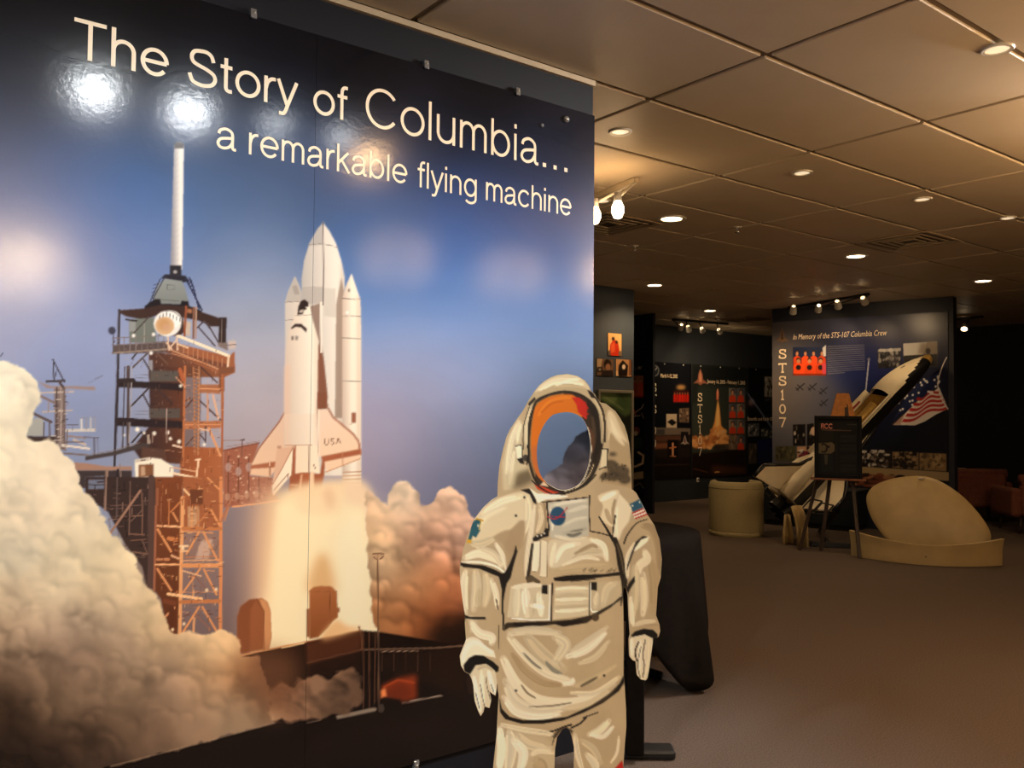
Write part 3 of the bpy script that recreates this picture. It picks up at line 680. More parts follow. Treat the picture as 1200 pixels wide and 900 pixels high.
    F(z5([(48, 270), (130, 250), (215, 236), (192, 300), (172, 392), (280, 398), (272, 470), (312, 500), (90, 534), (48, 540)]), (158, 96, 74))
    for i in range(150):
        r = rng.rand(4); x, y = 52 + r[0] * 225, 262 + r[1] * 262
        if x > 175 and y < 385: continue
        d = r[2] > .5
        L(z5([(x, y), (x + (3 if d else 14 * r[3] + 4), y + (16 * r[3] + 4 if d else 2))]), .8, [(196, 134, 102), (120, 66, 50), (226, 176, 140), (110, 64, 52)][i % 4], .75)
    for i in range(4): L(z5([(70 + i * 48, 300 + i * 4), (70 + i * 48, 520 - i * 6)]), 1.4, (112, 66, 50)); F(z5(ell(70 + i * 48, 350 + (i % 2) * 20, 14, 22)), (186, 160, 152), .7, .5); F(z5(ell(66 + i * 45, 490 - i * 5, 13, 18)), (206, 160, 130), .6, .5)
    for p in ((155, 305), (128, 402), (188, 402), (155, 466), (190, 470), (118, 300), (185, 340)): F(z5(ell(p[0], p[1], 5, 5)), (252, 230, 196))
    L(z5([(90, 536), (200, 522), (312, 506)]), 2.0, (232, 160, 112)); L(z5([(40, 600), (55, 560), (95, 480)]), 2.6, (176, 112, 84)); L(z5([(48, 272), (216, 236)]), 1.3, (120, 72, 60)); L(z5([(60, 254), (216, 228)]), .7, (150, 116, 110)); L(z5([(135, 222), (132, 300)]), 1.0, (110, 76, 66)); L(z5([(126, 223), (145, 221)]), 1.4, (96, 66, 60))

    # --- the stack
    z6 = Z(250, 240, 4.0)
    # left booster
    F(z6([(382, 336), (398, 370), (412, 410), (414, 900), (334, 900), (337, 455), (352, 405)]), (206, 194, 182), to=(222, 208, 194), ax=((334, 0), (354, 0)))
    F(z6([(382, 336), (398, 370), (412, 410), (412, 450), (338, 456), (352, 405)]), (186, 176, 166)); F(z6([(370, 380), (392, 378), (404, 420), (380, 420)]), (150, 140, 132), .6, .6)
    for y in (456, 540): L(z6([(337, y), (412, y - 3)]), .7, (132, 120, 112))
    # external tank
    tank = [(515, 78), (521, 92), (545, 124), (575, 182), (600, 262), (614, 340), (617, 460), (617, 900), (612, 1270), (480, 1270), (440, 900), (414, 460), (415, 340), (425, 262), (450, 182), (490, 112), (510, 90)]
    F(z6(tank), (188, 180, 172), to=(238, 228, 214), ax=((354, 0), (392, 0)))
    F(z6([(600, 262), (614, 340), (617, 460), (617, 1200), (585, 1200), (590, 420)]), (210, 196, 182), .7, 1.5)
    F(z6([(515, 80), (490, 112), (450, 182), (446, 190), (515, 186)]), (160, 154, 150), .6, 1); L(z6([(446, 188), (515, 182), (584, 200)]), .8, (140, 130, 124)); L(z6([(416, 390), (470, 384), (515, 386)]), .8, (170, 158, 148)); F(z6([(416, 390), (513, 386), (513, 460), (416, 470)]), (176, 166, 158), .7); F(z6([(519, 390), (575, 392), (575, 530), (519, 520)]), (206, 196, 184), .7)
    L(z6([(515, 84), (516, 300), (515, 470)]), 1.3, (112, 98, 90)); L(z6([(470, 190), (468, 460)]), .6, (196, 188, 180))
    F(z6([(600, 342), (612, 400), (606, 1000), (570, 1000), (576, 470), (588, 400)]), (158, 136, 120), .9, .5)
    # right booster
    F(z6([(648, 322), (664, 368), (688, 440), (691, 560), (692, 1350), (603, 1350), (604, 440), (626, 368)]), (206, 184, 166), to=(248, 236, 216), ax=((401, 0), (412, 0)))
    F(z6([(672, 420), (688, 440), (692, 560), (692, 1330), (672, 1330)]), (232, 210, 186), .8, 1)
    for y, c in ((440, 130), (522, 130), (624, 140), (826, 165)): L(z6([(604, y - 2), (690, y + 3)]), .9, (c, c - 16, c - 28))
    F(z6([(632, 395), (640, 395), (640, 408), (632, 408)]), (110, 98, 90)); F(z6(ell(628, 505, 6, 8)), (252, 248, 240)); F(z5([(648, 95), (668, 95), (668, 142), (648, 142)]), (150, 96, 72)); L(z5([(632, 145), (650, 147)]), .7, (170, 130, 108))
    for i, y in enumerate(range(372, 478, 18)): L(z5([(606, y), (690, y - 2)]), 1.1, (214, 164, 122) if i % 2 else (190, 134, 96))
    # wings
    F(z5([(336, 92), (310, 140), (215, 262), (184, 325), (172, 385), (265, 396), (300, 352), (345, 300)]), (226, 192, 166), to=(236, 194, 158), ax=((330, 490), (300, 560))); L(z5([(333, 95), (308, 138), (213, 262), (183, 322)]), 1.8, (164, 112, 88))
    F(z5([(176, 342), (300, 322), (298, 350), (173, 358)]), (168, 100, 70)); F(z5([(262, 322), (268, 322), (268, 392), (262, 392)]), (150, 92, 68)); L(z5([(264, 322), (264, 342)]), 1.2, (236, 196, 162))
    F(z5([(486, 78), (535, 78), (562, 120), (650, 196), (678, 226), (691, 290), (686, 312), (530, 374), (515, 300), (488, 300)]), (240, 212, 188), to=(244, 208, 174), ax=((380, 480), (400, 540))); L(z5([(536, 70), (562, 116), (655, 194), (680, 228), (691, 288)]), 2.8, (186, 136, 112)); L(z5([(525, 0), (530, 40), (540, 80), (562, 116)]), 2.0, (178, 138, 118))
    F(z5([(505, 300), (690, 264), (691, 290), (512, 326)]), (168, 98, 68)); L(z5([(607, 280), (607, 345)]), 1.1, (190, 130, 96)); L(z5([(524, 374), (606, 342), (688, 310)]), 1.2, (206, 152, 116))
    # orbiter
    orb = [(425, 443), (446, 456), (456, 492), (466, 540), (492, 600), (497, 640), (496, 1180), (330, 1180), (332, 900), (338, 690), (352, 600), (374, 540), (398, 480)]
    F(z6(orb), (216, 196, 178), to=(250, 238, 218), ax=((336, 0), (366, 0)))
    F(z6([(470, 560), (494, 612), (495, 1180), (474, 1180)]), (240, 220, 198), .8, .8)
    F(z6([(332, 760), (360, 740), (360, 1240), (330, 1240)]), (232, 190, 162), .55, 2)
    F(z6([(398, 478), (410, 452), (427, 443), (446, 457), (447, 478), (428, 478), (440, 488), (424, 494), (420, 512), (394, 516)]), (48, 38, 36)); F(z6([(404, 494), (424, 490), (420, 506), (402, 506)]), (190, 176, 164)); L(z6([(385, 520), (460, 516)]), .8, (176, 160, 148))
    F(z6([(364, 578), (384, 558), (412, 558), (438, 580), (436, 598), (410, 574), (386, 572), (368, 582)]), (62, 50, 46))
    F(z6([(366, 616), (376, 616), (376, 634), (366, 634)]), (110, 96, 88)); F(z6([(384, 614), (398, 616), (396, 634), (384, 634)]), (150, 136, 126))
    F(z6([(455, 476), (500, 462), (500, 610), (516, 700), (535, 900), (530, 955), (488, 955), (495, 640), (466, 540)]), (146, 122, 108), .95); F(z6([(492, 650), (516, 720), (536, 900), (530, 955), (488, 955)]), (132, 84, 64), .9, .6)
    L(z6([(506, 460), (506, 690)]), 2.6, (238, 228, 212))
    L(z6([(488, 960), (490, 1180)]), .7, (176, 130, 108)); L(z5([(481, 0), (478, 160)]), .7, (190, 150, 126), .8)
    F(z5([(487, 0), (526, 0), (532, 76), (488, 78)]), (130, 82, 62))
    # U S A on the wing
    for s in ([(521, 218), (522, 238), (528, 245), (536, 244), (539, 236), (538, 216)], [(565, 218), (556, 215), (550, 220), (553, 227), (562, 231), (565, 238), (559, 244), (550, 241)], [(577, 240), (585, 213), (597, 238)], [(581, 231), (593, 230)]):
        L(z5(s), .9, (138, 96, 76))
    # aft end, fin and engines
    F(z5([(332, 100), (490, 100), (490, 250), (335, 252)]), (238, 212, 186), .35); L(z5([(335, 248), (460, 246)]), .8, (196, 150, 120))
    F(z5([(362, 262), (385, 262), (386, 376), (500, 380), (512, 310), (522, 330), (520, 385), (505, 455), (455, 462), (400, 474), (352, 464), (358, 420)]), (158, 90, 60))
    F(z5([(386, 250), (488, 250), (500, 380), (452, 374), (384, 380)]), (244, 218, 188), to=(250, 232, 204), ax=((346, 0), (372, 0))); L(z5([(384, 252), (380, 380)]), 1.6, (170, 106, 78)); L(z5([(447, 250), (447, 375)]), .9, (150, 110, 88)); L(z5([(470, 338), (478, 356)]), 1.0, (150, 104, 80))
    F(z5([(406, 376), (446, 376), (446, 460), (398, 462)]), (172, 100, 66)); F(z5([(452, 372), (472, 372), (472, 462), (446, 462)]), (244, 206, 168)); F(z5([(410, 385), (418, 385), (410, 455), (400, 458)]), (228, 180, 140)); F(z5([(356, 440), (402, 444), (408, 470), (366, 474)]), (176, 106, 76)); F(z5([(360, 428), (400, 430), (398, 440), (358, 438)]), (206, 146, 108))
    F(z5([(298, 264), (376, 250), (300, 400), (276, 438)]), (222, 178, 148)); F(z5([(376, 252), (368, 384), (280, 486), (274, 436), (320, 360)]), (252, 234, 206)); L(z5([(376, 252), (320, 360), (276, 434)]), 1.2, (190, 136, 106)); L(z5([(284, 458), (352, 380), (348, 400)]), .9, (150, 104, 84)); L(z5([(376, 260), (368, 382)]), 1.0, (160, 104, 78)); F(z5([(300, 250), (318, 250), (318, 262), (300, 262)]), (190, 140, 114))

    # --- flame column
    haze([(296, 590), (322, 575), (318, 770), (292, 770), (290, 690)], (222, 180, 148), .9, 14)
    haze([(310, 600), (330, 586), (330, 770), (306, 770)], (246, 206, 160), .8, 8)
    haze([(330, 582), (345, 572), (400, 562), (428, 568), (428, 592), (340, 596)], (246, 214, 174), .9, 5)
    haze([(326, 584), (352, 574), (390, 568), (424, 574), (432, 620), (440, 700), (452, 770), (300, 780), (312, 690), (320, 620)], (252, 226, 180), .95, 6)
    haze([(328, 592), (372, 582), (420, 578), (430, 602), (434, 660), (440, 760), (318, 770), (318, 720), (322, 640), (326, 600)], (254, 236, 192), .96, 4)
    haze([(352, 568), (378, 574), (396, 572), (398, 600), (350, 600)], (248, 214, 172), .6, 5)
    haze([(378, 580), (386, 570), (393, 585), (386, 596)], (232, 188, 150), .6, 4)
    haze([(360, 690), (372, 652), (384, 652), (396, 690), (380, 700)], (222, 170, 112), .8, 6)
    haze([(395, 640), (415, 600), (424, 600), (432, 730), (400, 740)], (255, 244, 208), .6, 8)
    haze([(402, 568), (426, 566), (440, 596), (452, 640), (438, 650), (430, 600), (404, 590)], (246, 214, 178), .8, 5)

    # --- cloud on the right
    ctrlR = [(470, 575, (244, 222, 194)), (484, 590, (240, 214, 184)), (450, 600, (236, 196, 156)), (445, 640, (240, 202, 156)), (530, 580, (240, 206, 178)), (545, 610, (226, 188, 164)), (510, 600, (212, 168, 140)), (490, 630, (196, 150, 122)), (520, 640, (204, 156, 130)), (548, 640, (186, 148, 128)), (455, 670, (240, 200, 156)), (470, 700, (204, 140, 92)), (450, 725, (206, 138, 86)), (490, 680, (222, 164, 116)), (520, 680, (196, 124, 80)), (540, 690, (160, 98, 66)), (490, 720, (158, 88, 48)), (520, 730, (112, 60, 34)), (550, 740, (62, 34, 22)), (600, 700, (90, 60, 46)), (590, 640, (120, 98, 90)), (640, 640, (90, 78, 78))]
    smoke([(428, 566), (446, 590), (458, 604), (456, 580), (464, 566), (478, 564), (494, 580), (490, 600), (508, 590), (513, 574), (530, 568), (544, 586), (551, 604), (600, 650), (700, 660), (720, 800), (560, 770), (540, 758), (446, 742), (436, 735)], ctrlR, 20, 120, 34, .5, edge=5, seed=5, rmin=8)
    haze([(500, 745), (560, 720), (720, 700), (720, 800), (560, 790)], (26, 16, 13), .92, 10)
    # dark column of smoke on the far side, seen past the visor
    ctrlD = [(690, 500, (58, 64, 80)), (664, 530, (64, 66, 78)), (680, 560, (92, 84, 88)), (650, 560, (84, 82, 92)), (640, 585, (150, 142, 142)), (660, 590, (104, 96, 100)), (690, 600, (80, 70, 70)), (620, 600, (110, 104, 108)), (600, 620, (96, 86, 84))]
    smoke([(700, 490), (686, 505), (676, 512), (664, 530), (656, 546), (642, 556), (632, 572), (600, 605), (590, 640), (720, 660), (720, 480)], ctrlD, 14, 34, 24, .8, edge=4, seed=8)

    # --- launch platform
    z7 = Z(250, 600, 3.0)
    F(z7([(90, 505), (280, 466), (520, 416), (590, 422), (880, 470), (900, 700), (590, 690), (430, 730), (215, 742), (180, 640)]), (54, 31, 21), to=(22, 14, 12), ax=((290, 760), (330, 830)))
    F(z7([(325, 460), (520, 420), (520, 490), (330, 540)]), (88, 48, 30), .8, 2); F(z7([(330, 540), (520, 490), (520, 560), (330, 600)]), (40, 23, 17), .7, 3)
    F(z7([(590, 490), (880, 475), (880, 640), (590, 560)]), (34, 21, 16), .8, 3)
    L(z7([(90, 506), (200, 482), (330, 456)]), 2.0, (226, 160, 104)); L(z7([(240, 478), (318, 462)]), 1.2, (250, 214, 160)); L(z7([(330, 456), (520, 415)]), 1.2, (150, 92, 60)); L(z7([(330, 530), (520, 484)]), 1.6, (96, 60, 42)); L(z7([(520, 484), (780, 478), (880, 470)]), 1.8, (110, 84, 66)); L(z7([(590, 490), (720, 488)]), 1.0, (160, 130, 106))
    for i in range(12): L(z7([(530 + i * 21, 495), (530 + i * 21, 560)]), 1.0, (70, 46, 34) if i % 2 else (26, 17, 14), .8)
    for x in (528, 548, 568): L(z7([(x, 420), (x, 690)]), 1.6, (82, 52, 38))
    L(z7([(520, 416), (522, 484)]), 1.6, (110, 70, 48)); L(z7([(512, 404), (516, 418)]), 2.2, (120, 76, 52))
    # holding posts beside the flame
    F(z7([(85, 500), (84, 370), (96, 332), (128, 308), (170, 303), (190, 316), (200, 345), (204, 440), (196, 480)]), (150, 88, 54)); F(z7([(160, 304), (186, 312), (200, 345), (204, 440), (196, 482), (176, 486), (178, 350)]), (206, 144, 96)); F(z7([(85, 500), (84, 370), (96, 332), (128, 308), (150, 306), (130, 345), (128, 494)]), (128, 72, 44), .7, 1); L(z7([(150, 306), (178, 348), (178, 485)]), .9, (120, 68, 42)); L(z7([(62, 460), (62, 512)]), 1.0, (120, 90, 70)); L(z7([(72, 470), (60, 480)]), .8, (120, 90, 70))
    F(z7([(338, 446), (338, 276), (352, 264), (380, 260), (416, 262), (434, 280), (438, 370), (420, 384), (400, 410), (370, 440)]), (172, 104, 62), to=(140, 80, 44), ax=((0, 690), (0, 745))); L(z7([(408, 262), (412, 390)]), .9, (120, 68, 40)); L(z7([(338, 280), (434, 280)]), .7, (150, 90, 54)); F(z7([(434, 335), (444, 336), (444, 352), (434, 352)]), (150, 92, 56)); F(z7([(328, 340), (338, 340), (338, 440), (328, 440)]), (140, 82, 50))
    haze(z7([(380, 430), (430, 380), (470, 400), (520, 410), (470, 430), (390, 452)]), (240, 182, 120), .75, 3)
    # ground, kerb line and the burning trench
    F(z7([(-1500, 1180), (-760, 990), (-360, 886), (-75, 815), (225, 740), (330, 734), (430, 724), (560, 692), (640, 690), (810, 645), (900, 640), (1500, 600), (1500, 1500), (-1500, 1500)]), (24, 17, 15))
    F(z7([(330, 770), (700, 700), (900, 740), (600, 860), (330, 880)]), (34, 22, 18), .5, 10)
    F(z7([(590, 610), (640, 585), (716, 570), (716, 660), (590, 672)]), (150, 58, 28), .9, 3); F(z7([(600, 640), (660, 600), (700, 640), (640, 665)]), (104, 40, 22), .7, 3, True); F(z7([(588, 628), (604, 618), (610, 650), (590, 655)]), (252, 146, 84), 1, 1.0); L(z7([(600, 615), (650, 590), (705, 600)]), 2.0, (206, 84, 40), .7, 1.0)
    L(z7([(665, 672), (805, 646)]), 1.4, (120, 104, 92)); L(z7([(690, 664), (800, 645)]), .8, (170, 152, 136)); F(z7([(560, 680), (600, 650), (660, 660), (650, 690), (580, 700)]), (18, 13, 12), .9, 1.0)
    F(z7([(430, 716), (560, 688), (575, 690), (572, 700), (436, 728)]), (150, 132, 114)); L(z7([(330, 740), (376, 730)]), 1.2, (130, 110, 94))
    L(z7([(578, 150), (582, 700)]), 1.7, (112, 80, 58)); L(z7([(582, 430), (583, 700)]), 1.4, (74, 56, 46)); F(z7([(560, 146), (600, 146), (598, 166), (562, 168)]), (196, 156, 120), .75); L(z7([(560, 147), (600, 146)]), 1.4, (96, 68, 50)); L(z7([(563, 158), (574, 166)]), 1.2, (96, 68, 50)); L(z7([(586, 166), (598, 156)]), 1.2, (96, 68, 50)); F(z7(ell(592, 690, 9, 16)), (70, 60, 54))

    # --- the great cloud on the left
    ctrlL = [(-200, 450, (226, 208, 176)), (5, 440, (246, 234, 208)), (30, 470, (242, 228, 200)), (10, 540, (246, 230, 200)), (60, 560, (246, 228, 198)), (100, 600, (240, 222, 190)), (30, 610, (238, 220, 190)), (80, 640, (226, 210, 178)), (120, 650, (232, 214, 178)), (20, 650, (214, 202, 176)), (150, 670, (232, 210, 172)), (60, 690, (218, 200, 168)), (120, 700, (214, 192, 158)), (15, 700, (206, 184, 154)), (170, 710, (228, 202, 162)), (50, 730, (190, 166, 140)), (90, 735, (172, 150, 128)), (135, 725, (186, 162, 136)), (190, 740, (228, 196, 152)), (15, 745, (186, 158, 130)), (85, 765, (138, 114, 96)), (45, 765, (140, 116, 96)), (150, 765, (176, 150, 124)), (120, 785, (150, 124, 102)), (200, 770, (180, 150, 122)), (235, 755, (240, 204, 158)), (265, 750, (242, 204, 154)), (20, 785, (104, 84, 68)), (50, 800, (128, 104, 84)), (90, 820, (128, 104, 84)), (150, 810, (150, 124, 100)), (60, 830, (150, 122, 96)), (200, 810, (146, 120, 98)), (250, 790, (206, 164, 122)), (240, 815, (176, 144, 114)), (285, 785, (188, 132, 88)), (300, 810, (130, 92, 66)), (290, 830, (160, 130, 102)), (10, 825, (70, 53, 41)), (35, 845, (66, 50, 39)), (15, 855, (46, 34, 27)), (60, 865, (56, 42, 33)), (100, 865, (76, 58, 45)), (140, 850, (120, 96, 76)), (180, 860, (128, 102, 82)), (230, 855, (146, 118, 94)), (270, 845, (170, 142, 114)), (300, 842, (176, 148, 118)), (0, 895, (40, 30, 25)), (60, 895, (48, 36, 30)), (120, 885, (70, 54, 44)), (320, 790, (120, 80, 56)), (340, 820, (116, 86, 66)), (375, 810, (124, 94, 72)), (405, 800, (112, 84, 64)), (420, 815, (96, 72, 56)), (-150, 700, (150, 126, 104)), (-150, 850, (50, 38, 31)), (-150, 1000, (24, 18, 15))]
    smoke([(-320, 330), (-120, 400), (0, 424), (14, 424), (26, 430), (44, 448), (47, 468), (36, 496), (28, 512), (32, 520), (62, 516), (72, 530), (86, 546), (92, 558), (96, 575), (108, 586), (120, 598), (127, 624), (140, 632), (150, 644), (160, 652), (165, 670), (170, 690), (184, 696), (190, 706), (188, 716), (196, 732), (206, 744), (222, 738), (242, 746), (262, 738), (277, 744), (280, 770), (304, 768), (312, 800), (318, 835), (322, 846), (226, 872), (130, 898), (-120, 962), (-320, 1020)], ctrlL, 18, 230, 62, .36, edge=5.0, seed=12, rmin=9, fade=True)
    smoke([(318, 845), (316, 815), (326, 800), (338, 808), (350, 800), (362, 796), (370, 790), (386, 802), (392, 790), (410, 784), (424, 796), (424, 820), (412, 832), (384, 838), (360, 842)], ctrlL, 16, 40, 24, 1.1, edge=8, seed=15, thin=.9)
    haze([(288, 768), (330, 762), (352, 776), (346, 812), (330, 838), (312, 846), (300, 820)], (124, 82, 56), .62, 12)
    L([(130, 898), (226, 873), (322, 847)], 1.2, (190, 160, 128), .6, .6)
    return S
# ------------------------------------------------------------------ the painted astronaut board
zA, zB, zD, zE, zF, zG = Z(530, 420, 4.444), Z(520, 560, 4.286), Z(520, 700, 4.286), Z(590, 430, 5.625), Z(530, 570, 6.0), Z(650, 570, 6.0)
CUT_OUTLINE = (
    zA([(430, 170), (452, 142), (480, 118), (510, 100), (545, 87), (600, 81), (650, 91), (690, 114), (712, 142), (722, 168), (742, 186), (768, 228), (800, 236), (850, 275), (875, 312), (897, 350), (912, 400), (922, 445), (930, 540), (934, 680), (958, 700)]) +
    zB([(985, 108), (1022, 182), (1058, 238), (1084, 310), (1096, 410), (1090, 500), (1075, 550), (1071, 620), (1066, 690), (1084, 738), (1087, 770), (1079, 798)]) +
    zD([(1070, 205), (1052, 200), (1050, 228), (1040, 300), (1032, 360), (1024, 405), (1015, 417), (990, 412), (972, 392), (966, 322), (948, 316), (934, 298), (932, 214), (938, 192), (931, 100), (927, 0)]) +
    zB([(922, 570), (912, 545), (903, 560), (901, 590), (903, 700)]) +
    zD([(904, 200), (905, 400), (908, 440), (916, 560), (917, 650), (908, 760), (902, 857)]) +
    [(729, 940), (724, 1010), (722, 1080), (736, 1106), (742, 1128), (738, 1141), (676, 1141), (674, 1110), (676, 1060), (674, 980)] +
    zD([(655, 857), (656, 760), (642, 695), (630, 665), (614, 655), (596, 664), (570, 702), (559, 760), (556, 857)]) +
    [(648, 980), (646, 1060), (648, 1110), (644, 1141), (580, 1141), (570, 1128), (578, 1104), (586, 1080), (582, 1000), (578, 940)] +
    zD([(248, 857), (265, 700), (272, 560), (276, 490), (272, 470), (270, 440), (268, 430), (266, 462), (260, 494), (244, 484), (228, 470), (238, 520), (230, 556), (206, 550), (200, 575), (186, 597), (172, 570), (155, 520), (148, 440), (140, 410), (128, 386), (104, 374), (86, 342), (80, 295), (112, 214), (106, 130)]) +
    zB([(106, 690), (94, 610), (82, 520), (80, 450), (84, 425), (96, 365), (120, 290), (150, 212), (198, 150), (240, 112), (266, 98), (270, 90)]) +
    zA([(235, 716), (237, 650), (245, 560), (265, 470), (282, 410), (302, 368), (340, 312), (370, 270), (400, 215)]))
CUT_HOLE = catmull(zE([(370, 303), (430, 298), (490, 315), (530, 350), (556, 405), (572, 480), (575, 560), (560, 660), (520, 750), (470, 795), (400, 815), (340, 800), (280, 760), (240, 700), (222, 620), (222, 520), (240, 440), (275, 370), (320, 320)]), 4).tolist()
def paint_cutout():
    S = Sheet(530, 430, 785, 1150, 3.0, (199, 169, 122))
    F, L = S.fill, S.line
    K, CR, WH, TN, SH = (30, 22, 17), (226, 208, 168), (240, 230, 204), (196, 165, 118), (164, 132, 90)
    X, Y = S.grid(0, S.w, 0, S.h)
    S.img *= (1 + .10 * (fbm(X, Y * .6, 30, 4, 4) - .5))[..., None].astype(np.float32)
    def brush(pts, w, col, a=.9, n=5, seed=0, w1=None):
        """a bristly stroke"""
        r = np.random.RandomState(seed + int(pts[0][0] * 7 + pts[0][1]))
        C_ = catmull(pts, 8, False)
        d = np.gradient(C_, axis=0); nn = np.stack([-d[:, 1], d[:, 0]], 1); nn /= np.maximum(np.hypot(nn[:, 0], nn[:, 1]), 1e-6)[:, None]
        tp = np.sin(np.linspace(.25, math.pi - .15, len(C_)))[:, None] ** .6
        L(C_, w * .75, col, a * .55, .6)
        for k in range(n):
            o = (k / max(n - 1, 1) - .5) * w * .95
            c = np.clip(np.array(col) * (1 + .10 * (r.rand() - .5)), 0, 255)
            a0, a1 = int(r.rand() * 4), len(C_) - int(r.rand() * 4)
            L((C_ + nn * o * tp)[a0:a1], w / n * 1.25, c, a, .35)
    # --- pack behind the helmet
    F(zE([(100, 345), (132, 372), (126, 500), (80, 520), (92, 620), (150, 650), (195, 750), (60, 808), (0, 812), (-10, 640), (30, 460)]), (214, 194, 148), .9, 1.2)
    for p, w in (([(100, 360), (60, 460), (35, 580), (20, 700)], 5), ([(70, 560), (55, 660), (40, 770)], 4), ([(115, 380), (95, 440), (90, 500)], 4)): brush(zE(p), w, (232, 216, 174))
    F(zE([(90, 700), (180, 670), (200, 750), (120, 790), (50, 806)]), (112, 90, 58), .75, 2.5); F(zE([(20, 700), (60, 690), (80, 780), (10, 806)]), (206, 186, 140), .6, 2)
    F(zE([(640, 230), (700, 260), (760, 310), (800, 390), (825, 480), (838, 600), (846, 800), (640, 760), (640, 700), (690, 600), (690, 500)]), (190, 158, 108))
    F(zE([(690, 290), (730, 310), (780, 420), (820, 500), (770, 470), (700, 430), (676, 400)]), (228, 206, 158), .85, 1.5, True); F(zE([(700, 330), (740, 400), (800, 520), (730, 460)]), (238, 220, 176), .7, 1, True)
    for p in ((700, 640, 50, 26), (760, 690, 70, 40), (680, 720, 50, 22), (800, 740, 40, 30), (720, 575, 26, 10), (730, 720, 40, 30)): F(zE(ell(*p)), (66, 52, 34), .75, 1.6)
    for k in range(26):
        x, y = 650 + rng.rand() * 180, 640 + rng.rand() * 120
        L(zE([(x, y), (x + 24 * (rng.rand() - .5), y - 18 * rng.rand())]), 1.3, [(40, 30, 20), (110, 90, 58), (62, 50, 32)][k % 3], .8)
    # --- helmet
    F(zE([(150, 300), (205, 170), (250, 108), (330, 62), (420, 46), (500, 60), (555, 110), (590, 165), (640, 240), (690, 420), (690, 600), (600, 760), (400, 850), (240, 800), (150, 640), (120, 470)]), (200, 172, 124), 1, .5, True)
    F(zE([(205, 170), (250, 112), (330, 68), (420, 50), (500, 66), (548, 112), (566, 150), (480, 118), (400, 98), (300, 118), (240, 152)]), (224, 202, 154), 1, .8, True)
    brush(zE([(240, 150), (330, 100), (430, 92), (520, 112)]), 6, (240, 224, 180)); brush(zE([(330, 130), (430, 128), (540, 140)]), 4, (206, 180, 130)); brush(zE([(345, 120), (440, 85), (500, 80)]), 3, (244, 230, 190))
    brush(zE([(190, 250), (155, 360), (150, 480), (160, 530)]), 4.5, (222, 202, 156)); L(zE([(170, 265), (135, 380), (128, 470), (130, 540)]), 1.0, K, smooth=True); L(zE([(205, 245), (172, 340), (164, 450), (166, 520)]), 1.4, (44, 32, 22), smooth=True)
    vis = [(215, 232), (300, 186), (400, 166), (500, 184), (580, 240), (630, 330), (650, 450), (642, 560), (604, 680), (545, 762), (455, 812), (350, 830), (262, 794), (205, 735), (172, 620), (168, 480), (184, 340)]
    F(zE([(400 + (x - 400) * 1.03, 490 + (y - 490) * 1.03) for x, y in vis]), K, 1, 0, True); F(zE(vis), (58, 42, 28), 1, 0, True)
    F(zE([(400 + (x - 400) * .985, 490 + (y - 490) * .985) for x, y in vis[-4:] + vis[:3]] + [(400, 300), (240, 560)]), (176, 138, 84), .9, 0, False)
    F(zE([(218, 252), (300, 198), (400, 180), (468, 190), (510, 250), (520, 330), (400, 320), (330, 340), (270, 400), (240, 490), (232, 600), (250, 700), (280, 765), (225, 718), (190, 620), (182, 480), (192, 350)]), (228, 120, 30), 1, .4, True)
    F(zE([(192, 520), (228, 520), (240, 660), (270, 760), (220, 710), (190, 620)]), (206, 112, 58), .9, 1.5); brush(zE([(230, 320), (290, 240), (380, 205), (450, 205)]), 4, (240, 140, 44), .7); brush(zE([(250, 300), (320, 240), (400, 225)]), 2, (214, 100, 22), .7)
    F(zE([(448, 200), (500, 200), (530, 225), (552, 252), (548, 350), (520, 325), (492, 295), (480, 245)]), (206, 42, 28), 1, .4)
    for p in ((540, 235), (555, 270), (552, 310)): F(zE(ell(p[0], p[1], 10, 7)), (190, 40, 26))
    for p, c, w in (([(560, 230), (610, 320), (628, 450), (600, 620)], (36, 26, 18), 8), ([(585, 330), (600, 450), (585, 560)], (84, 62, 38), 4), ([(545, 390), (582, 440), (590, 560)], (112, 62, 30), 3)): brush(zE(p), w, c)
    L(zE([(556, 400), (574, 480), (578, 560), (562, 662), (522, 752), (470, 800)]), .9, (232, 220, 190), smooth=True); L(zE([(596, 640), (560, 720), (490, 790), (400, 822)]), 1.0, (214, 190, 140), smooth=True)
    F(zE([(200, 768), (262, 790), (330, 818), (372, 828), (300, 842), (225, 806)]), (208, 74, 42)); F(zE([(240, 780), (300, 790), (285, 772), (265, 755)]), (226, 190, 150))
    L(zE([(188, 750), (250, 800), (340, 842), (440, 826), (540, 780), (610, 710)]), 1.6, K, smooth=True)
    L(zE([(610, 205), (652, 285), (668, 380), (668, 490)]), 2.4, (58, 40, 28), smooth=True); brush(zE([(600, 215), (635, 300), (648, 400), (650, 500)]), 3, (212, 188, 138)); brush(zE([(690, 300), (700, 400), (690, 480)]), 2.5, (216, 194, 146))
    F(zE([(78, 522), (120, 514), (126, 600), (92, 612)]), (238, 224, 186)); L(zE([(78, 522), (120, 514), (126, 600)]), .9, K); F(zE([(90, 606), (126, 598), (138, 640), (112, 636)]), K); F(zE(ell(146, 600, 20, 22)), (74, 64, 52)); L(zE([(160, 520), (168, 560), (155, 640)]), 2.2, K)
    F(zE([(648, 545), (686, 545), (680, 655), (638, 668)]), (222, 202, 154)); L(zE([(640, 540), (688, 542), (682, 655), (630, 676)]), 1.3, K); F(zE([(162, 242), (206, 198), (212, 214), (172, 258)]), K); F(zE([(553, 152), (590, 166), (608, 208), (578, 200)]), K)
    # --- shoulders, chest
    F(zB([(180, 168), (262, 108), (360, 74), (432, 76), (446, 130), (424, 230), (392, 330), (330, 262), (250, 292), (186, 336), (128, 300), (150, 220)]), (224, 203, 156), .95, .8, True)
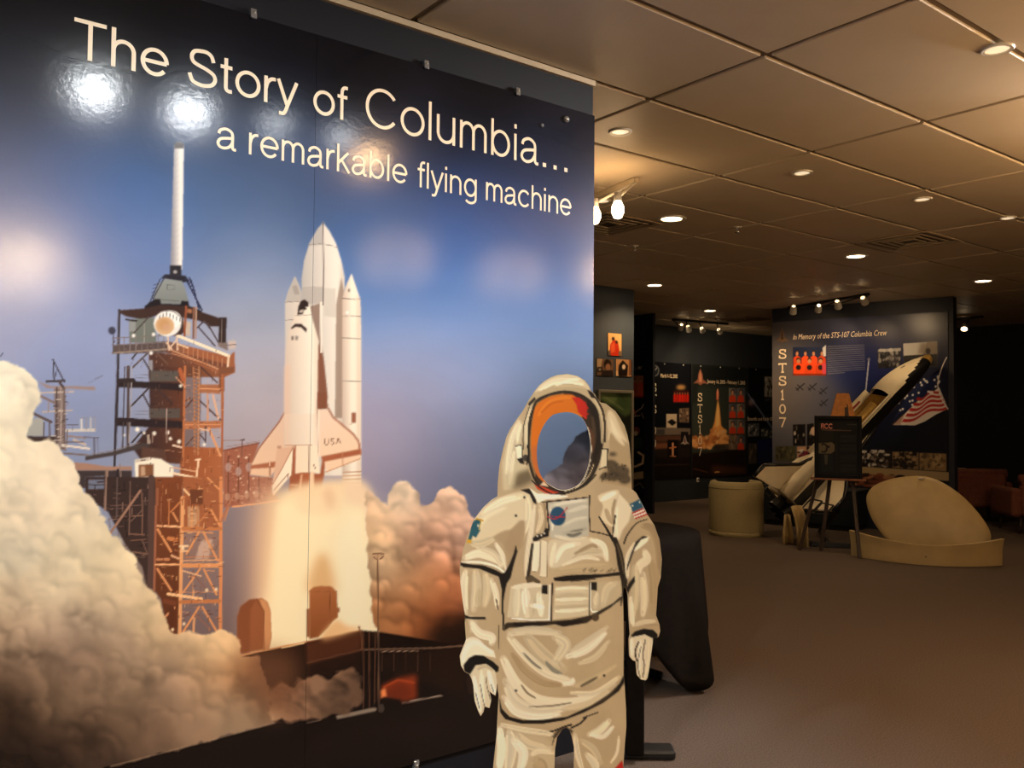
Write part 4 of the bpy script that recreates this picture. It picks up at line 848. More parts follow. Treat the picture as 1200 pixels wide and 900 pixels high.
    for p, w, c in (([(200, 180), (290, 120), (390, 95)], 8, (238, 222, 180)), ([(160, 260), (220, 190), (310, 150)], 7, (230, 212, 168)), ([(420, 100), (425, 200), (395, 300)], 6, (232, 214, 170)), ([(140, 330), (190, 330), (260, 300)], 8, (214, 192, 146)), ([(110, 400), (180, 380), (270, 410), (290, 440)], 9, (232, 216, 176)), ([(170, 350), (250, 380), (290, 440)], 6, (222, 202, 158)), ([(260, 330), (300, 400), (320, 480)], 5, (234, 218, 180))): brush(zB(p), w, c)
    F(zB([(250, 300), (330, 262), (400, 215), (402, 330), (350, 400), (320, 470), (300, 340)]), (188, 156, 110), .9, .8, True); F(zF([(400, 330), (470, 240), (520, 240), (480, 420), (400, 480), (370, 410)]), (182, 150, 106), .6, 1.5)
    for p, w, c in (([(455, 140), (440, 260), (420, 400), (415, 490)], 6, (230, 212, 172)), ([(480, 140), (490, 200), (470, 270)], 5, (222, 200, 156))): brush(zB(p), w, c)
    F(zB([(386, 60), (430, 54), (460, 88), (466, 132), (450, 122), (432, 82)]), K); F(zB([(430, 50), (470, 78), (600, 84), (506, 112), (474, 128)]), (238, 226, 196)); brush(zB([(470, 90), (540, 100), (620, 92)]), 3, (240, 230, 204))
    F(zB([(520, 126), (726, 96), (728, 290), (600, 312), (536, 300)]), (196, 186, 158)); 
    for p, w, c in (([(540, 140), (620, 125), (715, 112)], 4, (222, 212, 184)), ([(630, 170), (690, 150), (720, 145)], 5, (216, 206, 178)), ([(600, 240), (660, 210), (720, 200)], 5, (212, 202, 172)), ([(545, 260), (545, 200), (535, 150)], 3, (230, 220, 192)), ([(600, 280), (680, 262), (720, 250)], 5, (186, 176, 148)), ([(620, 285), (650, 290), (690, 276)], 3.4, (116, 112, 96)), ([(640, 270), (700, 260)], 2, (132, 126, 108)), ([(560, 290), (640, 310), (720, 300)], 4, (226, 212, 178))): brush(zB(p), w, c, .7)
    L(zB([(495, 122), (560, 116), (640, 108), (722, 98)]), 1.5, K); L(zB([(518, 124), (524, 200), (528, 262)]), 2.0, (52, 42, 30)); L(zB([(733, 88), (730, 180), (736, 268)]), 1.5, (50, 40, 30)); L(zB([(736, 268), (790, 278), (830, 290)]), 1.6, (66, 52, 36)); L(zB([(505, 130), (512, 200), (510, 260)]), 2.4, (176, 146, 102))
    F(zB(ell(573, 192, 39, 47)), (38, 84, 114)); F(zB(ell(585, 210, 22, 26)), (30, 72, 100), .6, 1); L(zB([(522, 196), (560, 206), (590, 186), (620, 150)]), 1.2, (196, 46, 58), smooth=True); L(zB([(530, 186), (560, 196), (596, 196), (614, 200)]), .8, (196, 46, 58), smooth=True)
    # hoses
    F(zB([(450, 322), (486, 318), (478, 440), (470, 472), (440, 468)]), (234, 220, 184)); F(zB([(490, 312), (522, 320), (518, 498), (482, 496)]), (228, 212, 172)); L(zB([(487, 320), (481, 480)]), .9, SH); L(zB([(522, 320), (518, 500), (484, 498)]), .8, SH); L(zB([(448, 322), (438, 468), (470, 474)]), .8, SH)
    F(zB([(446, 304), (470, 284), (498, 280), (512, 252), (530, 258), (526, 294), (498, 300), (470, 316), (450, 318)]), K); 
    for p in ((470, 292), (490, 288), (505, 278)): F(zB(ell(p[0], p[1], 6, 5)), (226, 216, 190))
    F(zB([(440, 330), (452, 330), (434, 480), (430, 500), (412, 510), (424, 440)]), (54, 42, 28)); F(zB([(412, 500), (440, 488), (486, 520), (480, 535), (450, 520), (420, 530)]), (92, 72, 46), .9)
    # lower chest
    F(zB([(530, 316), (640, 318), (720, 300), (790, 318), (822, 362), (826, 424), (790, 396), (700, 402), (620, 436), (530, 446)]), (220, 202, 160), .9, 1, True)
    for p, w, c in (([(560, 420), (600, 350), (680, 330)], 6, (236, 222, 186)), ([(740, 310), (800, 340), (818, 410)], 6, (240, 226, 188)), ([(640, 420), (710, 370), (790, 370)], 6, (210, 188, 142)), ([(540, 440), (550, 380), (560, 330)], 5, (232, 216, 176)), ([(600, 440), (700, 400), (780, 410)], 4, (232, 216, 178)), ([(545, 470), (680, 450), (840, 440)], 6, (204, 176, 126)), ([(660, 380), (740, 340), (770, 350)], 4, (182, 150, 104)))  : brush(zB(p), w, c)
    for k in range(16):
        x = 690 + rng.rand() * 190; L(zB([(x, 462 + 14 * rng.rand()), (x + 14, 450 + 14 * rng.rand())]), .8, (120, 96, 62), .7)
    F(zB([(552, 502), (620, 490), (700, 486), (800, 484), (890, 472), (892, 488), (800, 498), (700, 512), (600, 520), (556, 516)]), K); L(zB([(640, 520), (720, 512), (760, 508)]), 1.4, (90, 72, 48))
    # right shoulder and the armpit line
    F(zB([(775, 92), (850, 62), (882, 70), (862, 130), (852, 200), (856, 246), (822, 234), (788, 204), (800, 140)]), (226, 206, 160), 1, .5, True); F(zB([(880, 76), (925, 124), (946, 160), (930, 220), (900, 260), (880, 312), (846, 292), (852, 200), (866, 130)]), (230, 212, 170), 1, .5); brush(zB([(790, 110), (830, 90), (860, 75)]), 6, (242, 228, 190)); brush(zB([(815, 160), (830, 200), (850, 230)]), 5, (196, 166, 120)); brush(zB([(870, 150), (862, 230), (870, 290)]), 4, (236, 220, 182)); brush(zB([(860, 110), (850, 170), (858, 230)]), 3, (176, 146, 100))
    L(zB([(780, 196), (815, 250), (850, 312)]), 1.6, K, w1=3.4); L(zB([(862, 190), (852, 250), (848, 300)]), 1.6, (60, 46, 30))
    F(zB([(838, 296), (868, 300), (896, 372), (910, 440), (922, 520), (914, 600), (900, 610), (892, 520), (872, 430), (862, 350)]), (38, 28, 20)); brush(zB([(870, 330), (890, 400), (905, 480)]), 2, (110, 92, 62)); brush(zB([(918, 470), (900, 560), (890, 640)]), 2, (62, 50, 34))
    # flag patch
    F(zB([(934, 132), (984, 106), (1008, 146), (950, 172)]), (42, 90, 114)); 
    for p in ((948, 140), (985, 122), (938, 150)): F(zB(ell(p[0], p[1], 5, 5)), (226, 214, 186))
    for i, c in enumerate([(196, 46, 40), (236, 222, 196), (196, 46, 40), (236, 222, 196), (196, 46, 40)]): L(zB([(950 + i * 3.4, 178 + i * 6.4), (1010 + i * 3.2, 151 + i * 7.6)]), 1.9, c)
    # right arm
    for p, w, c in (([(1000, 240), (1050, 260), (1080, 340), (1085, 480)], 9, (186, 154, 106)), ([(1040, 420), (1060, 520), (1055, 680)], 10, (192, 160, 110)), ([(955, 360), (1000, 320), (1025, 300)], 6, (240, 226, 188)), ([(960, 330), (925, 400), (922, 500)], 5, (234, 218, 178)), ([(1010, 370), (1020, 410), (985, 440), (965, 500)], 9, (232, 214, 172)), ([(960, 450), (965, 560), (950, 700)], 10, (214, 192, 144)), ([(1000, 480), (1008, 600), (1000, 690)], 8, (226, 206, 162)), ([(940, 600), (945, 700), (950, 740)], 5, (236, 220, 182)), ([(960, 740), (1000, 725), (1060, 720)], 5, (222, 202, 158))): brush(zB(p), w, c)
    L(zB([(1022, 208), (970, 228), (925, 282), (905, 330)]), 1.2, (60, 46, 30), smooth=True, w1=2.2); F(zB([(1026, 296), (1000, 292), (965, 322), (942, 378), (922, 440), (918, 470), (936, 420), (960, 352), (990, 310)]), K); F(zB([(958, 494), (960, 520), (935, 560), (918, 600), (916, 560), (930, 528)]), K); L(zB([(1075, 740), (1010, 740)]), .8, SH)
    # left arm
    for p, w, c in (([(110, 470), (100, 560), (110, 680)], 8, (232, 216, 176)), ([(160, 470), (165, 560), (150, 660)], 10, (222, 202, 158)), ([(210, 480), (220, 560), (205, 640)], 9, (216, 194, 148)), ([(240, 510), (262, 580), (268, 650)], 6, (236, 220, 182)), ([(180, 560), (172, 610), (182, 640)], 5, (206, 182, 134)), ([(120, 700), (150, 720), (140, 770)], 7, (214, 192, 148)), ([(140, 730), (180, 780), (240, 800), (240, 830)], 9, (236, 220, 182)), ([(110, 820), (150, 812), (190, 830)], 5, (240, 228, 194))): brush(zB(p), w, c)
    F(zB([(82, 424), (130, 434), (200, 440), (262, 464), (302, 486), (302, 504), (250, 486), (180, 456), (100, 448), (82, 436)]), K); brush(zB([(90, 424), (180, 424), (260, 444), (310, 480)]), 2.6, (244, 234, 204))
    F(zB([(276, 490), (308, 474), (332, 430), (352, 380), (362, 338), (370, 370), (350, 440), (336, 500), (316, 530), (304, 590), (292, 560)]), K); L(zB([(300, 560), (294, 640), (300, 720), (296, 760)]), 3.0, (36, 27, 20), w1=1.6); L(zB([(264, 610), (272, 660)]), 1.4, (120, 96, 62)); F(zB([(96, 684), (130, 698), (208, 698), (212, 710), (150, 710), (104, 706)]), K); L(zB([(275, 740), (278, 860)]), 1.0, (110, 88, 58))
    # patch on the left shoulder
    F(zB([(140, 230), (162, 208), (188, 214), (176, 246), (184, 262), (162, 300), (146, 290), (136, 316), (122, 312), (134, 262)]), (44, 96, 108)); L(zB([(165, 206), (196, 214)]), 2.0, (222, 166, 44)); F(zB([(120, 308), (142, 312), (136, 330), (114, 324)]), (222, 170, 46)); L(zB([(190, 216), (178, 260)]), 1.2, (226, 190, 90)); F(zB(ell(172, 240, 4, 8)), (226, 216, 190))
    # --- waist pockets
    F(zB([(336, 545), (532, 535), (532, 716), (344, 702), (318, 700)]), (214, 194, 150)); 
    for p, w, c in (([(370, 560), (365, 690)], 8, (228, 212, 172)), ([(410, 560), (420, 690)], 9, (236, 222, 188)), ([(450, 600), (440, 690)], 7, (210, 190, 146)), ([(480, 580), (490, 690)], 7, (232, 218, 184)), ([(440, 640), (500, 650)], 5, (244, 234, 206)), ([(350, 550), (420, 540), (490, 540)], 5, (236, 222, 186))): brush(zB(p), w, c)
    L(zB([(345, 706), (440, 714), (530, 712), (534, 540)]), 1.8, (244, 234, 206)); F(zB([(494, 538), (521, 538), (521, 583), (493, 580)]), K)
    F(zB([(560, 545), (728, 540), (730, 690), (548, 712)]), (214, 194, 148))
    for i in range(8): brush(zB([(562, 560 + i * 18), (640, 552 + i * 19), (722, 556 + i * 17)]), 3.6, [(238, 224, 188), (220, 200, 156), (206, 182, 134)][i % 3], .8)
    F(zB([(736, 526), (888, 516), (896, 580), (850, 636), (800, 662), (760, 670), (736, 656)]), (206, 182, 136)); brush(zB([(860, 530), (820, 560), (800, 640)]), 8, (216, 196, 152)); brush(zB([(770, 580), (760, 650)]), 6, (222, 204, 162)); L(zB([(736, 530), (738, 655), (762, 672), (810, 660), (860, 632), (896, 590)]), 1.8, (242, 230, 198), smooth=True); F(zB([(740, 524), (769, 524), (769, 566), (742, 562)]), K)
    L(zB([(546, 530), (542, 640), (540, 716)]), 1.7, (56, 42, 28)); L(zB([(732, 524), (731, 690)]), 1.4, (52, 40, 28)); F(zB([(316, 728), (400, 724), (540, 720), (640, 712), (740, 690), (850, 630), (898, 588), (898, 604), (840, 650), (760, 700), (720, 728), (600, 748), (560, 735), (420, 752), (330, 752), (300, 770), (304, 740)]), (60, 46, 30)); F(zB([(345, 730), (520, 728), (520, 738), (360, 746)]), K); F(zB([(560, 728), (690, 712), (700, 722), (600, 744)]), K); F(zB(ell(762, 700, 18, 20)), (90, 70, 44))
    # --- lower suit
    for p, w, c in (([(330, 180), (450, 165), (580, 180)], 9, (216, 198, 158)), ([(330, 200), (420, 300), (520, 380), (640, 420)], 10, (230, 214, 174)), ([(420, 200), (500, 290), (600, 360)], 14, (206, 184, 140)), ([(560, 200), (610, 240), (560, 320)], 12, (216, 198, 156)), ([(620, 300), (720, 260), (810, 180)], 8, (236, 222, 186)), ([(640, 270), (720, 220), (820, 150)], 6, (222, 204, 162)), ([(680, 330), (760, 300), (830, 220)], 6, (214, 194, 150)),
                    ([(300, 310), (370, 440), (480, 520), (640, 530), (780, 490)], 12, (230, 214, 176)), ([(310, 420), (360, 520), (470, 570), (600, 560)], 11, (220, 204, 166)), ([(300, 500), (360, 575), (460, 600), (580, 590)], 7, (236, 222, 190)), ([(640, 440), (720, 420), (860, 340)], 8, (206, 180, 130)), ([(640, 480), (760, 480), (880, 400)], 6, (228, 210, 168)), ([(600, 560), (740, 530), (860, 440)], 7, (212, 190, 144)), ([(560, 440), (640, 430), (650, 410)], 5, (240, 226, 192)), ([(380, 330), (450, 400), (540, 440)], 4, (240, 226, 190))): brush(zD(p), w, c)
    brush(zD([(345, 285), (410, 370), (500, 430), (590, 440)]), 6.5, (184, 150, 102)); brush(zD([(515, 325), (550, 365), (590, 382)]), 4, (146, 140, 118)); brush(zD([(400, 280), (450, 330), (490, 360)]), 2.5, (140, 128, 104)); brush(zD([(690, 446), (730, 425), (770, 402)]), 3, (126, 104, 74)); brush(zD([(390, 440), (420, 480), (460, 505)]), 2, (150, 124, 84)); brush(zD([(430, 550), (540, 545), (640, 530)]), 1.6, (150, 128, 92))
    F(zD([(278, 500), (292, 560), (330, 600), (400, 618), (500, 616), (620, 600), (740, 545), (840, 480), (884, 432), (904, 392), (908, 424), (880, 470), (800, 530), (700, 580), (600, 618), (500, 634), (390, 634), (310, 612), (284, 578)]), K); brush(zD([(720, 560), (820, 500), (880, 440)]), 2, (84, 66, 44))
    L(zD([(480, 676), (540, 674), (600, 652), (640, 640)]), 1.6, K, smooth=True, w1=2.4); L(zD([(640, 656), (690, 630), (720, 596)]), 2.2, K, smooth=True); L(zD([(700, 605), (775, 578)]), 1.4, (60, 46, 32)); L(zD([(560, 690), (545, 740)]), 1.6, (120, 98, 66)); F(zD([(540, 700), (580, 660), (612, 648), (650, 670), (640, 690), (600, 665), (565, 705)]), (70, 54, 36), .8)
    # legs
    F([(573, 850), (640, 862), (652, 880), (650, 1140), (570, 1140)], (208, 184, 138), .8, 3); brush(zD([(290, 640), (400, 665), (500, 680), (545, 690)]), 6, (226, 208, 166))
    for p, w, c in (([(280, 660), (290, 760), (275, 880)], 9, (236, 222, 188)), ([(330, 680), (340, 760), (320, 880)], 11, (226, 210, 172)), ([(370, 690), (430, 740), (530, 760)], 9, (216, 196, 152)), ([(350, 720), (400, 780), (380, 880)], 10, (236, 222, 190)), ([(440, 790), (480, 770), (550, 780)], 6, (226, 208, 166)), ([(470, 820), (500, 880)], 14, (196, 166, 118)), ([(660, 690), (670, 780), (700, 880)], 6, (224, 206, 166)), ([(690, 720), (750, 760), (790, 830)], 7, (216, 194, 148)), ([(830, 620), (780, 670), (730, 690)], 8, (232, 216, 176)), ([(850, 650), (800, 700), (740, 690)], 5, (240, 226, 192)), ([(880, 700), (870, 780), (840, 830)], 3, (238, 222, 184)), ([(720, 790), (760, 840), (760, 880)], 8, (230, 214, 176))): brush(zD(p), w, c)
    L(zD([(310, 660), (308, 700)]), .9, (150, 122, 84)); F(zD([(850, 870), (896, 818), (906, 880)]), (204, 46, 38))
    for y in (940, 1000, 1060): brush([(580, y), (610, y + 18), (645, y + 4)], 9, (226, 210, 170)); brush([(672, y + 6), (700, y + 22), (726, y + 8)], 9, (222, 204, 162))
    F([(690, 930), (735, 908), (735, 930), (690, 950)], (204, 46, 38)); L([(575, 1095), (650, 1098)], 3, K); L([(672, 1095), (730, 1092)], 3, K); F([(565, 1102), (650, 1104), (650, 1145), (565, 1145)], (206, 190, 156)); F([(672, 1100), (745, 1098), (745, 1145), (672, 1145)], (206, 190, 156))
    # cuffs and gloves
    F(zD([(112, 214), (160, 218), (252, 268), (262, 304), (200, 292), (150, 290), (104, 330), (96, 372), (78, 318), (84, 284)]), (236, 220, 184)); brush(zD([(95, 320), (120, 250), (170, 230), (240, 280)]), 5, (244, 232, 200))
    F(zD([(104, 372), (100, 340), (128, 304), (160, 290), (200, 294), (250, 325), (276, 350), (274, 372), (262, 376), (212, 334), (160, 340), (136, 388)]), (24, 20, 18))
    F(zD([(132, 386), (160, 344), (212, 334), (258, 368), (268, 430), (266, 470), (256, 496), (226, 470), (240, 520), (230, 558), (204, 550), (186, 600), (152, 520), (146, 440)]), (220, 204, 164))
    for p, w, c in (([(150, 400), (165, 480), (182, 570)], 5, (240, 230, 200)), ([(190, 370), (190, 450), (200, 530)], 5, (236, 224, 190)), ([(225, 370), (240, 430), (255, 480)], 4.5, (240, 230, 202)), ([(170, 360), (210, 345), (245, 365)], 3.5, (204, 184, 140))): brush(zD(p), w, c)
    for p in ([(184, 440), (196, 510), (206, 552)], [(212, 400), (218, 450), (234, 510)], [(238, 440), (252, 478)], [(160, 480), (180, 560)]): L(zD(p), .8, (104, 84, 58), smooth=True)
    F(zD([(938, 194), (960, 172), (1004, 158), (1052, 164), (1074, 186), (1076, 206), (1050, 206), (1010, 186), (960, 200)]), (26, 21, 18))
    F(zD([(932, 210), (960, 196), (1010, 186), (1050, 208), (1052, 228), (1030, 380), (1016, 420), (990, 414), (968, 390), (964, 322), (934, 302)]), (222, 204, 164))
    for p, w, c in (([(945, 210), (945, 290)], 4, (238, 226, 194)), ([(990, 220), (985, 300), (985, 380)], 4, (236, 222, 188)), ([(1025, 215), (1020, 300), (1010, 390)], 4.5, (226, 208, 168))): brush(zD(p), w, c)
    L(zD([(978, 226), (962, 270), (968, 318)]), 1.8, (70, 52, 34), smooth=True); L(zD([(1012, 215), (1000, 290), (1008, 340), (1000, 400)]), 1.2, (96, 70, 44), smooth=True); L(zD([(990, 250), (975, 330), (985, 400)]), .9, (120, 94, 62), smooth=True)
    for p in (zD([(363, 469)]), zD([(806, 393)]), zB([(363, 190)]), zB([(405, 98)])): F(ell(p[0][0], p[0][1], 1.3, 1.4), K)
    lum = S.img.mean(-1, keepdims=True); chroma = S.img.max(-1, keepdims=True) - S.img.min(-1, keepdims=True)
    tone = np.where(lum > .32, (.70 + (lum * 1.07 - .70) * 1.28) / np.maximum(lum, .05), 1.0)
    tan = (chroma < .45) & (S.img[..., :1] > S.img[..., 2:])
    S.img[:] = np.where(tan, np.clip((S.img * .80 + lum * .20) * tone, 0, 1), S.img)
    return S
# ------------------------------------------------------------------ prints on the panels at the far end
def portrait(S, x0, y0, x1, y1, suit=(206, 66, 36), bg=(150, 140, 126), skin=(196, 140, 106), hair=(40, 28, 22)):
    w, h = x1 - x0, y1 - y0; F = S.fill
    F([(x0, y0), (x1, y0), (x1, y1), (x0, y1)], bg)
    F([(x0 + .05 * w, y1), (x0 + .12 * w, y0 + .62 * h), (x0 + .36 * w, y0 + .5 * h), (x0 + .64 * w, y0 + .5 * h), (x0 + .88 * w, y0 + .62 * h), (x0 + .95 * w, y1)], suit)
    F(ell(x0 + .5 * w, y0 + .27 * h, .2 * w, .19 * h, 16), hair); F(ell(x0 + .5 * w, y0 + .33 * h, .15 * w, .16 * h, 16), skin)
    F([(x0 + .62 * w, y0), (x1, y0), (x1, y0 + .45 * h), (x0 + .7 * w, y0 + .4 * h)], (60, 62, 84), .6)
def crew(S, x0, y0, x1, y1, n, bg, suit, two=True):
    w, h = x1 - x0, y1 - y0; F = S.fill
    F([(x0, y0), (x1, y0), (x1, y1), (x0, y1)], bg)
    for r_ in range(2 if two else 1):
        m = n // 2 + (1 - r_) if two else n
        for i in range(m):
            cx = x0 + w * (i + .5 + (.0 if r_ == 0 else 0)) / m; ty = y0 + h * (.14 + .26 * r_); bw = w / m * .46
            F([(cx - bw, y1), (cx - bw, ty + .25 * h), (cx - .4 * bw, ty + .17 * h), (cx + .4 * bw, ty + .17 * h), (cx + bw, ty + .25 * h), (cx + bw, y1)], tuple(np.clip(np.array(suit) * (.85 + .3 * rng.rand()), 0, 255)))
            F(ell(cx, ty + .05 * h, bw * .42, .075 * h, 12), (48, 32, 26)); F(ell(cx, ty + .1 * h, bw * .36, .08 * h, 12), (190, 130, 98))
            if r_: F(ell(cx, y0 + .72 * h, bw * .5, .09 * h, 12), (36, 26, 28))
    F([(x0, y1 - .06 * h), (x1, y1 - .06 * h), (x1, y1), (x0, y1)], (70, 30, 22), .6)
def snapshot(S, poly, pal, n=26, seed=0):
    """an unreadably small photograph: patches of its colours"""
    P = np.asarray(poly, float); r = np.random.RandomState(seed)
    S.fill(poly, pal[0])
    x0, y0, x1, y1 = P[:, 0].min(), P[:, 1].min(), P[:, 0].max(), P[:, 1].max()
    for k in range(n):
        x, y = x0 + (x1 - x0) * (.06 + .84 * r.rand()), y0 + (y1 - y0) * (.08 + .8 * r.rand())
        w, h = (x1 - x0) * (.03 + .08 * r.rand()), (y1 - y0) * (.05 + .12 * r.rand())
        q = [(min(max(a, x0), x1), min(max(b, y0), y1)) for a, b in ell(x, y, w, h, 10)]
        S.fill(q, pal[1 + k % (len(pal) - 1)], .85)
def lines_of_text(S, q, n, col, w=.45, seed=0):
    r = np.random.RandomState(seed); q = np.asarray(q, float)
    for i in range(n):
        t = (i + .5) / n
        a = q[0] + (q[3] - q[0]) * t; b = q[1] + (q[2] - q[1]) * t
        if i == n - 1: b = a + (b - a) * .45
        x = 0.0
        while x < 1:
            d = .04 + .08 * r.rand(); e = min(1, x + d)
            S.line([a + (b - a) * x, a + (b - a) * e], w, col, .8); x = e + .015
def emblem(S, cx, cy, s, col, col2):
    S.fill([(cx, cy - s), (cx + .25 * s, cy - .3 * s), (cx + .32 * s, cy + .3 * s), (cx + .9 * s, cy + .8 * s), (cx + .3 * s, cy + .75 * s), (cx, cy + s), (cx - .3 * s, cy + .75 * s), (cx - .9 * s, cy + .8 * s), (cx - .32 * s, cy + .3 * s), (cx - .25 * s, cy - .3 * s)], col)
    S.fill([(cx, cy - .8 * s), (cx + .14 * s, cy), (cx + .16 * s, cy + .6 * s), (cx - .16 * s, cy + .6 * s), (cx - .14 * s, cy)], col2)
def paint_memorial():
    S = Sheet(880, 340, 1140, 640, 4.0)
    z8 = Z(890, 340, 3.871); F, L = S.fill, S.line
    X, Y = S.grid(0, S.w, 0, S.h)
    ctrl = [(905, 370, (70, 66, 68)), (905, 420, (98, 94, 98)), (910, 470, (122, 112, 108)), (905, 520, (92, 92, 104)), (940, 380, (60, 58, 66)), (940, 460, (104, 100, 106)), (945, 500, (98, 98, 108)), (970, 400, (44, 48, 70)), (970, 470, (66, 70, 92)), (1000, 380, (36, 42, 84)), (1000, 430, (34, 46, 104)), (1030, 430, (26, 36, 96)), (1060, 400, (24, 32, 84)), (1090, 400, (22, 26, 60)), (1110, 420, (18, 22, 44)), (1040, 480, (22, 26, 54)), (1080, 510, (17, 20, 32)), (1105, 520, (16, 19, 28)), (1040, 370, (26, 28, 52)), (1100, 365, (16, 18, 30)), (1000, 540, (24, 28, 44)), (1060, 540, (16, 18, 26)), (920, 545, (70, 72, 86)), (1000, 600, (14, 16, 24))]
    S.img[:] = field(ctrl, X, Y, 20)
    emblem(S, 916.6, 393, 8.5, (112, 86, 62), (60, 48, 44))
    x0, y0 = z8([(152, 258)])[0]; x1, y1 = z8([(302, 387)])[0]
    crew(S, x0, y0, x1, y1, 7, (30, 40, 70), (216, 70, 30)); F(z8([(285, 262), (302, 248), (302, 300), (290, 300)]), (206, 206, 210)); F(z8([(284, 335), (302, 330), (302, 380), (286, 380)]), (200, 70, 90))
    lines_of_text(S, z8([(308, 252), (474, 244), (480, 372), (310, 384)]), 14, (128, 128, 140), .8, 3)
    snapshot(S, z8([(536, 268), (642, 262), (642, 352), (538, 356)]), [(38, 38, 46), (170, 166, 164), (20, 20, 26), (120, 116, 118), (60, 58, 66)], 70, 4); F(z8([(540, 268), (642, 262), (642, 276), (540, 282)]), (214, 212, 210), .8)
    F(z8([(652, 242), (806, 232), (808, 345), (655, 356)]), (120, 112, 100)); F(z8([(652, 242), (760, 236), (740, 292), (654, 298)]), (216, 214, 210)); F(z8([(730, 238), (806, 232), (806, 290), (720, 292)]), (140, 126, 108), .8, 2); F(z8([(654, 298), (806, 290), (808, 345), (655, 356)]), (40, 38, 38)); F(z8(ell(765, 276, 11, 13)), (44, 32, 26)); F(z8([(745, 345), (750, 300), (765, 288), (785, 296), (795, 345)]), (24, 22, 26)); F(z8(ell(700, 325, 18, 14)), (130, 122, 110), .8)
    L(z8([(496, 318), (475, 530)]), 1.7, (176, 182, 206)); F(z8(ell(496, 314, 7, 7)), (120, 120, 140))
    # the flag
    F(z8([(818, 372), (806, 430), (780, 470), (700, 520), (640, 560), (600, 600), (690, 440), (760, 400)]), (30, 38, 76))
    st = [(815, 440), (840, 500), (855, 538), (800, 565), (750, 596), (704, 614), (640, 612), (606, 612), (660, 560), (720, 500), (780, 466)]
    F(z8(st), (214, 206, 200))
    for i in range(5):
        t0 = .02 + i * .2
        p = lambda t, u: (np.array((815, 446)) * (1 - t) + np.array((856, 538)) * t) * (1 - u) + (np.array((720, 486)) * (1 - t) + np.array((640, 612)) * t) * u + np.array((0, 9 * math.sin(u * 9 + 1)))
        F(z8([tuple(p(t0, u)) for u in np.linspace(0, 1, 12)] + [tuple(p(t0 + .11, u)) for u in np.linspace(1, 0, 12)]), (168, 42, 42))
    r = np.random.RandomState(5)
    for k in range(34):
        t, u = r.rand(), r.rand(); x = 815 - 190 * t; y = 385 + 60 * u + 150 * t * (.3 + .5 * u)
        F(z8(ell(x, y, 5.5, 5.5, 8)), (226, 224, 224))
    L(z8([(849, 305), (828, 350), (812, 405), (810, 440), (830, 500), (856, 540)]), 1.2, (216, 212, 210), smooth=True)
    F(z8([(600, 612), (660, 556), (640, 610)]), (140, 100, 80), .7, 1)
    for x, y in ((185, 438), (240, 438), (290, 455), (292, 510)): L(z8([(x - 16, y + 14), (x + 18, y - 14)]), 1.5, (44, 44, 52)); L(z8([(x - 12, y - 8), (x + 12, y + 14)]), 1.3, (44, 44, 52)); L(z8([(x - 20, y + 4), (x - 8, y + 18)]), 1.0, (44, 44, 52))
    B = [(24, 22, 24), (150, 140, 130), (60, 54, 52), (20, 18, 20), (190, 180, 170)]
    snapshot(S, z8([(152, 610), (208, 608), (208, 705), (152, 706)]), B, 16, 1); snapshot(S, z8([(216, 608), (300, 604), (300, 704), (216, 705)]), B, 16, 2); F(z8(ell(246, 640, 14, 20)), (200, 170, 150))
    snapshot(S, z8([(72, 706), (166, 708), (166, 778), (72, 778)]), [(78, 76, 58), (60, 58, 44), (100, 92, 66), (50, 46, 40)], 30, 6); snapshot(S, z8([(170, 710), (300, 706), (300, 776), (170, 778)]), [(190, 150, 120), (40, 28, 34), (226, 214, 206), (120, 40, 60), (30, 24, 30)], 34, 7)
    snapshot(S, z8([(455, 724), (600, 728), (600, 806), (455, 798)]), [(30, 26, 26), (200, 196, 190), (16, 14, 16), (120, 110, 104), (60, 50, 46)], 80, 8); snapshot(S, z8([(603, 732), (722, 736), (722, 814), (603, 806)]), [(120, 98, 70), (26, 22, 22), (40, 34, 30), (150, 126, 92), (24, 20, 20)], 60, 9); snapshot(S, z8([(726, 738), (848, 742), (848, 822), (726, 815)]), [(132, 108, 74), (100, 80, 54), (160, 136, 98), (70, 60, 48)], 30, 10)
    F(z8([(310, 790), (460, 800), (860, 826), (860, 866), (460, 838), (310, 826)]), (150, 130, 96)); snapshot(S, z8([(310, 830), (700, 856), (700, 900), (310, 880)]), [(60, 34, 26), (110, 60, 44), (30, 20, 18), (150, 110, 80)], 60, 11)
    return S
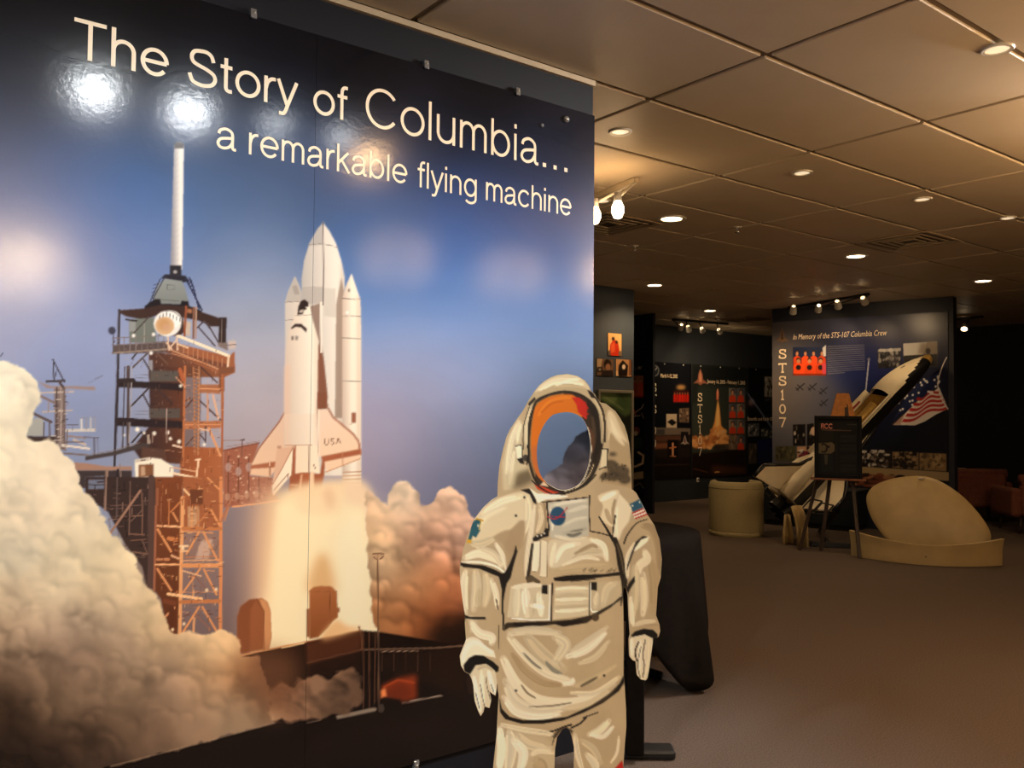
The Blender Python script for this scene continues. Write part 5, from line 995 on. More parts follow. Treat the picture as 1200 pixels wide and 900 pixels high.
def paint_missions():
    S = Sheet(735, 415, 945, 590, 4.0, (16, 18, 24))
    z9 = Z(760, 410, 4.74); F, L = S.fill, S.line
    # first panel
    snapshot(S, z9([(170, 325), (225, 322), (225, 405), (170, 402)]), [(110, 90, 74), (40, 34, 34), (180, 156, 130), (70, 50, 44)], 20, 1)
    F(z9(ell(35, 116, 24, 32)), (120, 124, 130)); F(z9(ell(35, 116, 19, 26)), (34, 38, 46)); L(z9([(22, 130), (46, 100)]), 1, (170, 170, 170))
    F(z9(ell(180, 208, 26, 14)), (200, 150, 90), .9, 1.5); crew(S, *z9([(138, 226)])[0], *z9([(225, 292)])[0], 6, (60, 20, 18), (196, 36, 26), False)
    F(z9([(98, 355), (158, 355), (158, 438), (98, 436)]), (198, 180, 156)); F(z9([(104, 400), (130, 384), (156, 404), (132, 422)]), (26, 24, 26))
    F(z9([(-60, 430), (235, 436), (235, 700), (-60, 690)]), (40, 32, 30)); F(z9([(-60, 430), (235, 436), (235, 470), (-60, 476)]), (112, 100, 90)); F(z9([(-60, 478), (200, 476), (210, 500), (-60, 520)]), (92, 62, 48), 1, 1); F(z9([(-60, 520), (120, 515), (120, 545), (-60, 560)]), (136, 86, 60), .9, 1); F(z9([(40, 440), (90, 440), (90, 470), (40, 472)]), (70, 66, 66)); F(z9([(105, 500), (165, 500), (165, 600), (105, 600)]), (22, 18, 20)); L(z9([(135, 520), (135, 590)]), 2.2, (206, 150, 110)); L(z9([(118, 545), (152, 540)]), 1.6, (210, 120, 70)); L(z9([(120, 590), (150, 592)]), 1.3, (190, 120, 80)); F(z9([(180, 455), (220, 455), (222, 545), (180, 545)]), (30, 26, 30)); emblem(S, *z9([(202, 500)])[0], 6, (190, 170, 160), (90, 60, 60)); F(z9([(-60, 600), (235, 600), (235, 715), (-60, 705)]), (28, 21, 20), 1, 2); L(z9([(-40, 640), (220, 636)]), 1.4, (66, 46, 38), .8, .6)
    F(z9([(-200, 60), (16, 60), (16, 720), (-200, 720)]), (16, 18, 24), .7)
    # second panel
    F(z9([(240, 80), (543, 92), (543, 700), (240, 700)]), (38, 46, 44), to=(58, 62, 56), ax=(z9([(0, 120), (0, 480)]))); F(z9([(240, 80), (543, 92), (543, 200), (240, 190)]), (22, 24, 27), .8, 3)
    emblem(S, *z9([(288, 150)])[0], 10, (150, 96, 76), (206, 140, 110)); F(z9([(240, 180), (275, 190), (270, 300), (244, 300)]), (24, 28, 28), .7, 2)
    F(z9([(385, 270), (396, 330), (404, 420), (430, 450), (350, 450), (366, 400), (376, 330)]), (236, 160, 84), 1, .5); F(z9([(386, 280), (391, 340), (394, 420), (372, 430), (378, 340)]), (250, 206, 130), .9, .8); F(z9([(383, 212), (391, 236), (390, 278), (376, 278), (376, 236)]), (204, 96, 66)); L(z9([(384, 220), (384, 272)]), .9, (236, 180, 150))
    r = np.random.RandomState(3)
    for k in range(150):
        x = 245 + r.rand() * 240; b = 470 + 60 * r.rand() - (40 if 350 < x < 430 else 0) * r.rand()
        F(z9(ell(x, b + 12, 9 + 9 * r.rand(), 9 + 8 * r.rand(), 12)), [(206, 132, 74), (232, 166, 100), (170, 100, 56), (240, 184, 120)][k % 4], .85, .4)
    F(z9([(240, 575), (340, 570), (543, 545), (543, 705), (240, 705)]), (32, 22, 18), 1, 1); F(z9([(350, 640), (540, 650), (540, 690), (350, 690)]), (92, 56, 38), .7, 2); L(z9([(370, 680), (390, 678)]), 1.6, (226, 160, 100)); L(z9([(250, 660), (330, 680)]), 1.2, (110, 70, 50), .7); F(z9([(370, 524), (492, 522), (492, 560), (370, 562)]), (40, 34, 32), .85); lines_of_text(S, z9([(372, 528), (488, 526), (488, 556), (372, 558)]), 4, (120, 108, 98), .5, 2)
    for rr in range(4):
        for cc in range(2):
            a = z9([(445 + 46 * cc, 212 + 88 * rr)])[0]; b = z9([(488 + 46 * cc, 290 + 88 * rr)])[0]
            if rr == 3 and cc == 0: snapshot(S, [a, (b[0], a[1]), b, (a[0], b[1])], [(120, 100, 84), (60, 46, 40), (160, 136, 110)], 12, 9); continue
            portrait(S, a[0], a[1], b[0], b[1], bg=[(120, 116, 112), (96, 96, 104), (140, 130, 120)][(rr + cc) % 3])
    # third panel
    F(z9([(546, 92), (880, 110), (880, 700), (546, 700)]), (14, 15, 20)); F(z9([(540, 236), (548, 232), (700, 440), (690, 450)]), (110, 120, 160), .8, .4); F(z9(ell(572, 290, 16, 20)), (150, 150, 176), .8, 1.5); F(z9(ell(560, 300, 26, 18)), (120, 60, 50), .4, 2)
    snapshot(S, z9([(643, 148), (692, 148), (692, 262), (643, 260)]), [(150, 146, 140), (24, 24, 26), (40, 38, 40), (200, 196, 190), (20, 20, 22)], 14, 4); lines_of_text(S, z9([(648, 266), (692, 266), (692, 284), (648, 284)]), 3, (90, 90, 94), .5, 5)
    snapshot(S, z9([(550, 410), (614, 408), (614, 480), (550, 482)]), [(96, 98, 104), (170, 170, 170), (30, 30, 36), (60, 62, 70)], 24, 5); snapshot(S, z9([(625, 434), (692, 438), (692, 492), (625, 490)]), [(50, 54, 60), (170, 170, 160), (24, 26, 30), (100, 104, 100)], 24, 6); F(z9([(604, 500), (692, 494), (692, 634), (608, 634)]), (26, 28, 84)); F(z9([(610, 560), (692, 560), (692, 634), (610, 634)]), (30, 34, 66), .7); snapshot(S, z9([(556, 520), (602, 518), (602, 632), (556, 634)]), [(70, 62, 56), (110, 96, 82), (40, 36, 40)], 16, 7)
    F(z9([(232, 60), (242, 60), (242, 720), (232, 720)]), (8, 9, 12))
    return S
def paint_small():
    """photographs on the slate partition and the stub wall"""
    S = Sheet(690, 380, 770, 610, 4.0, (16, 17, 21))
    F, L = S.fill, S.line
    F([(711.5, 389.5), (728.6, 389.5), (728.6, 418), (711.5, 418)], (226, 178, 112)); F([(714, 418), (715, 404), (719, 398), (724, 400), (727, 418)], (196, 50, 26)); F([(716, 404), (720, 401), (721, 412), (716, 414)], (220, 90, 50)); F(ell(718.6, 397, 1.7, 2.2), (60, 34, 24)); F(ell(722.5, 401, 1.5, 2.0), (70, 40, 28)); F([(711.5, 412), (715, 410), (716, 418), (711.5, 418)], (96, 80, 70)); F([(725, 412), (728.6, 411), (728.6, 418), (725, 418)], (120, 96, 80))
    F([(698.5, 419.5), (719, 420), (719, 441.5), (698.5, 441)], (112, 84, 62)); F(ell(712, 427, 4.5, 6), (40, 28, 22)); F(ell(712.5, 430, 3.0, 4), (150, 104, 76)); F([(704, 441), (706, 434), (718, 434), (719, 441)], (46, 36, 32)); F([(699, 420), (706, 420), (704, 432), (699, 432)], (180, 150, 116)); F([(700, 430), (706, 430), (706, 436), (700, 436)], (36, 32, 34)); F(ell(703, 433, 1.6, 1.6), (150, 130, 110))
    F([(720.8, 420), (740.5, 420.5), (740.5, 442), (720.8, 441.5)], (186, 138, 92)); F([(724, 441), (725, 428), (730, 422), (736, 428), (735, 441)], (30, 22, 20)); F(ell(731, 430, 2.0, 3.0), (226, 200, 170)); F([(737, 421), (740.5, 421), (740.5, 440), (737, 440)], (120, 80, 56)); F([(721, 436), (724, 434), (725, 441.5), (721, 441.5)], (214, 176, 130))
    # green picture
    F([(696, 454), (744, 454), (744, 600), (696, 600)], (26, 28, 24)); F([(700, 458), (740, 458), (740, 484), (732, 490), (720, 478), (706, 470), (700, 466)], (74, 92, 58), 1, 1.5); F([(702, 460), (716, 458), (724, 466), (716, 474), (706, 468)], (104, 122, 78), .8, 1.2, True); F([(722, 462), (736, 460), (738, 476), (728, 484)], (60, 80, 50), .8, 1.2); L([(704, 462), (716, 470), (730, 480)], 1.4, (140, 152, 110), .7, .6); L([(726, 460), (732, 470)], 1.2, (36, 48, 34), .8, .5); F([(700, 484), (740, 492), (740, 600), (700, 600)], (30, 34, 28), .9, 4)
    # narrow panel on the stub
    F([(740, 416), (757, 416), (757, 596), (740, 596)], (13, 13, 15))
    crew(S, 741, 440, 754, 466, 2, (170, 110, 70), (200, 60, 40), False); F([(741.5, 446), (752, 442), (754, 462), (742, 465)], (196, 150, 120), .35, 1); L([(741, 486), (752, 478), (754, 474)], 1.4, (190, 170, 150)); L([(743, 480), (745, 486)], 1.4, (196, 100, 70)); L([(741, 488), (750, 487)], 1, (200, 190, 170)); L([(752, 484), (754, 490)], 1.4, (140, 130, 116)); F(ell(746, 505, 4, 5), (120, 70, 50)); F(ell(745, 508, 2.5, 3), (200, 180, 150)); F([(741, 514), (753, 512), (754, 524), (742, 526)], (40, 58, 44), .9); L([(748, 530), (754, 534), (753, 543), (744, 547), (741, 546)], 2.6, (190, 166, 136)); F([(741, 554), (754, 552), (754, 561), (742, 562)], (150, 130, 104)); L([(743, 570), (750, 566), (754, 572)], 1.0, (120, 110, 100))
    return S
# ------------------------------------------------------------------ launch mural: two printed sheets, lettering, clips
ZT, ZB_ = 2.600, 0.134
MT['mural'] = print_mat('glossy_mural_print', rough=0.16, bump=0.03, bscale=55.0, spec=0.5)
MT['board'] = mat('dark_board_edge', (24, 24, 28), 0.5)
mural_sheet = paint_mural()
mural = empty('launch_mural', (1.206, YM, ZB_))
tag(mural, 'huge glossy wall mural of a space shuttle lifting off above billowing smoke', 'mural')
def at_mural(o): o.location = Vector(o.location) - mural.location; return o
vsA = np.linspace(ZB_, ZT, 823); vsB = np.linspace(ZB_, ZT, 618)
usA = np.concatenate([np.linspace(-0.04, 0.29, 30)[:-1], np.linspace(0.29, 1.2054, 287)])
usB = np.linspace(1.2066, 2.4515, 272)
for us, vs in ((usA, vsA), (usB, vsB)):
    b = at_mural(box('panel_sheet', (us[0], YM - 0.0115, ZB_), (us[-1], YM - 0.0005, ZT), MT['board'], mural))
    f = ink_grid('printed_face', us, vs, lambda a, c: np.stack([a, np.full_like(a, YM - 0.0125), c], 1), mural_sheet, MT['mural'])
    f.parent = b; f.location = -Vector(b.location) - Vector(mural.location)
    b.location = Vector((0, 0, 0)) + b.location
def title(name, words, zline, wt):
    for text, p0, p1, c in words:
        bm = bmesh.new()
        x0 = on(p0[0], p0[1], 1, YM)[0]; x1 = on(p1[0], p1[1], 1, YM)[0]
        word_mesh(bm, text, wt / c, lambda a, b, q: Vector((a, YM - 0.0134 - q * .00025, b)), x0, x1, zline, c)
        o = at_mural(from_bm(name, bm, MT['letter'], mural)); o['label'] = 'thin cream lettering on the mural'
title('title_word', [('The', (86, 25), (196, 90), .113), ('Story', (218, 100), (347, 130), .115), ('of', (365, 130), (405, 138), .113), ('Columbia', (426, 150), (628.5, 190), .140), ('.', (633.6, 192), (637.4, 192), .140), ('.', (646.2, 196), (649.8, 196), .140), ('.', (658.8, 200), (662.4, 200), .140)], 2.336, .0116)
title('subtitle_word', [('a', (252, 165), (275, 178), .093), ('remarkable', (290, 165), (475, 205), .093), ('flying', (487, 210), (556, 230), .093), ('machine', (567, 235), (667, 250), .093)], on(455, 213.5, 1, YM)[2], .0088)
def clip(x, z, flip=False):
    bm = bmesh.new()
    bm_box(bm, (x, YM - 0.010, z), (0.020, 0.018, 0.026)); bm_box(bm, (x, YM - 0.018, z + (-0.008 if not flip else .008)), (0.020, 0.006, 0.022))
    c = at_mural(from_bm('mirror_clip', bm, MT['chrome'], mural, bevel=.003))
    bm = bmesh.new(); bm_lathe(bm, [(0.0001, .004), (.004, .003), (.005, 0)], 12)
    s = from_bm('screw', bm, MT['silver'], c, True); s.rotation_euler = (math.pi / 2, 0, 0); s.location = (x, YM - .021, z)
for p in ((295, 18), (497, 78), (604, 109), (80, -45)): clip(on(p[0], p[1], 1, YM)[0], ZT + .008)
clip(on(485, 895, 1, YM)[0], ZB_ - .006, True); clip(.45, ZB_ - .006, True); clip(2.2, ZB_ - .006, True)
for p, r in (((663, 140), .014), ((635, 147), .008)):
    q = on(p[0], p[1], 1, YM - .013)
    bm = bmesh.new(); bm_lathe(bm, [(.0001, r * 1.1), (r * .6, r * .95), (r, r * .5), (r, 0)], 16)
    o = from_bm('clear_push_pin', bm, MT['chrome'], mural, True); o.rotation_euler = (math.pi / 2, 0, 0); o.location = Vector(q) - mural.location

# ------------------------------------------------------------------ astronaut cut-out
CUTD = 2.10
ctr = deep(655, 700, CUTD); vdir = np.array([FW[0], FW[1], 0]); vdir /= np.linalg.norm(vdir)
ax_ = np.array([vdir[1], -vdir[0], 0.0])                 # to the right along the board
org = np.array([ctr[0], ctr[1], 0.0])
def to_board(p):
    q = plane_hit(p[0], p[1], org, vdir) - org
    return (float(q @ ax_), float(q[2]))
outl = np.array([to_board(p) for p in CUT_OUTLINE]); hole = np.array([to_board(p) for p in CUT_HOLE])
outl[:, 1] = np.maximum(outl[:, 1], 0.0)
outl = outl - 0
def cdt(extra):
    pts = [Vector(p) for p in outl] + [Vector(p) for p in hole]
    n, m = len(outl), len(hole)
    ed = [(i, (i + 1) % n) for i in range(n)] + [(n + i, n + (i + 1) % m) for i in range(m)]
    pts += [Vector(p) for p in extra]
    v, e, f, _, _, _ = delaunay_2d_cdt(pts, ed, [], 0, 1e-6)
    v = np.array([tuple(q) for q in v]); f = np.array(f)
    c = v[f].mean(1)
    k = inside(c[:, 0], c[:, 1], outl) & ~inside(c[:, 0], c[:, 1], hole)
    return v, f[k]
sp = 0.0024
gx, gz = np.meshgrid(np.arange(outl[:, 0].min(), outl[:, 0].max(), sp), np.arange(0.42, outl[:, 1].max(), sp))
gx2, gz2 = np.meshgrid(np.arange(outl[:, 0].min(), outl[:, 0].max(), .01), np.arange(0.01, .415, .01))
pp = np.stack([np.r_[gx.ravel(), gx2.ravel()], np.r_[gz.ravel(), gz2.ravel()]], 1)
ok = inside(pp[:, 0], pp[:, 1], outl) & ~inside(pp[:, 0], pp[:, 1], hole)
pp = pp[ok]
ring = np.vstack([np.stack([a + (b - a) * t for t in np.linspace(0, 1, 8)]) for poly in (outl, hole) for a, b in zip(poly, np.roll(poly, -1, 0))])
keep = np.ones(len(pp), bool)
for blk in np.array_split(np.arange(len(pp)), 60):
    d = np.abs(pp[blk][:, None, 0] - ring[None, :, 0]) + np.abs(pp[blk][:, None, 1] - ring[None, :, 1])
    keep[blk] = d.min(1) > sp * .7
v2, f2 = cdt(pp[keep])
MT['paint'] = print_mat('hand_painted_board', rough=0.5, bump=0.04, bscale=90.0, spec=0.35)
MT['ply'] = mat('raw_board_edge', (206, 190, 158), 0.7)
cut_sheet = paint_cutout()
cutout = empty('astronaut_cutout', org)
tag(cutout, 'painted life-size astronaut cut-out board with an open face hole', 'cutout')
V3 = org + v2[:, :1] * ax_ + v2[:, 1:] * np.array([0, 0, 1.0])
fr = ink_mesh('painted_front', V3, f2, cut_sheet, MT['paint'])
fr.parent = cutout; fr.location = -cutout.location
bm = bmesh.new()                                         # board thickness and back
vb, fb = cdt([])
TH = 0.014
vf = [bm.verts.new(org + a * ax_ + np.array([0, 0, b]) + vdir * TH) for a, b in vb]
for t in fb: bm.faces.new([vf[i] for i in t])
for poly in (outl, hole):
    A = [bm.verts.new(org + a * ax_ + np.array([0, 0, b]) + vdir * .0003) for a, b in poly]
    B = [bm.verts.new(org + a * ax_ + np.array([0, 0, b]) + vdir * TH) for a, b in poly]
    for i in range(len(poly)):
        j = (i + 1) % len(poly); bm.faces.new((A[i], A[j], B[j], B[i]))
o = from_bm('board', bm, MT['ply'], cutout); o.location = -cutout.location
for s in (-1, 1):                                        # folding struts behind the legs
    bm = bmesh.new(); a = np.array([0, 0, 0.0]) + ax_ * (.005 + s * .075)
    bm_tube(bm, [a + vdir * .02 + np.array([0, 0, .62]), a + vdir * .36 + np.array([0, 0, .012])], .012, 8)
    from_bm('strut', bm, MT['black'], cutout)

# black floor stand between cut-out and table
sb = floor_at(748, 893); st = empty('floor_stand', sb)
tag(st, 'black floor stand with flat foot between astronaut cut-out and draped table', 'stand')
rz = math.atan2(vdir[1], vdir[0]) - math.pi / 2
bm = bmesh.new(); bm_box(bm, (-.015, 0, .44), (.07, .05, .82)); o = from_bm('upright', bm, MT['cloth_black'], st, bevel=.008)
bm = bmesh.new(); bm_box(bm, (.02, .06, .02), (.26, .10, .035)); o = from_bm('foot', bm, MT['black'], st, bevel=.01)
bm = bmesh.new(); bm_box(bm, (-.015, 0, .86), (.16, .12, .02)); o = from_bm('top_plate', bm, MT['black'], st, bevel=.006)
st.rotation_euler = (0, 0, rz)
# ------------------------------------------------------------------ exhibit panels at the far end
MT['panel'] = print_mat('satin_panel_print', rough=0.32, spec=0.4)
MT['photo'] = print_mat('photo_print', rough=0.3, spec=0.4)
def text_mesh(name, body, size, m, parent, origin, ax, width=None, shear=0.0):
    """small lettering in the plane spanned by ax and z, base line from origin"""
    cu = bpy.data.curves.new(name, 'FONT'); cu.body = body; cu.size = size; cu.shear = shear; cu.resolution_u = 2
    to = bpy.data.objects.new(name, cu); C.objects.link(to)
    bpy.context.view_layer.update()
    dg = bpy.context.evaluated_depsgraph_get()
    me = bpy.data.meshes.new_from_object(to.evaluated_get(dg))
    bpy.data.objects.remove(to)
    n = len(me.vertices); co = np.empty(n * 3, np.float32); me.vertices.foreach_get('co', co); co = co.reshape(-1, 3)
    if width: co[:, 0] *= width / max(co[:, 0].max(), 1e-6)
    W = np.asarray(origin)[None] + co[:, :1] * np.asarray(ax)[None] + co[:, 1:2] * np.array([[0, 0, 1.0]])
    me.vertices.foreach_set('co', W.astype(np.float32).ravel()); me.update()
    o = link(name, me, m, parent); o['kind'] = 'stuff'
    if parent is not None: o.location = -parent.location
    return o
def panel(name, label, cat, A, B, z0, z1, nrm, sheet, step, m, th=.012, group=None):
    """printed board between plan points A,B; nrm points to the viewer"""
    A, B, nrm = np.asarray(A, float), np.asarray(B, float), np.asarray(nrm, float)
    d = B - A; Ln = np.linalg.norm(d); d /= Ln
    root = empty(name, (*(A + B) / 2, z0)); tag(root, label, cat, group)
    bm = bmesh.new(); q = [A, B, B + nrm * th, A + nrm * th]
    bm_prism(bm, [tuple(p) for p in q], z0, z1, lambda a, b, c: Vector((a, b, c)))
    bo = from_bm('board', bm, MT['board'], root); bo.location = -root.location
    us = np.linspace(0.001, Ln - .001, max(2, int(Ln / step))); vs = np.linspace(z0 + .001, z1 - .001, max(2, int((z1 - z0) / step)))
    pos = lambda a, c: np.stack([A[0] + d[0] * a + nrm[0] * (th + .0008), A[1] + d[1] * a + nrm[1] * (th + .0008), c], 1)
    f = ink_grid('printed_face', us, vs, pos, sheet, m, root); f.location = -root.location
    return root
# memorial panel
msh = paint_memorial()
o2 = pn * .0012
mp = panel('memorial_panel', 'large dark blue memorial panel reading STS 107 on free-standing partition', 'panel', PA + o2 + pd * .004, PB + o2 - pd * .055, .50, 2.57, pn, msh, .006, MT['panel'])
pn3 = np.array([pn[0], pn[1], 0]); o3 = np.array([*PA, 0]) + pn3 * .0155
hit = lambda x, y: plane_hit(x, y, o3, pn3)
pd3 = np.array([pd[0], pd[1], 0])
def letters(root, hitf, ax, glyphs_, xs, ys, hpx, m, name, w=.13):
    for g, x, y in zip(glyphs_, xs, ys):
        bm = bmesh.new()
        c = hitf(x, y); c2 = hitf(x, y - hpx); cap = c2[2] - c[2]
        G = glyphs(w / 2)[g][0]
        lo = min(p[0] for s in G for p in s); hi = max(p[0] for s in G for p in s)
        mid = (lo + hi) / 2
        for qi, s in enumerate(G):
            c_ = c + (CAM - c) / np.linalg.norm(CAM - c) * .0006 * qi
            L_, R_ = stroke_quads(s, w / 2)
            va = [bm.verts.new(Vector(c_ + np.asarray(ax) * (p[0] - mid) * cap + np.array([0, 0, p[1] * cap]))) for p in L_]
            vb_ = [bm.verts.new(Vector(c_ + np.asarray(ax) * (p[0] - mid) * cap + np.array([0, 0, p[1] * cap]))) for p in R_]
            for i in range(len(va) - 1): bm.faces.new((va[i], va[i + 1], vb_[i + 1], vb_[i]))
        o = from_bm(name, bm, m, root); o.location = -root.location
letters(mp, hit, pd3, ['Ss', 'Ts', 'Ss', '1', '0', '7'], [917] * 6, [420.5, 437, 452, 469, 485, 500.5], 11.5, MT['letter'], 'mission_letter', .15)
c0, c1 = hit(929, 399), hit(1039.5, 392)
text_mesh('heading_lettering', 'In Memory of the STS-107 Columbia Crew', .10, MT['letter'], mp, np.array([c0[0], c0[1], (c0[2] + c1[2]) / 2 - .0]), pd3, np.linalg.norm((c1 - c0)[:2]), .25)
# three mission panels on the far wall
fsh = paint_missions()
yb = YB - .0012
hb = lambda x, y: on(x, y, 1, YB - .0155)
zt = on(840, 428.5, 1, YB)[2]; zb = on(790, 561, 1, YB)[2]
xs_ = [on(x, 430, 1, YB)[0] for x in (745, 809.3, 810.5, 874.5, 875.6, 935)]
p1 = panel('mission_panel', 'dark mission panel dated March 1-12, 2002 with sunset band and red-suited crew', 'panel', (xs_[0], yb), (xs_[1], yb), zb, zt, (0, -1), fsh, .011, MT['panel'], group='mission panels on the far wall')
p2 = panel('mission_panel', 'mission panel dated January 16, 2003 with orange launch plume and crew portraits', 'panel', (xs_[2], yb), (xs_[3], yb), zb, zt, (0, -1), fsh, .011, MT['panel'], group='mission panels on the far wall')
p3 = panel('mission_panel', 'black mission panel headed Scientific and Earth Observations with light beam', 'panel', (xs_[4], yb), (xs_[5], yb), zb, zt, (0, -1), fsh, .011, MT['panel'], group='mission panels on the far wall')
ex = np.array([1.0, 0, 0])
letters(p1, hb, ex, ['Ss', 'Ts', 'Ss', '1', '0', '9'], [766.5] * 6, [459, 472, 484.5, 496, 509.5, 525], 10, MT['letter_dim'], 'mission_letter')
letters(p2, hb, ex, ['Ss', 'Ts', 'Ss', '1', '0', '7'], [820.3] * 6, [470.5, 483.5, 496, 508.5, 521, 534], 10, MT['letter'], 'mission_letter')
for root, body, a, b in ((p1, 'March 1-12, 2002', (774, 442.2), (794, 443)), (p2, 'January 16, 2003 - February 1, 2003', (829, 448.8), (873, 451)), (p3, 'Scientific and Earth Observations', (875.8, 492.8), (919, 495))):
    c0, c1 = hb(*a), hb(*b)
    text_mesh('date_lettering' if root is not p3 else 'heading_lettering', body, .085, MT['letter'], root, c0, ex, c1[0] - c0[0])
MT['pin'] = mat('steel_screw_head', (190, 190, 186), .3, metal=.7)
for root, a, b in ((p1, xs_[0], xs_[1]), (p2, xs_[2], xs_[3]), (p3, xs_[4], xs_[5])):
    for k in range(3):
        bm = bmesh.new(); bm_lathe(bm, [(.0001, .008), (.010, .006), (.013, 0)], 10)
        s = from_bm('screw', bm, MT['pin'], root, True); s.rotation_euler = (math.pi / 2, 0, 0); s.location = Vector((a + (b - a) * (.15 + .35 * k), yb - .012, zt - .025)) - root.location
# photographs and the green picture on the slate partition
ssh = paint_small()
YP = 6.86
hp = lambda x, y: on(x, y, 1, YP)
for (a, b, lab) in (((712, 390), (728.4, 417.5), 'small photo print of crew in orange suits, topmost on slate partition'), ((699, 420.2), (718.6, 440.8), 'small brown photo print of a dark-haired woman above the green picture'), ((721.2, 420.6), (740.2, 441.6), 'small amber photo print with dark hooded shape above the green picture')):
    q0, q1 = hp(*a), hp(*b)
    panel('photo_print', lab, 'photo', (q0[0], YP - .001), (q1[0], YP - .001), q1[2], q0[2], (0, -1), ssh, .007, MT['photo'], .006, group='photo prints on the slate partition')
q0, q1 = hp(701.5, 460), hp(737.5, 592)
gp = panel('framed_picture', 'tall green and black picture in a silver frame on slate partition', 'picture', (q0[0], YP - .001), (q1[0], YP - .001), q1[2], q0[2], (0, -1), ssh, .01, MT['photo'], .015)
wfr = .032
for lo, hi in (((q0[0] - wfr, q1[2] - wfr), (q0[0], q0[2] + wfr)), ((q1[0], q1[2] - wfr), (q1[0] + wfr, q0[2] + wfr)), ((q0[0], q0[2]), (q1[0], q0[2] + wfr)), ((q0[0], q1[2] - wfr), (q1[0], q1[2]))):
    f = box('frame_rail', (lo[0], YP - .034, lo[1]), (hi[0], YP - .001, hi[1]), MT['silver'], gp, .004); f.location = Vector(f.location) - gp.location
# narrow panel on the stub wall
q0, q1 = on(741, 418, 0, 8.80), on(755.5, 594, 0, 8.80)
np_ = panel('mission_panel', 'narrow black mission panel on partition end beside the framed green picture', 'panel', (8.799, 8.78), (8.799, q1[1]), q1[2], q0[2], (-1, 0), ssh, .009, MT['panel'], .008, group='narrow panel on the stub wall')
c0 = on(741.5, 433.8, 0, 8.788); text_mesh('date_lettering', 'r 1, 1997', .07, MT['letter_dim'], np_, c0, np.array([0, -1.0, 0]), abs(on(752, 434, 0, 8.788)[1] - c0[1]))
# socket plate
q = on(817.5, 560.5, 1, YB)
sp_ = empty('wall_socket', (q[0], YB, q[2])); tag(sp_, 'small white socket plate low on far wall', 'socket')
bm = bmesh.new(); bm_box(bm, (0, -.006, 0), (.05, .01, .115)); from_bm('plate', bm, MT['white'], sp_, bevel=.004)
for dz in (-.025, .025):
    bm = bmesh.new(); bm_box(bm, (0, -.012, dz), (.026, .004, .030)); from_bm('outlet', bm, MT['black'], sp_, bevel=.003)
# ------------------------------------------------------------------ draped table
tc = deep(717, 620, 4.62); TC = np.array([tc[0], tc[1], 0])
tb_ = empty('draped_table', TC); tag(tb_, 'round table under a long black cloth behind astronaut cut-out', 'table')
bm = bmesh.new(); bm_lathe(bm, [(.0001, .744), (.44, .744), (.445, .735), (.445, .722), (.0001, .722)], 40); from_bm('table_top', bm, MT['darkwood'], tb_, True)
bm = bmesh.new(); bm_tube(bm, [(0, 0, .02), (0, 0, .72)], .04, 12); from_bm('pedestal', bm, MT['black'], tb_, True)
for k in range(4):
    a = k * math.pi / 2 + .4; bm = bmesh.new(); bm_tube(bm, [(0, 0, .06), (.28 * math.cos(a), .28 * math.sin(a), .02)], .022, 8); from_bm('foot', bm, MT['black'], tb_, True)
bm = bmesh.new(); NA = 144; rows = 18
thc = math.atan2(-FW[1], -FW[0])
def cloth(i, k):
    a = 2 * math.pi * k / NA; da = a - thc
    corner = abs(math.sin(2 * da)) ** 1.6
    hem = .36 * (1 - corner) + .02
    if i <= 4: return .455 * i / 4 * (1 if i < 4 else 1.0), a, .7475 - (.0 if i < 4 else .004)
    t = (i - 4) / (rows - 4)
    z = .742 + (hem - .742) * t
    fold = math.sin(9 * a + .7) * .5 + math.sin(15 * a + 2.1) * .35 + math.sin(4 * a) * .4
    r = .457 + .025 * t + .035 * t * fold + .05 * corner * t
    return r, a, z
prev = None
cen = bm.verts.new((0, 0, .7475))
for i in range(1, rows + 1):
    ringv = []
    for k in range(NA):
        r, a, z = cloth(i, k); ringv.append(bm.verts.new((r * math.cos(a), r * math.sin(a), z)))
    for k in range(NA):
        k2 = (k + 1) % NA
        if prev is None: bm.faces.new((cen, ringv[k], ringv[k2]))
        else: bm.faces.new((prev[k], ringv[k], ringv[k2], prev[k2]))
    prev = ringv
o = from_bm('tablecloth', bm, MT['cloth_black'], tb_, True); sm = o.modifiers.new('thickness', 'SOLIDIFY'); sm.thickness = .003; sm.offset = 1

# ------------------------------------------------------------------ tub chair
fp = floor_at(871, 631); tcn = fp + np.array([FW[0], FW[1], 0]) * .31
tub = empty('tub_chair', (tcn[0], tcn[1], 0)); tag(tub, 'pale olive barrel-shaped tub chair seen from behind', 'chair')
g0 = math.atan2(-FW[1], -FW[0])
bm = bmesh.new(); bm_lathe(bm, [(.292, .05), (.302, .10), (.305, .50), (.300, .565), (.285, .60), (.262, .612), (.238, .60), (.225, .565), (.222, .30), (.222, .05)], 44, a0=g0 - 2.25, a1=g0 + 2.25); o = from_bm('back_shell', bm, MT['tub'], tub, True)
bm = bmesh.new(); bm_lathe(bm, [(.306, .535), (.309, .541), (.306, .547)], 44, a0=g0 - 2.25, a1=g0 + 2.25); from_bm('piping', bm, MT['tub'], tub, True)
bm = bmesh.new(); bm_lathe(bm, [(.0001, .44), (.18, .44), (.212, .425), (.22, .39), (.22, .30), (.0001, .30)], 40); from_bm('seat_cushion', bm, MT['tub'], tub, True)
bm = bmesh.new(); bm_lathe(bm, [(.0001, .30), (.222, .30), (.26, .05), (.0001, .05)], 40); from_bm('seat_base', bm, MT['tub'], tub, True)
bm = bmesh.new(); bm_lathe(bm, [(.0001, .05), (.296, .05), (.300, .04), (.296, .0), (.0001, .0)], 44); from_bm('base_ring', bm, MT['tub'], tub, True)

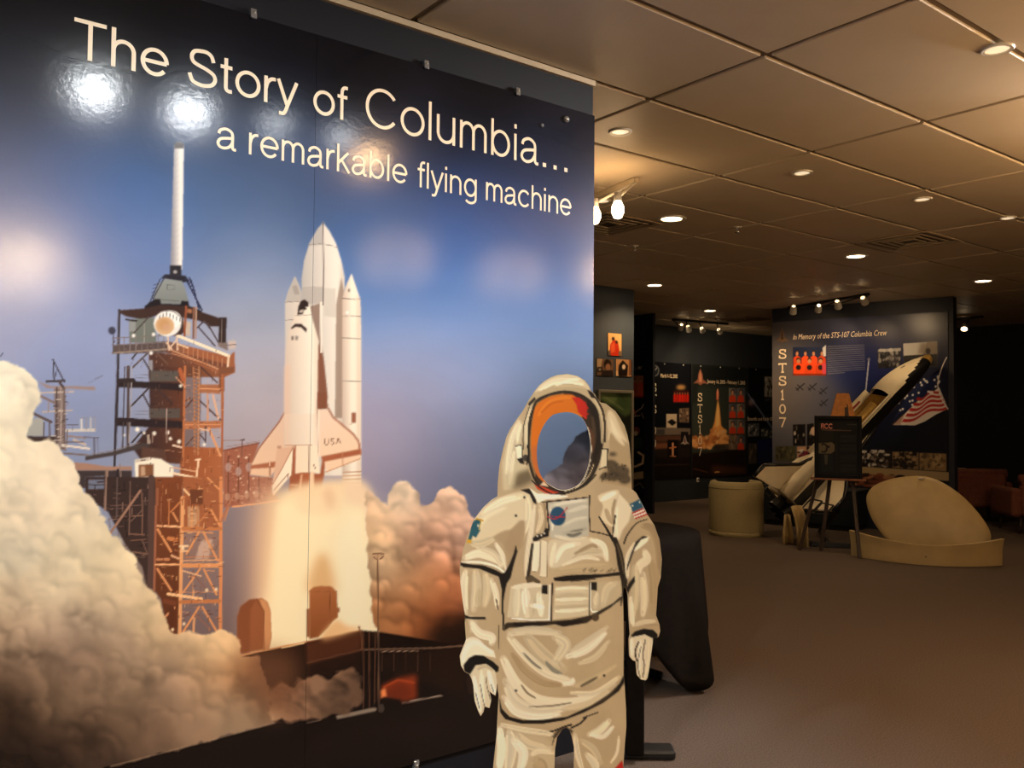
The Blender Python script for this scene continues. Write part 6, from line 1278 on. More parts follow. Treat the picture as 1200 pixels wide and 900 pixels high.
# ------------------------------------------------------------------ beige curved shells on the floor
def view_frame(px, py, depth):
    c = deep(px, py, depth); v = np.array([FW[0], FW[1], 0]) + (px - 600) / FPX * np.array([RT[0], RT[1], 0]); v /= np.linalg.norm(v)
    return c, v, np.array([v[1], -v[0], 0])
zo = Z(980, 540, 5.4545)
oc, ov, oa = view_frame(1088, 600, 8.55)
opl = catmull(zo([(187, 240), (205, 190), (250, 150), (320, 122), (400, 104), (490, 95), (570, 98), (640, 118), (720, 160), (800, 218), (860, 275), (920, 345), (965, 410), (990, 470), (985, 520), (930, 590), (800, 655), (640, 668), (480, 640), (380, 560), (300, 480), (235, 390), (200, 310)]), 4)
lean = .22
pts2 = []
for x, y in opl:
    q = plane_hit(x, y, oc, ov); pts2.append((float((q - oc) @ oa), max(float(q[2]), .012)))
pts2 = np.array(pts2); cz = np.array([pts2[:, 0].mean(), .36])
sh = empty('oval_shell', (oc[0], oc[1], 0)); tag(sh, 'large beige oval shell leaning behind the low curved panel', 'shell')
bm = bmesh.new(); NR = 10; rings = []
def shell_pt(u, z, d): return Vector(oa * u + ov * (z * lean + d) + np.array([0, 0, z * math.cos(lean * .9)]))
for side, off in ((0, 0.0), (1, .035)):
    prev = None; c_ = bm.verts.new(shell_pt(cz[0], cz[1], off - .075))
    for i in range(1, NR + 1):
        t = i / NR; bulge = -.075 * (1 - t ** 2.4)
        ringv = [bm.verts.new(shell_pt(*(cz + (p - cz) * t), off + bulge)) for p in pts2]
        for k in range(len(ringv)):
            k2 = (k + 1) % len(ringv)
            if prev is None: bm.faces.new((c_, ringv[k], ringv[k2]))
            else: bm.faces.new((prev[k], ringv[k], ringv[k2], prev[k2]))
        prev = ringv
    rings.append(prev)
for k in range(len(rings[0])):
    k2 = (k + 1) % len(rings[0]); bm.faces.new((rings[0][k], rings[0][k2], rings[1][k2], rings[1][k]))
from_bm('shell_body', bm, MT['beige'], sh, True)
e = pts2[np.argmax(pts2[:, 1])]
bm = bmesh.new(); bm_box(bm, shell_pt(e[0] + .02, e[1] - .02, -.015), (.06, .04, .012)); from_bm('paper_tag', bm, MT['white'], sh)
# low curved panel
A_, M_, B_ = floor_at(997, 651), floor_at(1085, 662.5), floor_at(1175, 663)
cp = empty('low_curved_shell', ((A_ + B_) / 2)); tag(cp, 'low curved beige panel standing on carpet in front of the oval shell', 'panel')
bm = bmesh.new(); n = 40; prev = None
ctrlp = 2 * M_ - (A_ + B_) / 2
for i in range(n + 1):
    t = i / n; p = (1 - t) ** 2 * A_ + 2 * t * (1 - t) * ctrlp + t * t * B_
    d = 2 * (1 - t) * (ctrlp - A_) + 2 * t * (B_ - ctrlp); d /= np.linalg.norm(d); nn = np.array([d[1], -d[0], 0])
    if nn @ (CAM - p) < 0: nn = -nn
    h_ = .185 + .065 * abs(2 * t - 1) ** 1.6
    fl = .02
    prof = [(0, 0), (.0, h_ * .5), (fl, h_ * .93), (fl + .006, h_), (fl - .03, h_), (-.035, h_ * .5), (-.035, 0)]
    r_ = [bm.verts.new(Vector(p - cp.location[:] if False else p - np.array(cp.location)) + Vector(nn * (-a if False else a)) + Vector((0, 0, b))) for a, b in prof]
    if prev:
        for k in range(len(prof)): bm.faces.new((prev[k], prev[(k + 1) % len(prof)], r_[(k + 1) % len(prof)], r_[k]))
    else: bm.faces.new(r_)
    prev = r_
bm.faces.new(prev[::-1])
from_bm('panel_body', bm, MT['beige'], cp, True, bevel=.004)
q = floor_at(1086.5, 656.5); bm = bmesh.new(); bm_lathe(bm, [(.0001, .004), (.006, .003), (.007, 0)], 10)
o = from_bm('bolt_hole', bm, MT['black'], cp, True); pos_ = np.array(M_) + (CAM - M_) / np.linalg.norm(CAM - M_) * .012; o.location = Vector((pos_[0], pos_[1], .08)) - cp.location; o.rotation_euler = (math.pi / 2, 0, math.atan2(FW[0], -FW[1]) + math.pi / 2 + math.pi / 2)
# small curved pieces under the model's wing
def slip(name, pxs, depth, label, m, dark=False):
    c, v, a = view_frame(pxs[0][0], pxs[0][1], depth)
    P2 = [(float((plane_hit(x, y, c, v) - c) @ a), max(0.0, float(plane_hit(x, y, c, v)[2]))) for x, y in pxs]
    zmin = min(p[1] for p in P2)
    root = empty(name, (c[0], c[1], 0)); tag(root, label, 'panel', 'small curved panels under the model')
    bm = bmesh.new(); k = len(P2) // 2
    L_, R_ = P2[:k], P2[k:][::-1]
    prev = None
    for (l, r) in zip(L_, R_):
        row = []
        for s in range(9):
            t = s / 8; u = l[0] + (r[0] - l[0]) * t; z = l[1] - zmin + (r[1] - l[1]) * t
            row.append(bm.verts.new(Vector(a * u + v * (.07 * math.sin(t * math.pi) - .05)) + Vector((0, 0, max(z, 0.0)))))
        if prev:
            for s in range(8): bm.faces.new((prev[s], prev[s + 1], row[s + 1], row[s]))
        prev = row
    o = from_bm('panel_body', bm, m, root, True); sm = o.modifiers.new('thickness', 'SOLIDIFY'); sm.thickness = .018
slip('curved_fragment', [(926.6, 591), (930, 603), (933, 618), (934, 640), (948, 638.5), (947, 617), (944.5, 602), (939.5, 590)], 8.98, 'narrow curved beige panel standing under the model wing', MT['beige'])
slip('curved_fragment', [(919, 598), (918, 610), (917, 622), (917, 633), (931, 632), (930, 622), (928, 610), (926, 598)], 9.2, 'shaded curved beige panel behind the narrow one under the wing', MT['beige'])

# ------------------------------------------------------------------ easel and framed poster
apex = deep(987, 461, 8.72)
fl_, fr_ = floor_at(937.5, 645), floor_at(1008, 655)
es = empty('display_easel', ((fl_ + fr_) / 2)); tag(es, 'wooden tripod easel with flared top in lamp-lit honey colour holding the framed poster', 'easel')
MT['easelwood'] = mat('easel_wood', (116, 68, 32), 0.55, var=0.25, vscale=20)
eo = np.array(es.location)
vv = np.array([FW[0], FW[1], 0]) ; vv /= np.linalg.norm(vv); va_ = np.array([vv[1], -vv[0], 0])
def leg(foot, top, w0, w1, th, m=MT['easelwood']):
    bm = bmesh.new(); V = []
    for p, w in ((foot, w0), (foot + (top - foot) * .62, w0), (top, w1)):
        for s, d in ((-1, 0), (1, 0), (1, 1), (-1, 1)): V.append(bm.verts.new(Vector(p - eo + va_ * s * w / 2 + vv * d * th)))
    for k in (0, 4):
        for s in range(4): bm.faces.new((V[k + s], V[k + (s + 1) % 4], V[k + 4 + (s + 1) % 4], V[k + 4 + s]))
    bm.faces.new(V[:4]); bm.faces.new(V[8:])
    return from_bm('leg', bm, m, es, bevel=.003)
leg(fl_ + 0, apex - va_ * .03, .034, .034, .02, MT['darkwood']); leg(fr_ + 0, apex + va_ * .03, .034, .034, .02, MT['darkwood'])  # dark tone of the legs stands for wood out of the lamp light
back = (fl_ + fr_) / 2 + vv * .22; back[2] = 0
leg(back, apex + vv * .03, .035, .035, .02, MT['darkwood'])
for k in (-1, 0, 1):                                      # boards at the head, lamp light painted in as honey colour
    bm = bmesh.new(); t0, t1 = apex + va_ * k * .038, apex + va_ * k * .092 + np.array([0, 0, -.30])
    n0 = -vv * (.026 if k else .034)
    A4 = [bm.verts.new(Vector(p - eo + va_ * sx * w + n0 * d)) for p, w in ((t0, .021), (t1, .046)) for sx in (-1, 1) for d in (0, 1)]
    bmesh.ops.convex_hull(bm, input=bm.verts)
    from_bm('head_board', bm, MT['lit_wood'], es, bevel=.003)
# framed poster
MT['ebony'] = mat('ebony_frame', (9, 8, 8), .6, spec=.12)
MT['poster'] = print_mat('matte_poster_print', rough=0.6, spec=0.15)
c, v, a = view_frame(982, 524, 8.36)
fw_, fh_ = .43, .60
po = empty('framed_poster', (c[0], c[1], c[2] - fh_ / 2)); tag(po, 'black framed glazed poster headed RCC resting on the easel', 'poster')
tilt = .10
PS = Sheet(0, 0, 430, 600, 1.0, (12, 13, 13))
PS.fill([(40, 60), (180, 60), (180, 250), (40, 250)], (50, 46, 38)); PS.fill([(60, 330), (170, 330), (170, 540), (60, 540)], (38, 44, 42)); PS.fill([(40, 265), (160, 255), (185, 280), (185, 340), (150, 365), (40, 365)], (214, 190, 140)); PS.line(arc(85, 312, 30, 40, -120, 120), 16, (24, 20, 20)); PS.fill(ell(130, 300, 12, 12), (60, 50, 44)); PS.fill([(90, 375), (125, 375), (118, 470), (95, 470)], (150, 140, 118))
for k in range(4): PS.fill([(230, 175 + 95 * k), (380, 175 + 95 * k), (380, 255 + 95 * k), (230, 255 + 95 * k)], (34, 37, 35)); lines_of_text(PS, [(236, 182 + 95 * k), (374, 182 + 95 * k), (374, 250 + 95 * k), (236, 250 + 95 * k)], 6, (76, 78, 72), 3, k)
PS.fill([(200, 60), (390, 60), (390, 150), (200, 150)], (26, 26, 26)); PS.line([(300, 80), (340, 80)], 5, (150, 150, 140)); PS.line([(350, 80), (385, 80)], 5, (170, 170, 160)); PS.line([(70, 136), (330, 140)], 9, (196, 140, 110)); PS.fill([(190, 160), (215, 160), (215, 560), (190, 560)], (40, 34, 28))
PS.img *= .42
def fpt(u, z, d): return Vector(a * (u - fw_ / 2 - .012 * (1 - z / fh_) * 0) + v * (d + tilt * z) + np.array([0, 0, z]))
us, vs = np.linspace(.03, fw_ - .03, 60), np.linspace(.03, fh_ - .03, 84)
U, W = np.meshgrid(us, vs); V = np.array([fpt(x, z, .004) for x, z in zip(U.ravel(), W.ravel())])
nn_ = len(us); idx = (np.arange(len(vs) - 1)[:, None] * nn_ + np.arange(nn_ - 1)[None]).ravel()
ink_mesh('poster_sheet', V, np.stack([idx, idx + 1, idx + nn_ + 1, idx + nn_], 1), PS, MT['poster'], po, xy=np.stack([U.ravel() / fw_ * 430, (1 - W.ravel() / fh_) * 600], 1))
bm = bmesh.new(); word_mesh(bm, 'RCC', .16, lambda x, z, q: fpt(x, z, .0025 - q * .0003), .062, .165, .475, .05, ['R', 'C', 'C']); from_bm('heading_lettering', bm, mat('salmon_ink', (206, 120, 96), .5), po)
for (u0, u1, z0, z1) in ((0, .034, 0, fh_), (fw_ - .034, fw_, 0, fh_), (.034, fw_ - .034, 0, .034), (.034, fw_ - .034, fh_ - .034, fh_)):
    bm = bmesh.new(); bm_prism(bm, [(u0, z0), (u1, z0), (u1, z1), (u0, z1)], -.014, .014, lambda x, z, d: fpt(x, z, d)); from_bm('frame_rail', bm, MT['ebony'], po, bevel=.004)
bm = bmesh.new(); bm_prism(bm, [(.0, .0), (fw_, 0), (fw_, fh_), (0, fh_)], .014, .02, lambda x, z, d: fpt(x, z, d)); from_bm('backing_board', bm, MT['board'], po)
bm = bmesh.new(); bm_box(bm, Vector(np.array([*(c - eo)[:2], c[2] - fh_ / 2 - .012]) + v * .0), (.02, .02, .02)); bm.free()
bm = bmesh.new(); bm_prism(bm, [(-.25, -.018), (.25, -.018), (.25, .0), (-.25, 0)], -.03, .09, lambda x, z, d: Vector(c - eo + a * x + v * d + np.array([0, 0, z - fh_ / 2]))); from_bm('shelf', bm, MT['easelwood'], es, bevel=.003)

# ------------------------------------------------------------------ shuttle model
aft = deep(922, 586, 9.42)
F3 = .70 * RT + .66 * UP + .18 * FW; F3 /= np.linalg.norm(F3)
D3 = -.52 * RT + .775 * UP - .30 * FW; D3 -= F3 * (D3 @ F3); D3 /= np.linalg.norm(D3)
P3 = np.cross(D3, F3)
MS = 1.13
sroot_xy = deep(962, 600, 10.0)
sm_ = empty('shuttle_model', (sroot_xy[0], sroot_xy[1], 0)); tag(sm_, 'large space shuttle model tilted nose-up with open gold payload bay', 'model')
so = np.array(sm_.location)
W3 = lambda x, y, z: Vector(aft - so + F3 * x * 1.165 + P3 * y * .92 + D3 * z * .92)
MT['cream'] = mat('cream_model_paint', (236, 222, 190), .4, var=.04, vscale=12)
MT['mblack'] = mat('black_model_paint', (18, 17, 18), .35)
MT['gold'] = mat('gold_foil', (196, 158, 84), .35, metal=.35, var=.15, vscale=20)
MT['red'] = mat('red_radiator', (150, 44, 34), .5)
LEN = 2.08
def section(x):
    t = x / LEN
    if t < .72: hw, top, bot = .165, .155, -.15
    else:
        s = (t - .72) / .28; k = math.sqrt(max(0, 1 - s ** 2.2)); hw = .165 * k + .004; top = -.06 + (.215) * max(0, (1 - s ** 1.7)) ; bot = -.10 - .05 * k
    if t < .06: hw *= .95
    return hw, top, bot
def ringpts(x, n=32):
    hw, top, bot = section(x); cz_ = (top + bot) / 2; hh = (top - bot) / 2; out = []
    for k in range(n):
        a_ = 2 * math.pi * k / n; cy, sz = math.cos(a_), math.sin(a_)
        e_ = .62 if sz < 0 else .85
        out.append((hw * math.copysign(abs(cy) ** e_, cy), cz_ + hh * math.copysign(abs(sz) ** e_, sz)))
    return out
xs = [0, .04, .12, .3, .5, .52, .8, 1.1, 1.40, 1.42, 1.5, 1.56, 1.62, 1.68, 1.74, 1.80, 1.86, 1.91, 1.95, 1.99, 2.02, 2.05, 2.07, 2.08]
def loft(name, keep, m, off=0.0):
    bm = bmesh.new(); R_ = []
    for x in xs: R_.append([bm.verts.new(W3(x, y, z)) for y, z in ringpts(x)])
    for i in range(len(xs) - 1):
        for k in range(32):
            k2 = (k + 1) % 32; am = (k + .5) / 32 * 2 * math.pi; xm = (xs[i] + xs[i + 1]) / 2
            if keep(xm, am): bm.faces.new((R_[i][k], R_[i][k2], R_[i + 1][k2], R_[i + 1][k]))
    if name == 'upper_fuselage': bm.faces.new(R_[0])
    for v_ in [v_ for v_ in bm.verts if not v_.link_faces]: bm.verts.remove(v_)
    return from_bm(name, bm, m, sm_, True)
isbay = lambda x, a_: .52 < x < 1.40 and math.sin(a_) > .35
islow = lambda x, a_: math.sin(a_) < (.12 if x < 1.42 else (.16 + max(0, x - 1.52) * 1.8))
iscap = lambda x, a_: x > 1.985
loft('upper_fuselage', lambda x, a_: not isbay(x, a_) and not islow(x, a_) and not iscap(x, a_), MT['cream'])
loft('belly', lambda x, a_: islow(x, a_) and not iscap(x, a_), MT['mblack'])
loft('nose_cap', lambda x, a_: iscap(x, a_), MT['gold'])
bm = bmesh.new(); prev = None                              # bay trough
for x in (.52, 1.40):
    row = [bm.verts.new(W3(x, .150 * math.cos(t), .045 - .13 * math.sin(t))) for t in np.linspace(0, math.pi, 15)]
    if prev:
        for k in range(14): bm.faces.new((prev[k], prev[k + 1], row[k + 1], row[k]))
    else: bm.faces.new(row)
    prev = row
bm.faces.new(prev[::-1]); from_bm('payload_bay', bm, MT['gold'], sm_, True)
bm = bmesh.new(); bm_tube(bm, [W3(.62, .0, .02), W3(1.28, .0, .02)], .055, 14); from_bm('payload_canister', bm, MT['gold'], sm_, True)
for s in (-1, 1):                                          # open bay doors
    bm = bmesh.new(); prev = None
    for x in (.53, 1.39):
        row = [bm.verts.new(W3(x, s * (.152 + .05 * math.sin(t * 1.2)), .06 + .05 * (1 - math.cos(t * 1.2)) + .01 * t)) for t in np.linspace(0, 1.2, 7)]
        if prev:
            for k in range(6): bm.faces.new((prev[k], prev[k + 1], row[k + 1], row[k]))
        prev = row
    o = from_bm('bay_door', bm, MT['cream'], sm_, True); q_ = o.modifiers.new('t', 'SOLIDIFY'); q_.thickness = .012
    bm = bmesh.new(); bm_tube(bm, [W3(.75, s * .165, .085), W3(1.25, s * .165, .085)], .012, 8); from_bm('radiator_pipe', bm, MT['red'], sm_, True)
for y in (-.09, -.03, .03, .09):                            # cockpit windows
    x0 = 1.735; bm = bmesh.new()
    zz = lambda x, yy: section(x)[2] + (section(x)[1] - section(x)[2]) * .5 + (section(x)[1] - section(x)[2]) * .5 * (max(0, 1 - abs(yy / section(x)[0]) ** (1 / .85 * 1.0)) ** .85) + .005
    q_ = [(x0, y - .024), (x0 + .05, y * .93 - .022), (x0 + .05, y * .93 + .022), (x0, y + .024)]
    A4 = [bm.verts.new(W3(x, yy, zz(x, yy))) for x, yy in q_]; B4 = [bm.verts.new(W3(x, yy, zz(x, yy) - .01)) for x, yy in q_]
    bm.faces.new(A4); bm.faces.new(B4[::-1])
    for k in range(4): bm.faces.new((A4[k], B4[k], B4[(k + 1) % 4], A4[(k + 1) % 4]))
    from_bm('cockpit_window', bm, MT['mblack'], sm_)
for s in (-1, 1):                                          # wings
    pl = [(1.10, .15), (.92, .19), (.58, .27), (.36, .50), (.26, .58), (.10, .58), (.03, .30), (.0, .16)]
    bm = bmesh.new(); bm_prism(bm, pl, -.115, -.085, lambda x, y, d: W3(x, s * y, d)); from_bm('wing', bm, MT['cream'], sm_, bevel=.006)
    bm = bmesh.new(); bm_prism(bm, pl, -.135, -.1155, lambda x, y, d: W3(x, s * y * 1.005, d)); from_bm('wing_underside', bm, MT['mblack'], sm_)
    le = [(1.10, .15), (.92, .19), (.58, .27), (.36, .50), (.26, .585), (.10, .585)]
    bm = bmesh.new(); bm_tube(bm, [W3(x, s * y, -.10) for x, y in le], .020, 8); from_bm('leading_edge', bm, MT['mblack'], sm_, True)
    for (a0, a1) in ((.20, .37), (.39, .56)):
        el = [(.135, a0), (.15 , a1), (.04, a1), (.0, a0)]
        for k in range(4):
            p_, q_ = el[k], el[(k + 1) % 4]; bm = bmesh.new(); bm_tube(bm, [W3(p_[0], s * p_[1], -.082), W3(q_[0], s * q_[1], -.082)], .009, 6); from_bm('elevon_line', bm, MT['mblack'], sm_)
    bm = bmesh.new(); bm_tube(bm, [W3(.50, s * .085, .11), W3(.36, s * .095, .145), (W3(.16, s * .10, .15)), W3(-.02, s * .10, .14)], [.02, .065, .085, .075], 14); from_bm('engine_pod', bm, MT['cream'], sm_, True)
bm = bmesh.new(); bm_prism(bm, [(.46, .13), (.30, .22), (.02, .56), (-.12, .56), (-.05, .30), (.02, .13)], -.022, .022, lambda x, z, d: W3(x, d, z)); from_bm('tail_fin', bm, MT['cream'], sm_, bevel=.008)
for x0, z0, x1, z1 in ((.46, .13, .30, .22), (.30, .22, .02, .56), (.02, .56, -.12, .56)):
    bm = bmesh.new(); bm_tube(bm, [W3(x0, 0, z0), W3(x1, 0, z1)], .024, 8); from_bm('fin_edge', bm, MT['mblack'], sm_, True)
for y, z in ((0, .06), (-.08, -.06), (.08, -.06)):
    bm = bmesh.new(); bm_tube(bm, [W3(.02, y, z), W3(-.04, y, z), W3(-.14, y, z)], [.03, .05, .075], 16, False); from_bm('engine_bell', bm, MT['mblack'], sm_, True)
bm = bmesh.new(); bm_prism(bm, [(-.02, -.13), (-.16, -.13), (-.16, .13), (-.02, .13)], -.15, -.125, lambda x, y, d: W3(x, y, d)); from_bm('body_flap', bm, MT['mblack'], sm_)
# stand: dark post and foot bars
mid = aft + F3 * .70 - D3 * .17
bm = bmesh.new(); bm_tube(bm, [Vector(mid - so + F3 * .02), Vector((mid[0] - so[0], mid[1] - so[1], .30)), Vector((0, 0, .03))], .035, 12); from_bm('post', bm, MT['black'], sm_, True)
q0, q1 = floor_at(951, 641), floor_at(997, 643)
bm = bmesh.new(); bm_prism(bm, [(0, 0), (1, 0), (1, 1), (0, 1)], 0, .05, lambda x, y, d: Vector(q0 - so + (q1 - q0) * x + vv * y * .07 + np.array([0, 0, d]))); from_bm('foot_bar', bm, MT['black'], sm_, bevel=.006)
q2 = (q0 + q1) / 2 + vv * .05
bm = bmesh.new(); bm_tube(bm, [Vector(q2 - so + np.array([0, 0, .025])), Vector((0, 0, .03))], .022, 8); from_bm('foot_bar', bm, MT['black'], sm_, True)
# plinth against the partition
pc = PA + pd * .62 + pn * .24
pl_ = empty('display_plinth', (pc[0], pc[1], 0)); tag(pl_, 'low dark teal display plinth against the memorial partition', 'plinth')
MT['teal'] = mat('dark_teal_laminate', (24, 32, 38), .5)
bm = bmesh.new(); bm_prism(bm, [(-.58, -.22), (.58, -.22), (.58, .22), (-.58, .22)], .06, .46, lambda x, y, d: Vector((*(pd * x + pn * y), d))); from_bm('body', bm, MT['teal'], pl_, bevel=.006)
bm = bmesh.new(); bm_prism(bm, [(-.55, -.2), (.55, -.2), (.55, .19), (-.55, .19)], .0, .06, lambda x, y, d: Vector((*(pd * x + pn * y), d))); from_bm('kick_base', bm, MT['black'], pl_)
bm = bmesh.new(); bm_prism(bm, [(-.60, -.225), (.60, -.225), (.60, .24), (-.60, .24)], .46, .485, lambda x, y, d: Vector((*(pd * x + pn * y), d))); from_bm('top', bm, MT['teal'], pl_, bevel=.004)

# ------------------------------------------------------------------ rust armchairs and the small sign at the right
def armchair(loc, rz, label):
    r = empty('armchair', loc, rz); tag(r, label, 'chair', 'rust armchairs by the black wall')
    bm = bmesh.new(); bm_box(bm, (0, 0, .30), (.62, .60, .22)); from_bm('seat', bm, MT['rust'], r, bevel=.05, seg=4)
    bm = bmesh.new(); bm_box(bm, (0, -.29, .43), (.66, .14, .46)); from_bm('backrest', bm, MT['rust'], r, bevel=.06, seg=4)
    bm = bmesh.new(); bm_tube(bm, [(-.33, -.29, .63), (.33, -.29, .63)], .065, 14); from_bm('head_roll', bm, MT['rust'], r, True)
    for s in (-1, 1):
        bm = bmesh.new(); bm_box(bm, (s * .36, .0, .36), (.12, .62, .34)); from_bm('armrest', bm, MT['rust'], r, bevel=.05, seg=4)
        for t in (-1, 1):
            bm = bmesh.new(); bm_tube(bm, [(s * .30, t * .24, .22), (s * .32, t * .26, 0)], [.024, .016], 8); from_bm('leg', bm, MT['darkwood'], r, True)
    return r
a1 = deep(1137, 590, 11.5); armchair((a1[0], a1[1], 0), math.atan2(FW[1], FW[0]) - math.pi / 2 - .15, 'rust-brown armchair just right of the memorial partition')
a2 = deep(1216, 590, 10.4); armchair((a2[0], a2[1], 0), math.atan2(FW[1], FW[0]) - math.pi / 2 - .1, 'rust-brown armchair cut off by the right edge of the photo')
sg = deep(1124, 560, 12.3); lg = empty('display_stand', (sg[0], sg[1], 0)); tag(lg, 'cream board on a dark post right of the memorial partition', 'sign')
zz_ = sg[2]
bm = bmesh.new(); bm_prism(bm, [(-.09, -.14), (.09, -.14), (.09, .14), (-.09, .14)], -.008, .008, lambda x, z, d: Vector(va_ * x + vv * d + np.array([0, 0, zz_ + z]))); from_bm('board', bm, MT['white'], lg, bevel=.003)
bm = bmesh.new(); bm_tube(bm, [(0, 0, .02), Vector(vv * .012) + Vector((0, 0, zz_))], .014, 8); bm_box(bm, (0, 0, .012), (.26, .26, .024)); from_bm('post', bm, MT['black'], lg)
# ------------------------------------------------------------------ lamps, vents, sprinklers
MT['lamp_warm'] = mat('warm_lamp_face', (255, 236, 200), .5, emit=14.0, ecol=(1.0, .74, .44))
MT['lamp_cool'] = mat('cool_lamp_face', (240, 250, 255), .5, emit=26.0, ecol=(.70, .96, 1.0))
MT['lamp_hot'] = mat('bright_warm_lamp_face', (255, 236, 200), .5, emit=45.0, ecol=(1.0, .72, .40))
MT['globe'] = mat('frosted_globe', (255, 240, 214), .5, emit=1.2, ecol=(1.0, .66, .38))
MT['lamp_off'] = mat('dim_lamp_face', (236, 220, 190), .35, emit=.9, ecol=(1.0, .78, .5))
def spot(parent, loc, aim, power, col, size=2.2, blend=.6, rad=.05):
    l = bpy.data.lights.new('lamp_glow', 'SPOT'); l.energy = power; l.color = col; l.spot_size = size; l.spot_blend = blend; l.shadow_soft_size = rad
    o = bpy.data.objects.new('lamp_glow', l); C.objects.link(o); o.parent = parent
    o.location = Vector([float(v) for v in loc]) - parent.location
    o.rotation_euler = Vector([float(v) for v in aim]).to_track_quat('-Z', 'Y').to_euler()
def point(parent, loc, power, col, rad=.03):
    l = bpy.data.lights.new('bulb_glow', 'POINT'); l.energy = power; l.color = col; l.shadow_soft_size = rad
    o = bpy.data.objects.new('bulb_glow', l); C.objects.link(o); o.parent = parent; o.location = Vector([float(v) for v in loc]) - parent.location
bm = bmesh.new(); bm_lathe(bm, [(.066, -.001), (.068, -.007), (.088, -.008), (.094, -.003), (.094, .0)], 28); bmesh.ops.recalc_face_normals(bm, faces=bm.faces); ring_me = bpy.data.meshes.new('trim_ring'); bm.to_mesh(ring_me); bm.free(); ring_me.materials.append(MT['white'])
def disc_me(m):
    bm = bmesh.new(); bm_lathe(bm, [(.0001, -.005), (.04, -.0045), (.066, -.002)], 28); me = bpy.data.meshes.new('lamp_face'); bmesh.ops.recalc_face_normals(bm, faces=bm.faces); bm.to_mesh(me); bm.free(); me.materials.append(m); return me
D_ON, D_COOL, D_OFF, D_HOT = disc_me(MT['lamp_warm']), disc_me(MT['lamp_cool']), disc_me(MT['lamp_off']), disc_me(MT['lamp_hot'])
def downlight(x, y, label, me, power=0, col=WARM, size=2.4, aim=(0, 0, -1), group='recessed ceiling lights', s=1.0, rad=.06):
    r = empty('ceiling_downlight', (x, y, H)); tag(r, label, 'ceiling light', group)
    r.scale = (s, s, 1)
    for n, m_ in (('trim_ring', ring_me), ('lamp_face', me)):
        o = bpy.data.objects.new(n, m_); C.objects.link(o); o.parent = r
    if power: spot(r, (x, y, H - .012), aim, power, col, size, .8, rad)
    return r
LIT = [((787, 256), 'lit recessed ceiling light nearest the mural wall end'), ((1003, 300), 'lit recessed ceiling light beside the louvred ceiling vent'), ((1152, 329), 'lit recessed ceiling light farthest to the right'), ((767, 334), 'lit recessed ceiling light above the slate partition'), ((832, 364), 'lit recessed ceiling light above the far mission panels')]
for p, lab in LIT:
    q = ceil_at(*p); downlight(q[0], q[1], lab, D_ON, 75 if p == (767, 334) else 40, s=1.1)
for p, lab in (((727, 154), 'dim recessed ceiling light just past the mural corner'), ((940, 202), 'dim recessed ceiling light in the middle of the ceiling'), ((1169, 57), 'dim recessed ceiling light at the upper right corner'), ((1081, 233), 'small dim recessed ceiling light right of the middle one'), ((1181, 255), 'dim recessed ceiling light at the right edge'), ((706, 235), 'dim recessed ceiling light behind the short track')):
    q = ceil_at(*p); downlight(q[0], q[1], lab, D_OFF, group='dim recessed ceiling lights', s=.62)
# lamps above the visitor that the mural mirrors; they wash the mural
D_AMB = disc_me(mat('amber_lamp_face', (255, 226, 180), .5, emit=45.0, ecol=(1.0, .66, .30)))
D_SOFT = disc_me(mat('soft_warm_lamp_face', (255, 236, 200), .5, emit=4.0, ecol=(1.0, .62, .36)))
D_BIG = disc_me(mat('large_warm_lamp_face', (255, 236, 200), .5, emit=110.0, ecol=(1.0, .66, .38)))
WASH = (.97, .99, 1.0)
D_COOL2 = disc_me(mat('dim_cool_lamp_face', (240, 250, 255),   .5, emit=9.0, ecol=(.80, .96, 1.0)))
for p, me, pw, col, lab in (((110, 100), D_COOL, 26, WASH, 'wall-washing ceiling light mirrored as the leftmost white glow in the mural'), ((220, 125), D_COOL, 26, WASH, 'wall-washing ceiling light mirrored as the second white glow in the mural'), ((320, 140), D_COOL2, 5, WASH, 'wall-washing ceiling light mirrored as the faint third glow in the mural'), ((397, 155), D_COOL2, 5, WASH, 'wall-washing ceiling light mirrored as the faint fourth glow in the mural'), ((430, 180), D_AMB, 28, AMBER, 'amber ceiling light mirrored below the title in the mural')):
    q = ceil_at(*p); y = 2 * YM - q[1]
    downlight(q[0], y, lab, me, pw, col, 2.1, (0, 1.35, -1.75), group='ceiling lights above the visitor')
for x, y, pw, lab in ((3.52, -.75, 5, 'ceiling light mirrored as a soft warm patch beside the shuttle nose in the mural'), (4.69, -.75, 5, 'ceiling light mirrored as a soft warm patch near the mural right edge'), (1.26, -3.6, 160, 'ceiling light mirrored as the big warm glow at the mural left edge')):
    downlight(x, y, lab, D_BIG if x < 2 else D_SOFT, pw, WARM, group='ceiling lights above the visitor', s=4.2 if x < 2 else 2.8, rad=.3 if x < 2 else .2)
for x, y, lab in ((.2, -.9, 'unseen ceiling light added just behind the visitor'), (.4, -2.6, 'unseen ceiling light added far behind the visitor'), (3.2, -2.6, 'unseen ceiling light added behind the visitor to the side'), (-1.2, .6, 'unseen ceiling light added beside the visitor near the side wall')):
    downlight(x, y, lab, D_ON, 60, WARM, group='ceiling lights out of view')  # unseen lamps added for even room light

for x, y, aim, pw, lab in ((-1.1, .9, (1.9, 1.75, -1.8), 370, 'unseen light added to brighten the mural from the near end'), (4.6, 1.15, (-3.3, 1.5, -1.8), 470, 'unseen light added to brighten the mural from beyond the cut-out'), (5.4, 1.15, (-4.0, 1.5, -1.8), 440, 'second unseen light added to brighten the mural from beyond the cut-out')):
    downlight(x, y, lab, D_ON, pw, WASH, 1.3, aim, group='unseen lights added to wash the mural')  # unseen lamps added to brighten the mural without mirroring in it

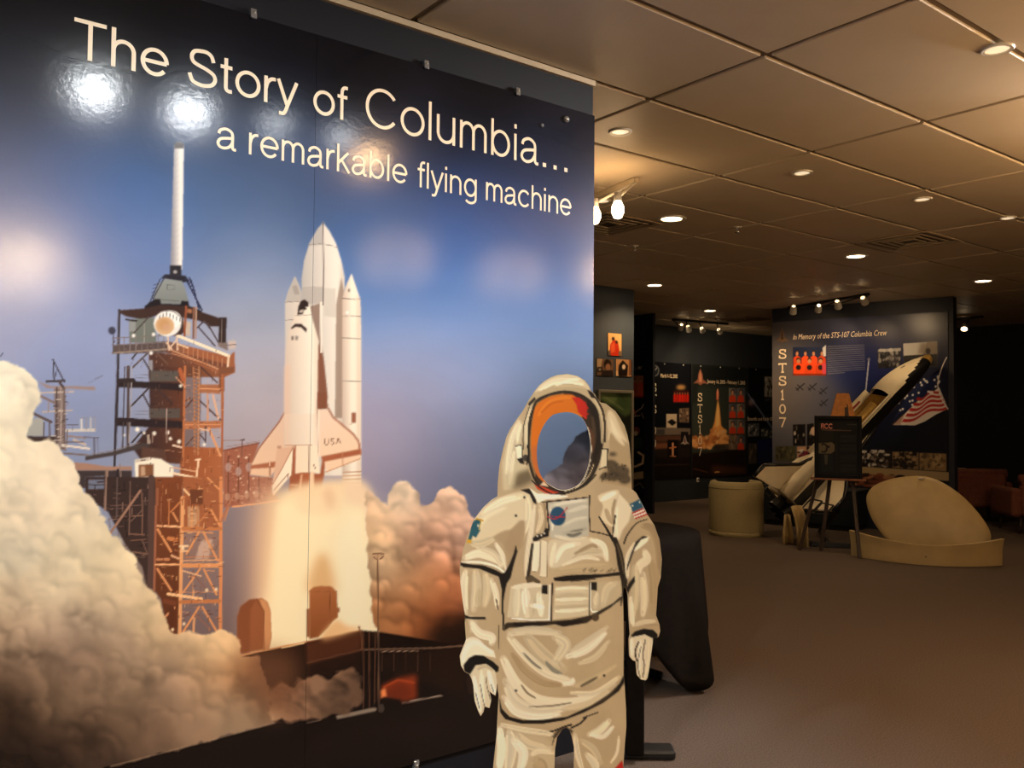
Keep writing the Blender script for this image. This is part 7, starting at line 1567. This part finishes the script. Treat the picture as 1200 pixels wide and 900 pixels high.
def track(label, p0, p1, heads, aims, powers, col=WARM, drop=.13, z=H, me_hot=False, bulb=False, k=1.0, bm_=None):
    p0, p1 = np.asarray(p0, float), np.asarray(p1, float); mid_ = (p0 + p1) / 2
    r = empty('track_light', (mid_[0], mid_[1], z)); tag(r, label, 'track light')
    d = p1 - p0; L_ = np.linalg.norm(d[:2]); ang = math.atan2(d[1], d[0])
    bm = bmesh.new(); bm_box(bm, (0, 0, -.018), (L_, .035, .03), Matrix.Rotation(ang, 3, 'Z')); from_bm('rail', bm, MT['tbar'] if bulb else MT['black'], r, bevel=.004)
    for h_, aim, pw in zip(heads, aims, powers):
        h_ = np.asarray(h_, float); a3 = Vector([float(v) for v in aim]).normalized()
        t_ = np.clip(((h_[:2] - p0[:2]) @ d[:2]) / (L_ ** 2), 0.01, .99); foot = p0[:2] + d[:2] * t_
        loc = Vector(h_) - r.location
        st_ = Vector((foot[0], foot[1], z - .03)) - r.location
        bm = bmesh.new(); bm_tube(bm, [st_, loc - a3 * .02], .008, 8); sx = from_bm('stem', bm, MT['white'] if bulb else MT['black'], r, True)
        bm = bmesh.new()
        if bulb: bm_tube(bm, [loc + Vector((0, 0, .05)), loc + Vector((0, 0, .0))], [.018, .024], 14)
        else: bm_tube(bm, [loc - a3 * .07, loc - a3 * .04, loc + a3 * .03], [.022, .036, .042], 16, False)
        hd = from_bm('lamp_head', bm, MT['white'], r, True)
        bm = bmesh.new()
        if bulb:
            bm_lathe(bm, [(.0001, -.10 * k), (.022 * k, -.092 * k), (.036 * k, -.06 * k), (.034 * k, -.03 * k), (.02, .0)], 18); b_ = from_bm('bulb', bm, bm_ or MT['lamp_warm'], hd, True); b_.location = loc
        else:
            bm_lathe(bm, [(.0001, .004), (.025, .003), (.037, 0)], 18); b_ = from_bm('bulb', bm, MT['lamp_hot'] if me_hot else MT['lamp_warm'], hd, True); b_.location = loc + a3 * .022; b_.rotation_euler = a3.to_track_quat('Z', 'Y').to_euler()
        if pw:
            if bulb: point(r, h_ + np.array([0, 0, -.05 * k]), pw, col, .045 * k)
            else: spot(r, h_ + np.array(a3) * .035, a3, pw, col, 1.5, .7, .03)
zz2 = H - .03
# short track past the mural corner
e0 = on(746, 213, 2, zz2); e1 = on(690, 236, 2, zz2); e1 = e1 + (e1 - e0) * .8
track('short white track light with bare bulbs past the mural corner', e0, e1, [on(724, 236, 2, H - .20), on(697, 243, 2, H - .20)], [(0, 0, -1)] * 2, [9, 9], AMBER, bulb=True)
# bare-bulb tracks over the visitor
track('white track light with frosted globes over the visitor', (2.5, .35, H), (4.6, .35, H), [(2.84, .35, H - .22), (3.78, .35, H - .22)], [(0, 0, -1)] * 2, [42, 42], (1, .64, .34), bulb=True, k=3.6, bm_=MT['globe'])
track('unseen track light with frosted globes added to brighten the ceiling', (4.2, .8, H), (5.6, .8, H), [(4.45, .8, H - .22), (5.3, .8, H - .22)], [(0, 0, -1)] * 2, [260, 200], (1, .62, .31), bulb=True, k=3.0, bm_=MT['globe'])  # unseen track, added to lift the ceiling brightness
track('white track light with frosted globes behind the visitor', (.2, -1.9, H), (1.8, -1.9, H), [(.4, -1.9, H - .22), (1.02, -1.9, H - .22)], [(0, 0, -1)] * 2, [150, 200], (1, .74, .47), bulb=True, k=2.4, bm_=MT['globe'])
# track over the memorial panel
zr = H - .03
e0, e1 = on(924, 362, 2, zr), on(1018, 346, 2, zr)
hd_ = [on(x, y, 2, H - .15) for x, y in ((929.5, 364.5), (959, 362), (982, 358), (1013, 353))]
tg = [plane_hit(x, y, o3, pn3) for x, y in ((918, 470), (950, 420), (1000, 450), (1050, 430))]
track('track light with four heads over the memorial panel', e0, e1, hd_, [t - h_ for t, h_ in zip(tg, hd_)], [36, 16, 16, 18], WARM)
e0, e1 = on(788, 375.5, 2, zr), on(853, 380.5, 2, zr)
hd_ = [on(x, y, 2, H - .15) for x, y in ((798, 384), (807, 386), (823, 387), (843.5, 388.5))]
tg = [on(x, y, 1, YB) for x, y in ((785, 455), (838, 500), (846, 450), (890, 470))]
track('track light with four heads before the far mission panels', e0, e1, hd_, [t - h_ for t, h_ in zip(tg, hd_)], [34, 48, 34, 16], WARM)
e0, e1 = on(1120, 375, 2, zr), on(1152, 372, 2, zr)
h1 = on(1130, 384, 2, H - .16)
track('single-head track light near the black wall', e0, e1, [h1], [(-.5, -.2, -.6)], [10], AMBER)

def vent(px, py, label, sx=.56, sy=.56):
    q = ceil_at(px, py); r = empty('ceiling_vent', (q[0], q[1], H)); tag(r, label, 'vent', 'louvred ceiling vents')
    m = MT['ventm']
    bm = bmesh.new(); bm_box(bm, (0, 0, -.002), (sx, sy, .003)); from_bm('backing', bm, MT['black'], r)
    bm = bmesh.new()
    for s in (-1, 1): bm_box(bm, (s * (sx / 2 - .015), 0, -.006), (.03, sy, .012)); bm_box(bm, (0, s * (sy / 2 - .015), -.006), (sx - .06, .03, .012))
    from_bm('frame', bm, m, r)
    for k in range(3):
        e_ = sx * (.36 - .11 * k)
        bm = bmesh.new()
        for s in (-1, 1): bm_box(bm, (s * e_, 0, -.010), (.022, 2 * e_ + .022, .008)); bm_box(bm, (0, s * e_, -.010), (2 * e_ - .022, .022, .008))
        from_bm('louvre', bm, m, r)
MT['ventm'] = mat('vent_metal', (168, 150, 124), .45)
vent(1066, 282, 'louvred ceiling vent beside a lit recessed light'); vent(712, 262, 'louvred ceiling vent beyond the short track'); vent(870, 374, 'louvred ceiling vent near the far wall')
for p, lab in (((864, 266), 'tiny ceiling sprinkler in the middle of the ceiling'), ((744, 288), 'tiny ceiling sprinkler above the slate partition')):
    q = ceil_at(*p); r = empty('ceiling_sprinkler', (q[0], q[1], H)); tag(r, lab, 'sprinkler', 'ceiling sprinklers')
    bm = bmesh.new(); bm_lathe(bm, [(.0001, -.006), (.03, -.006), (.034, 0)], 16); from_bm('escutcheon', bm, MT['white'], r, True)
    bm = bmesh.new(); bm_lathe(bm, [(.0001, -.045), (.018, -.042), (.008, -.03), (.008, -.006)], 12); from_bm('sprinkler_head', bm, MT['chrome'], r, True)
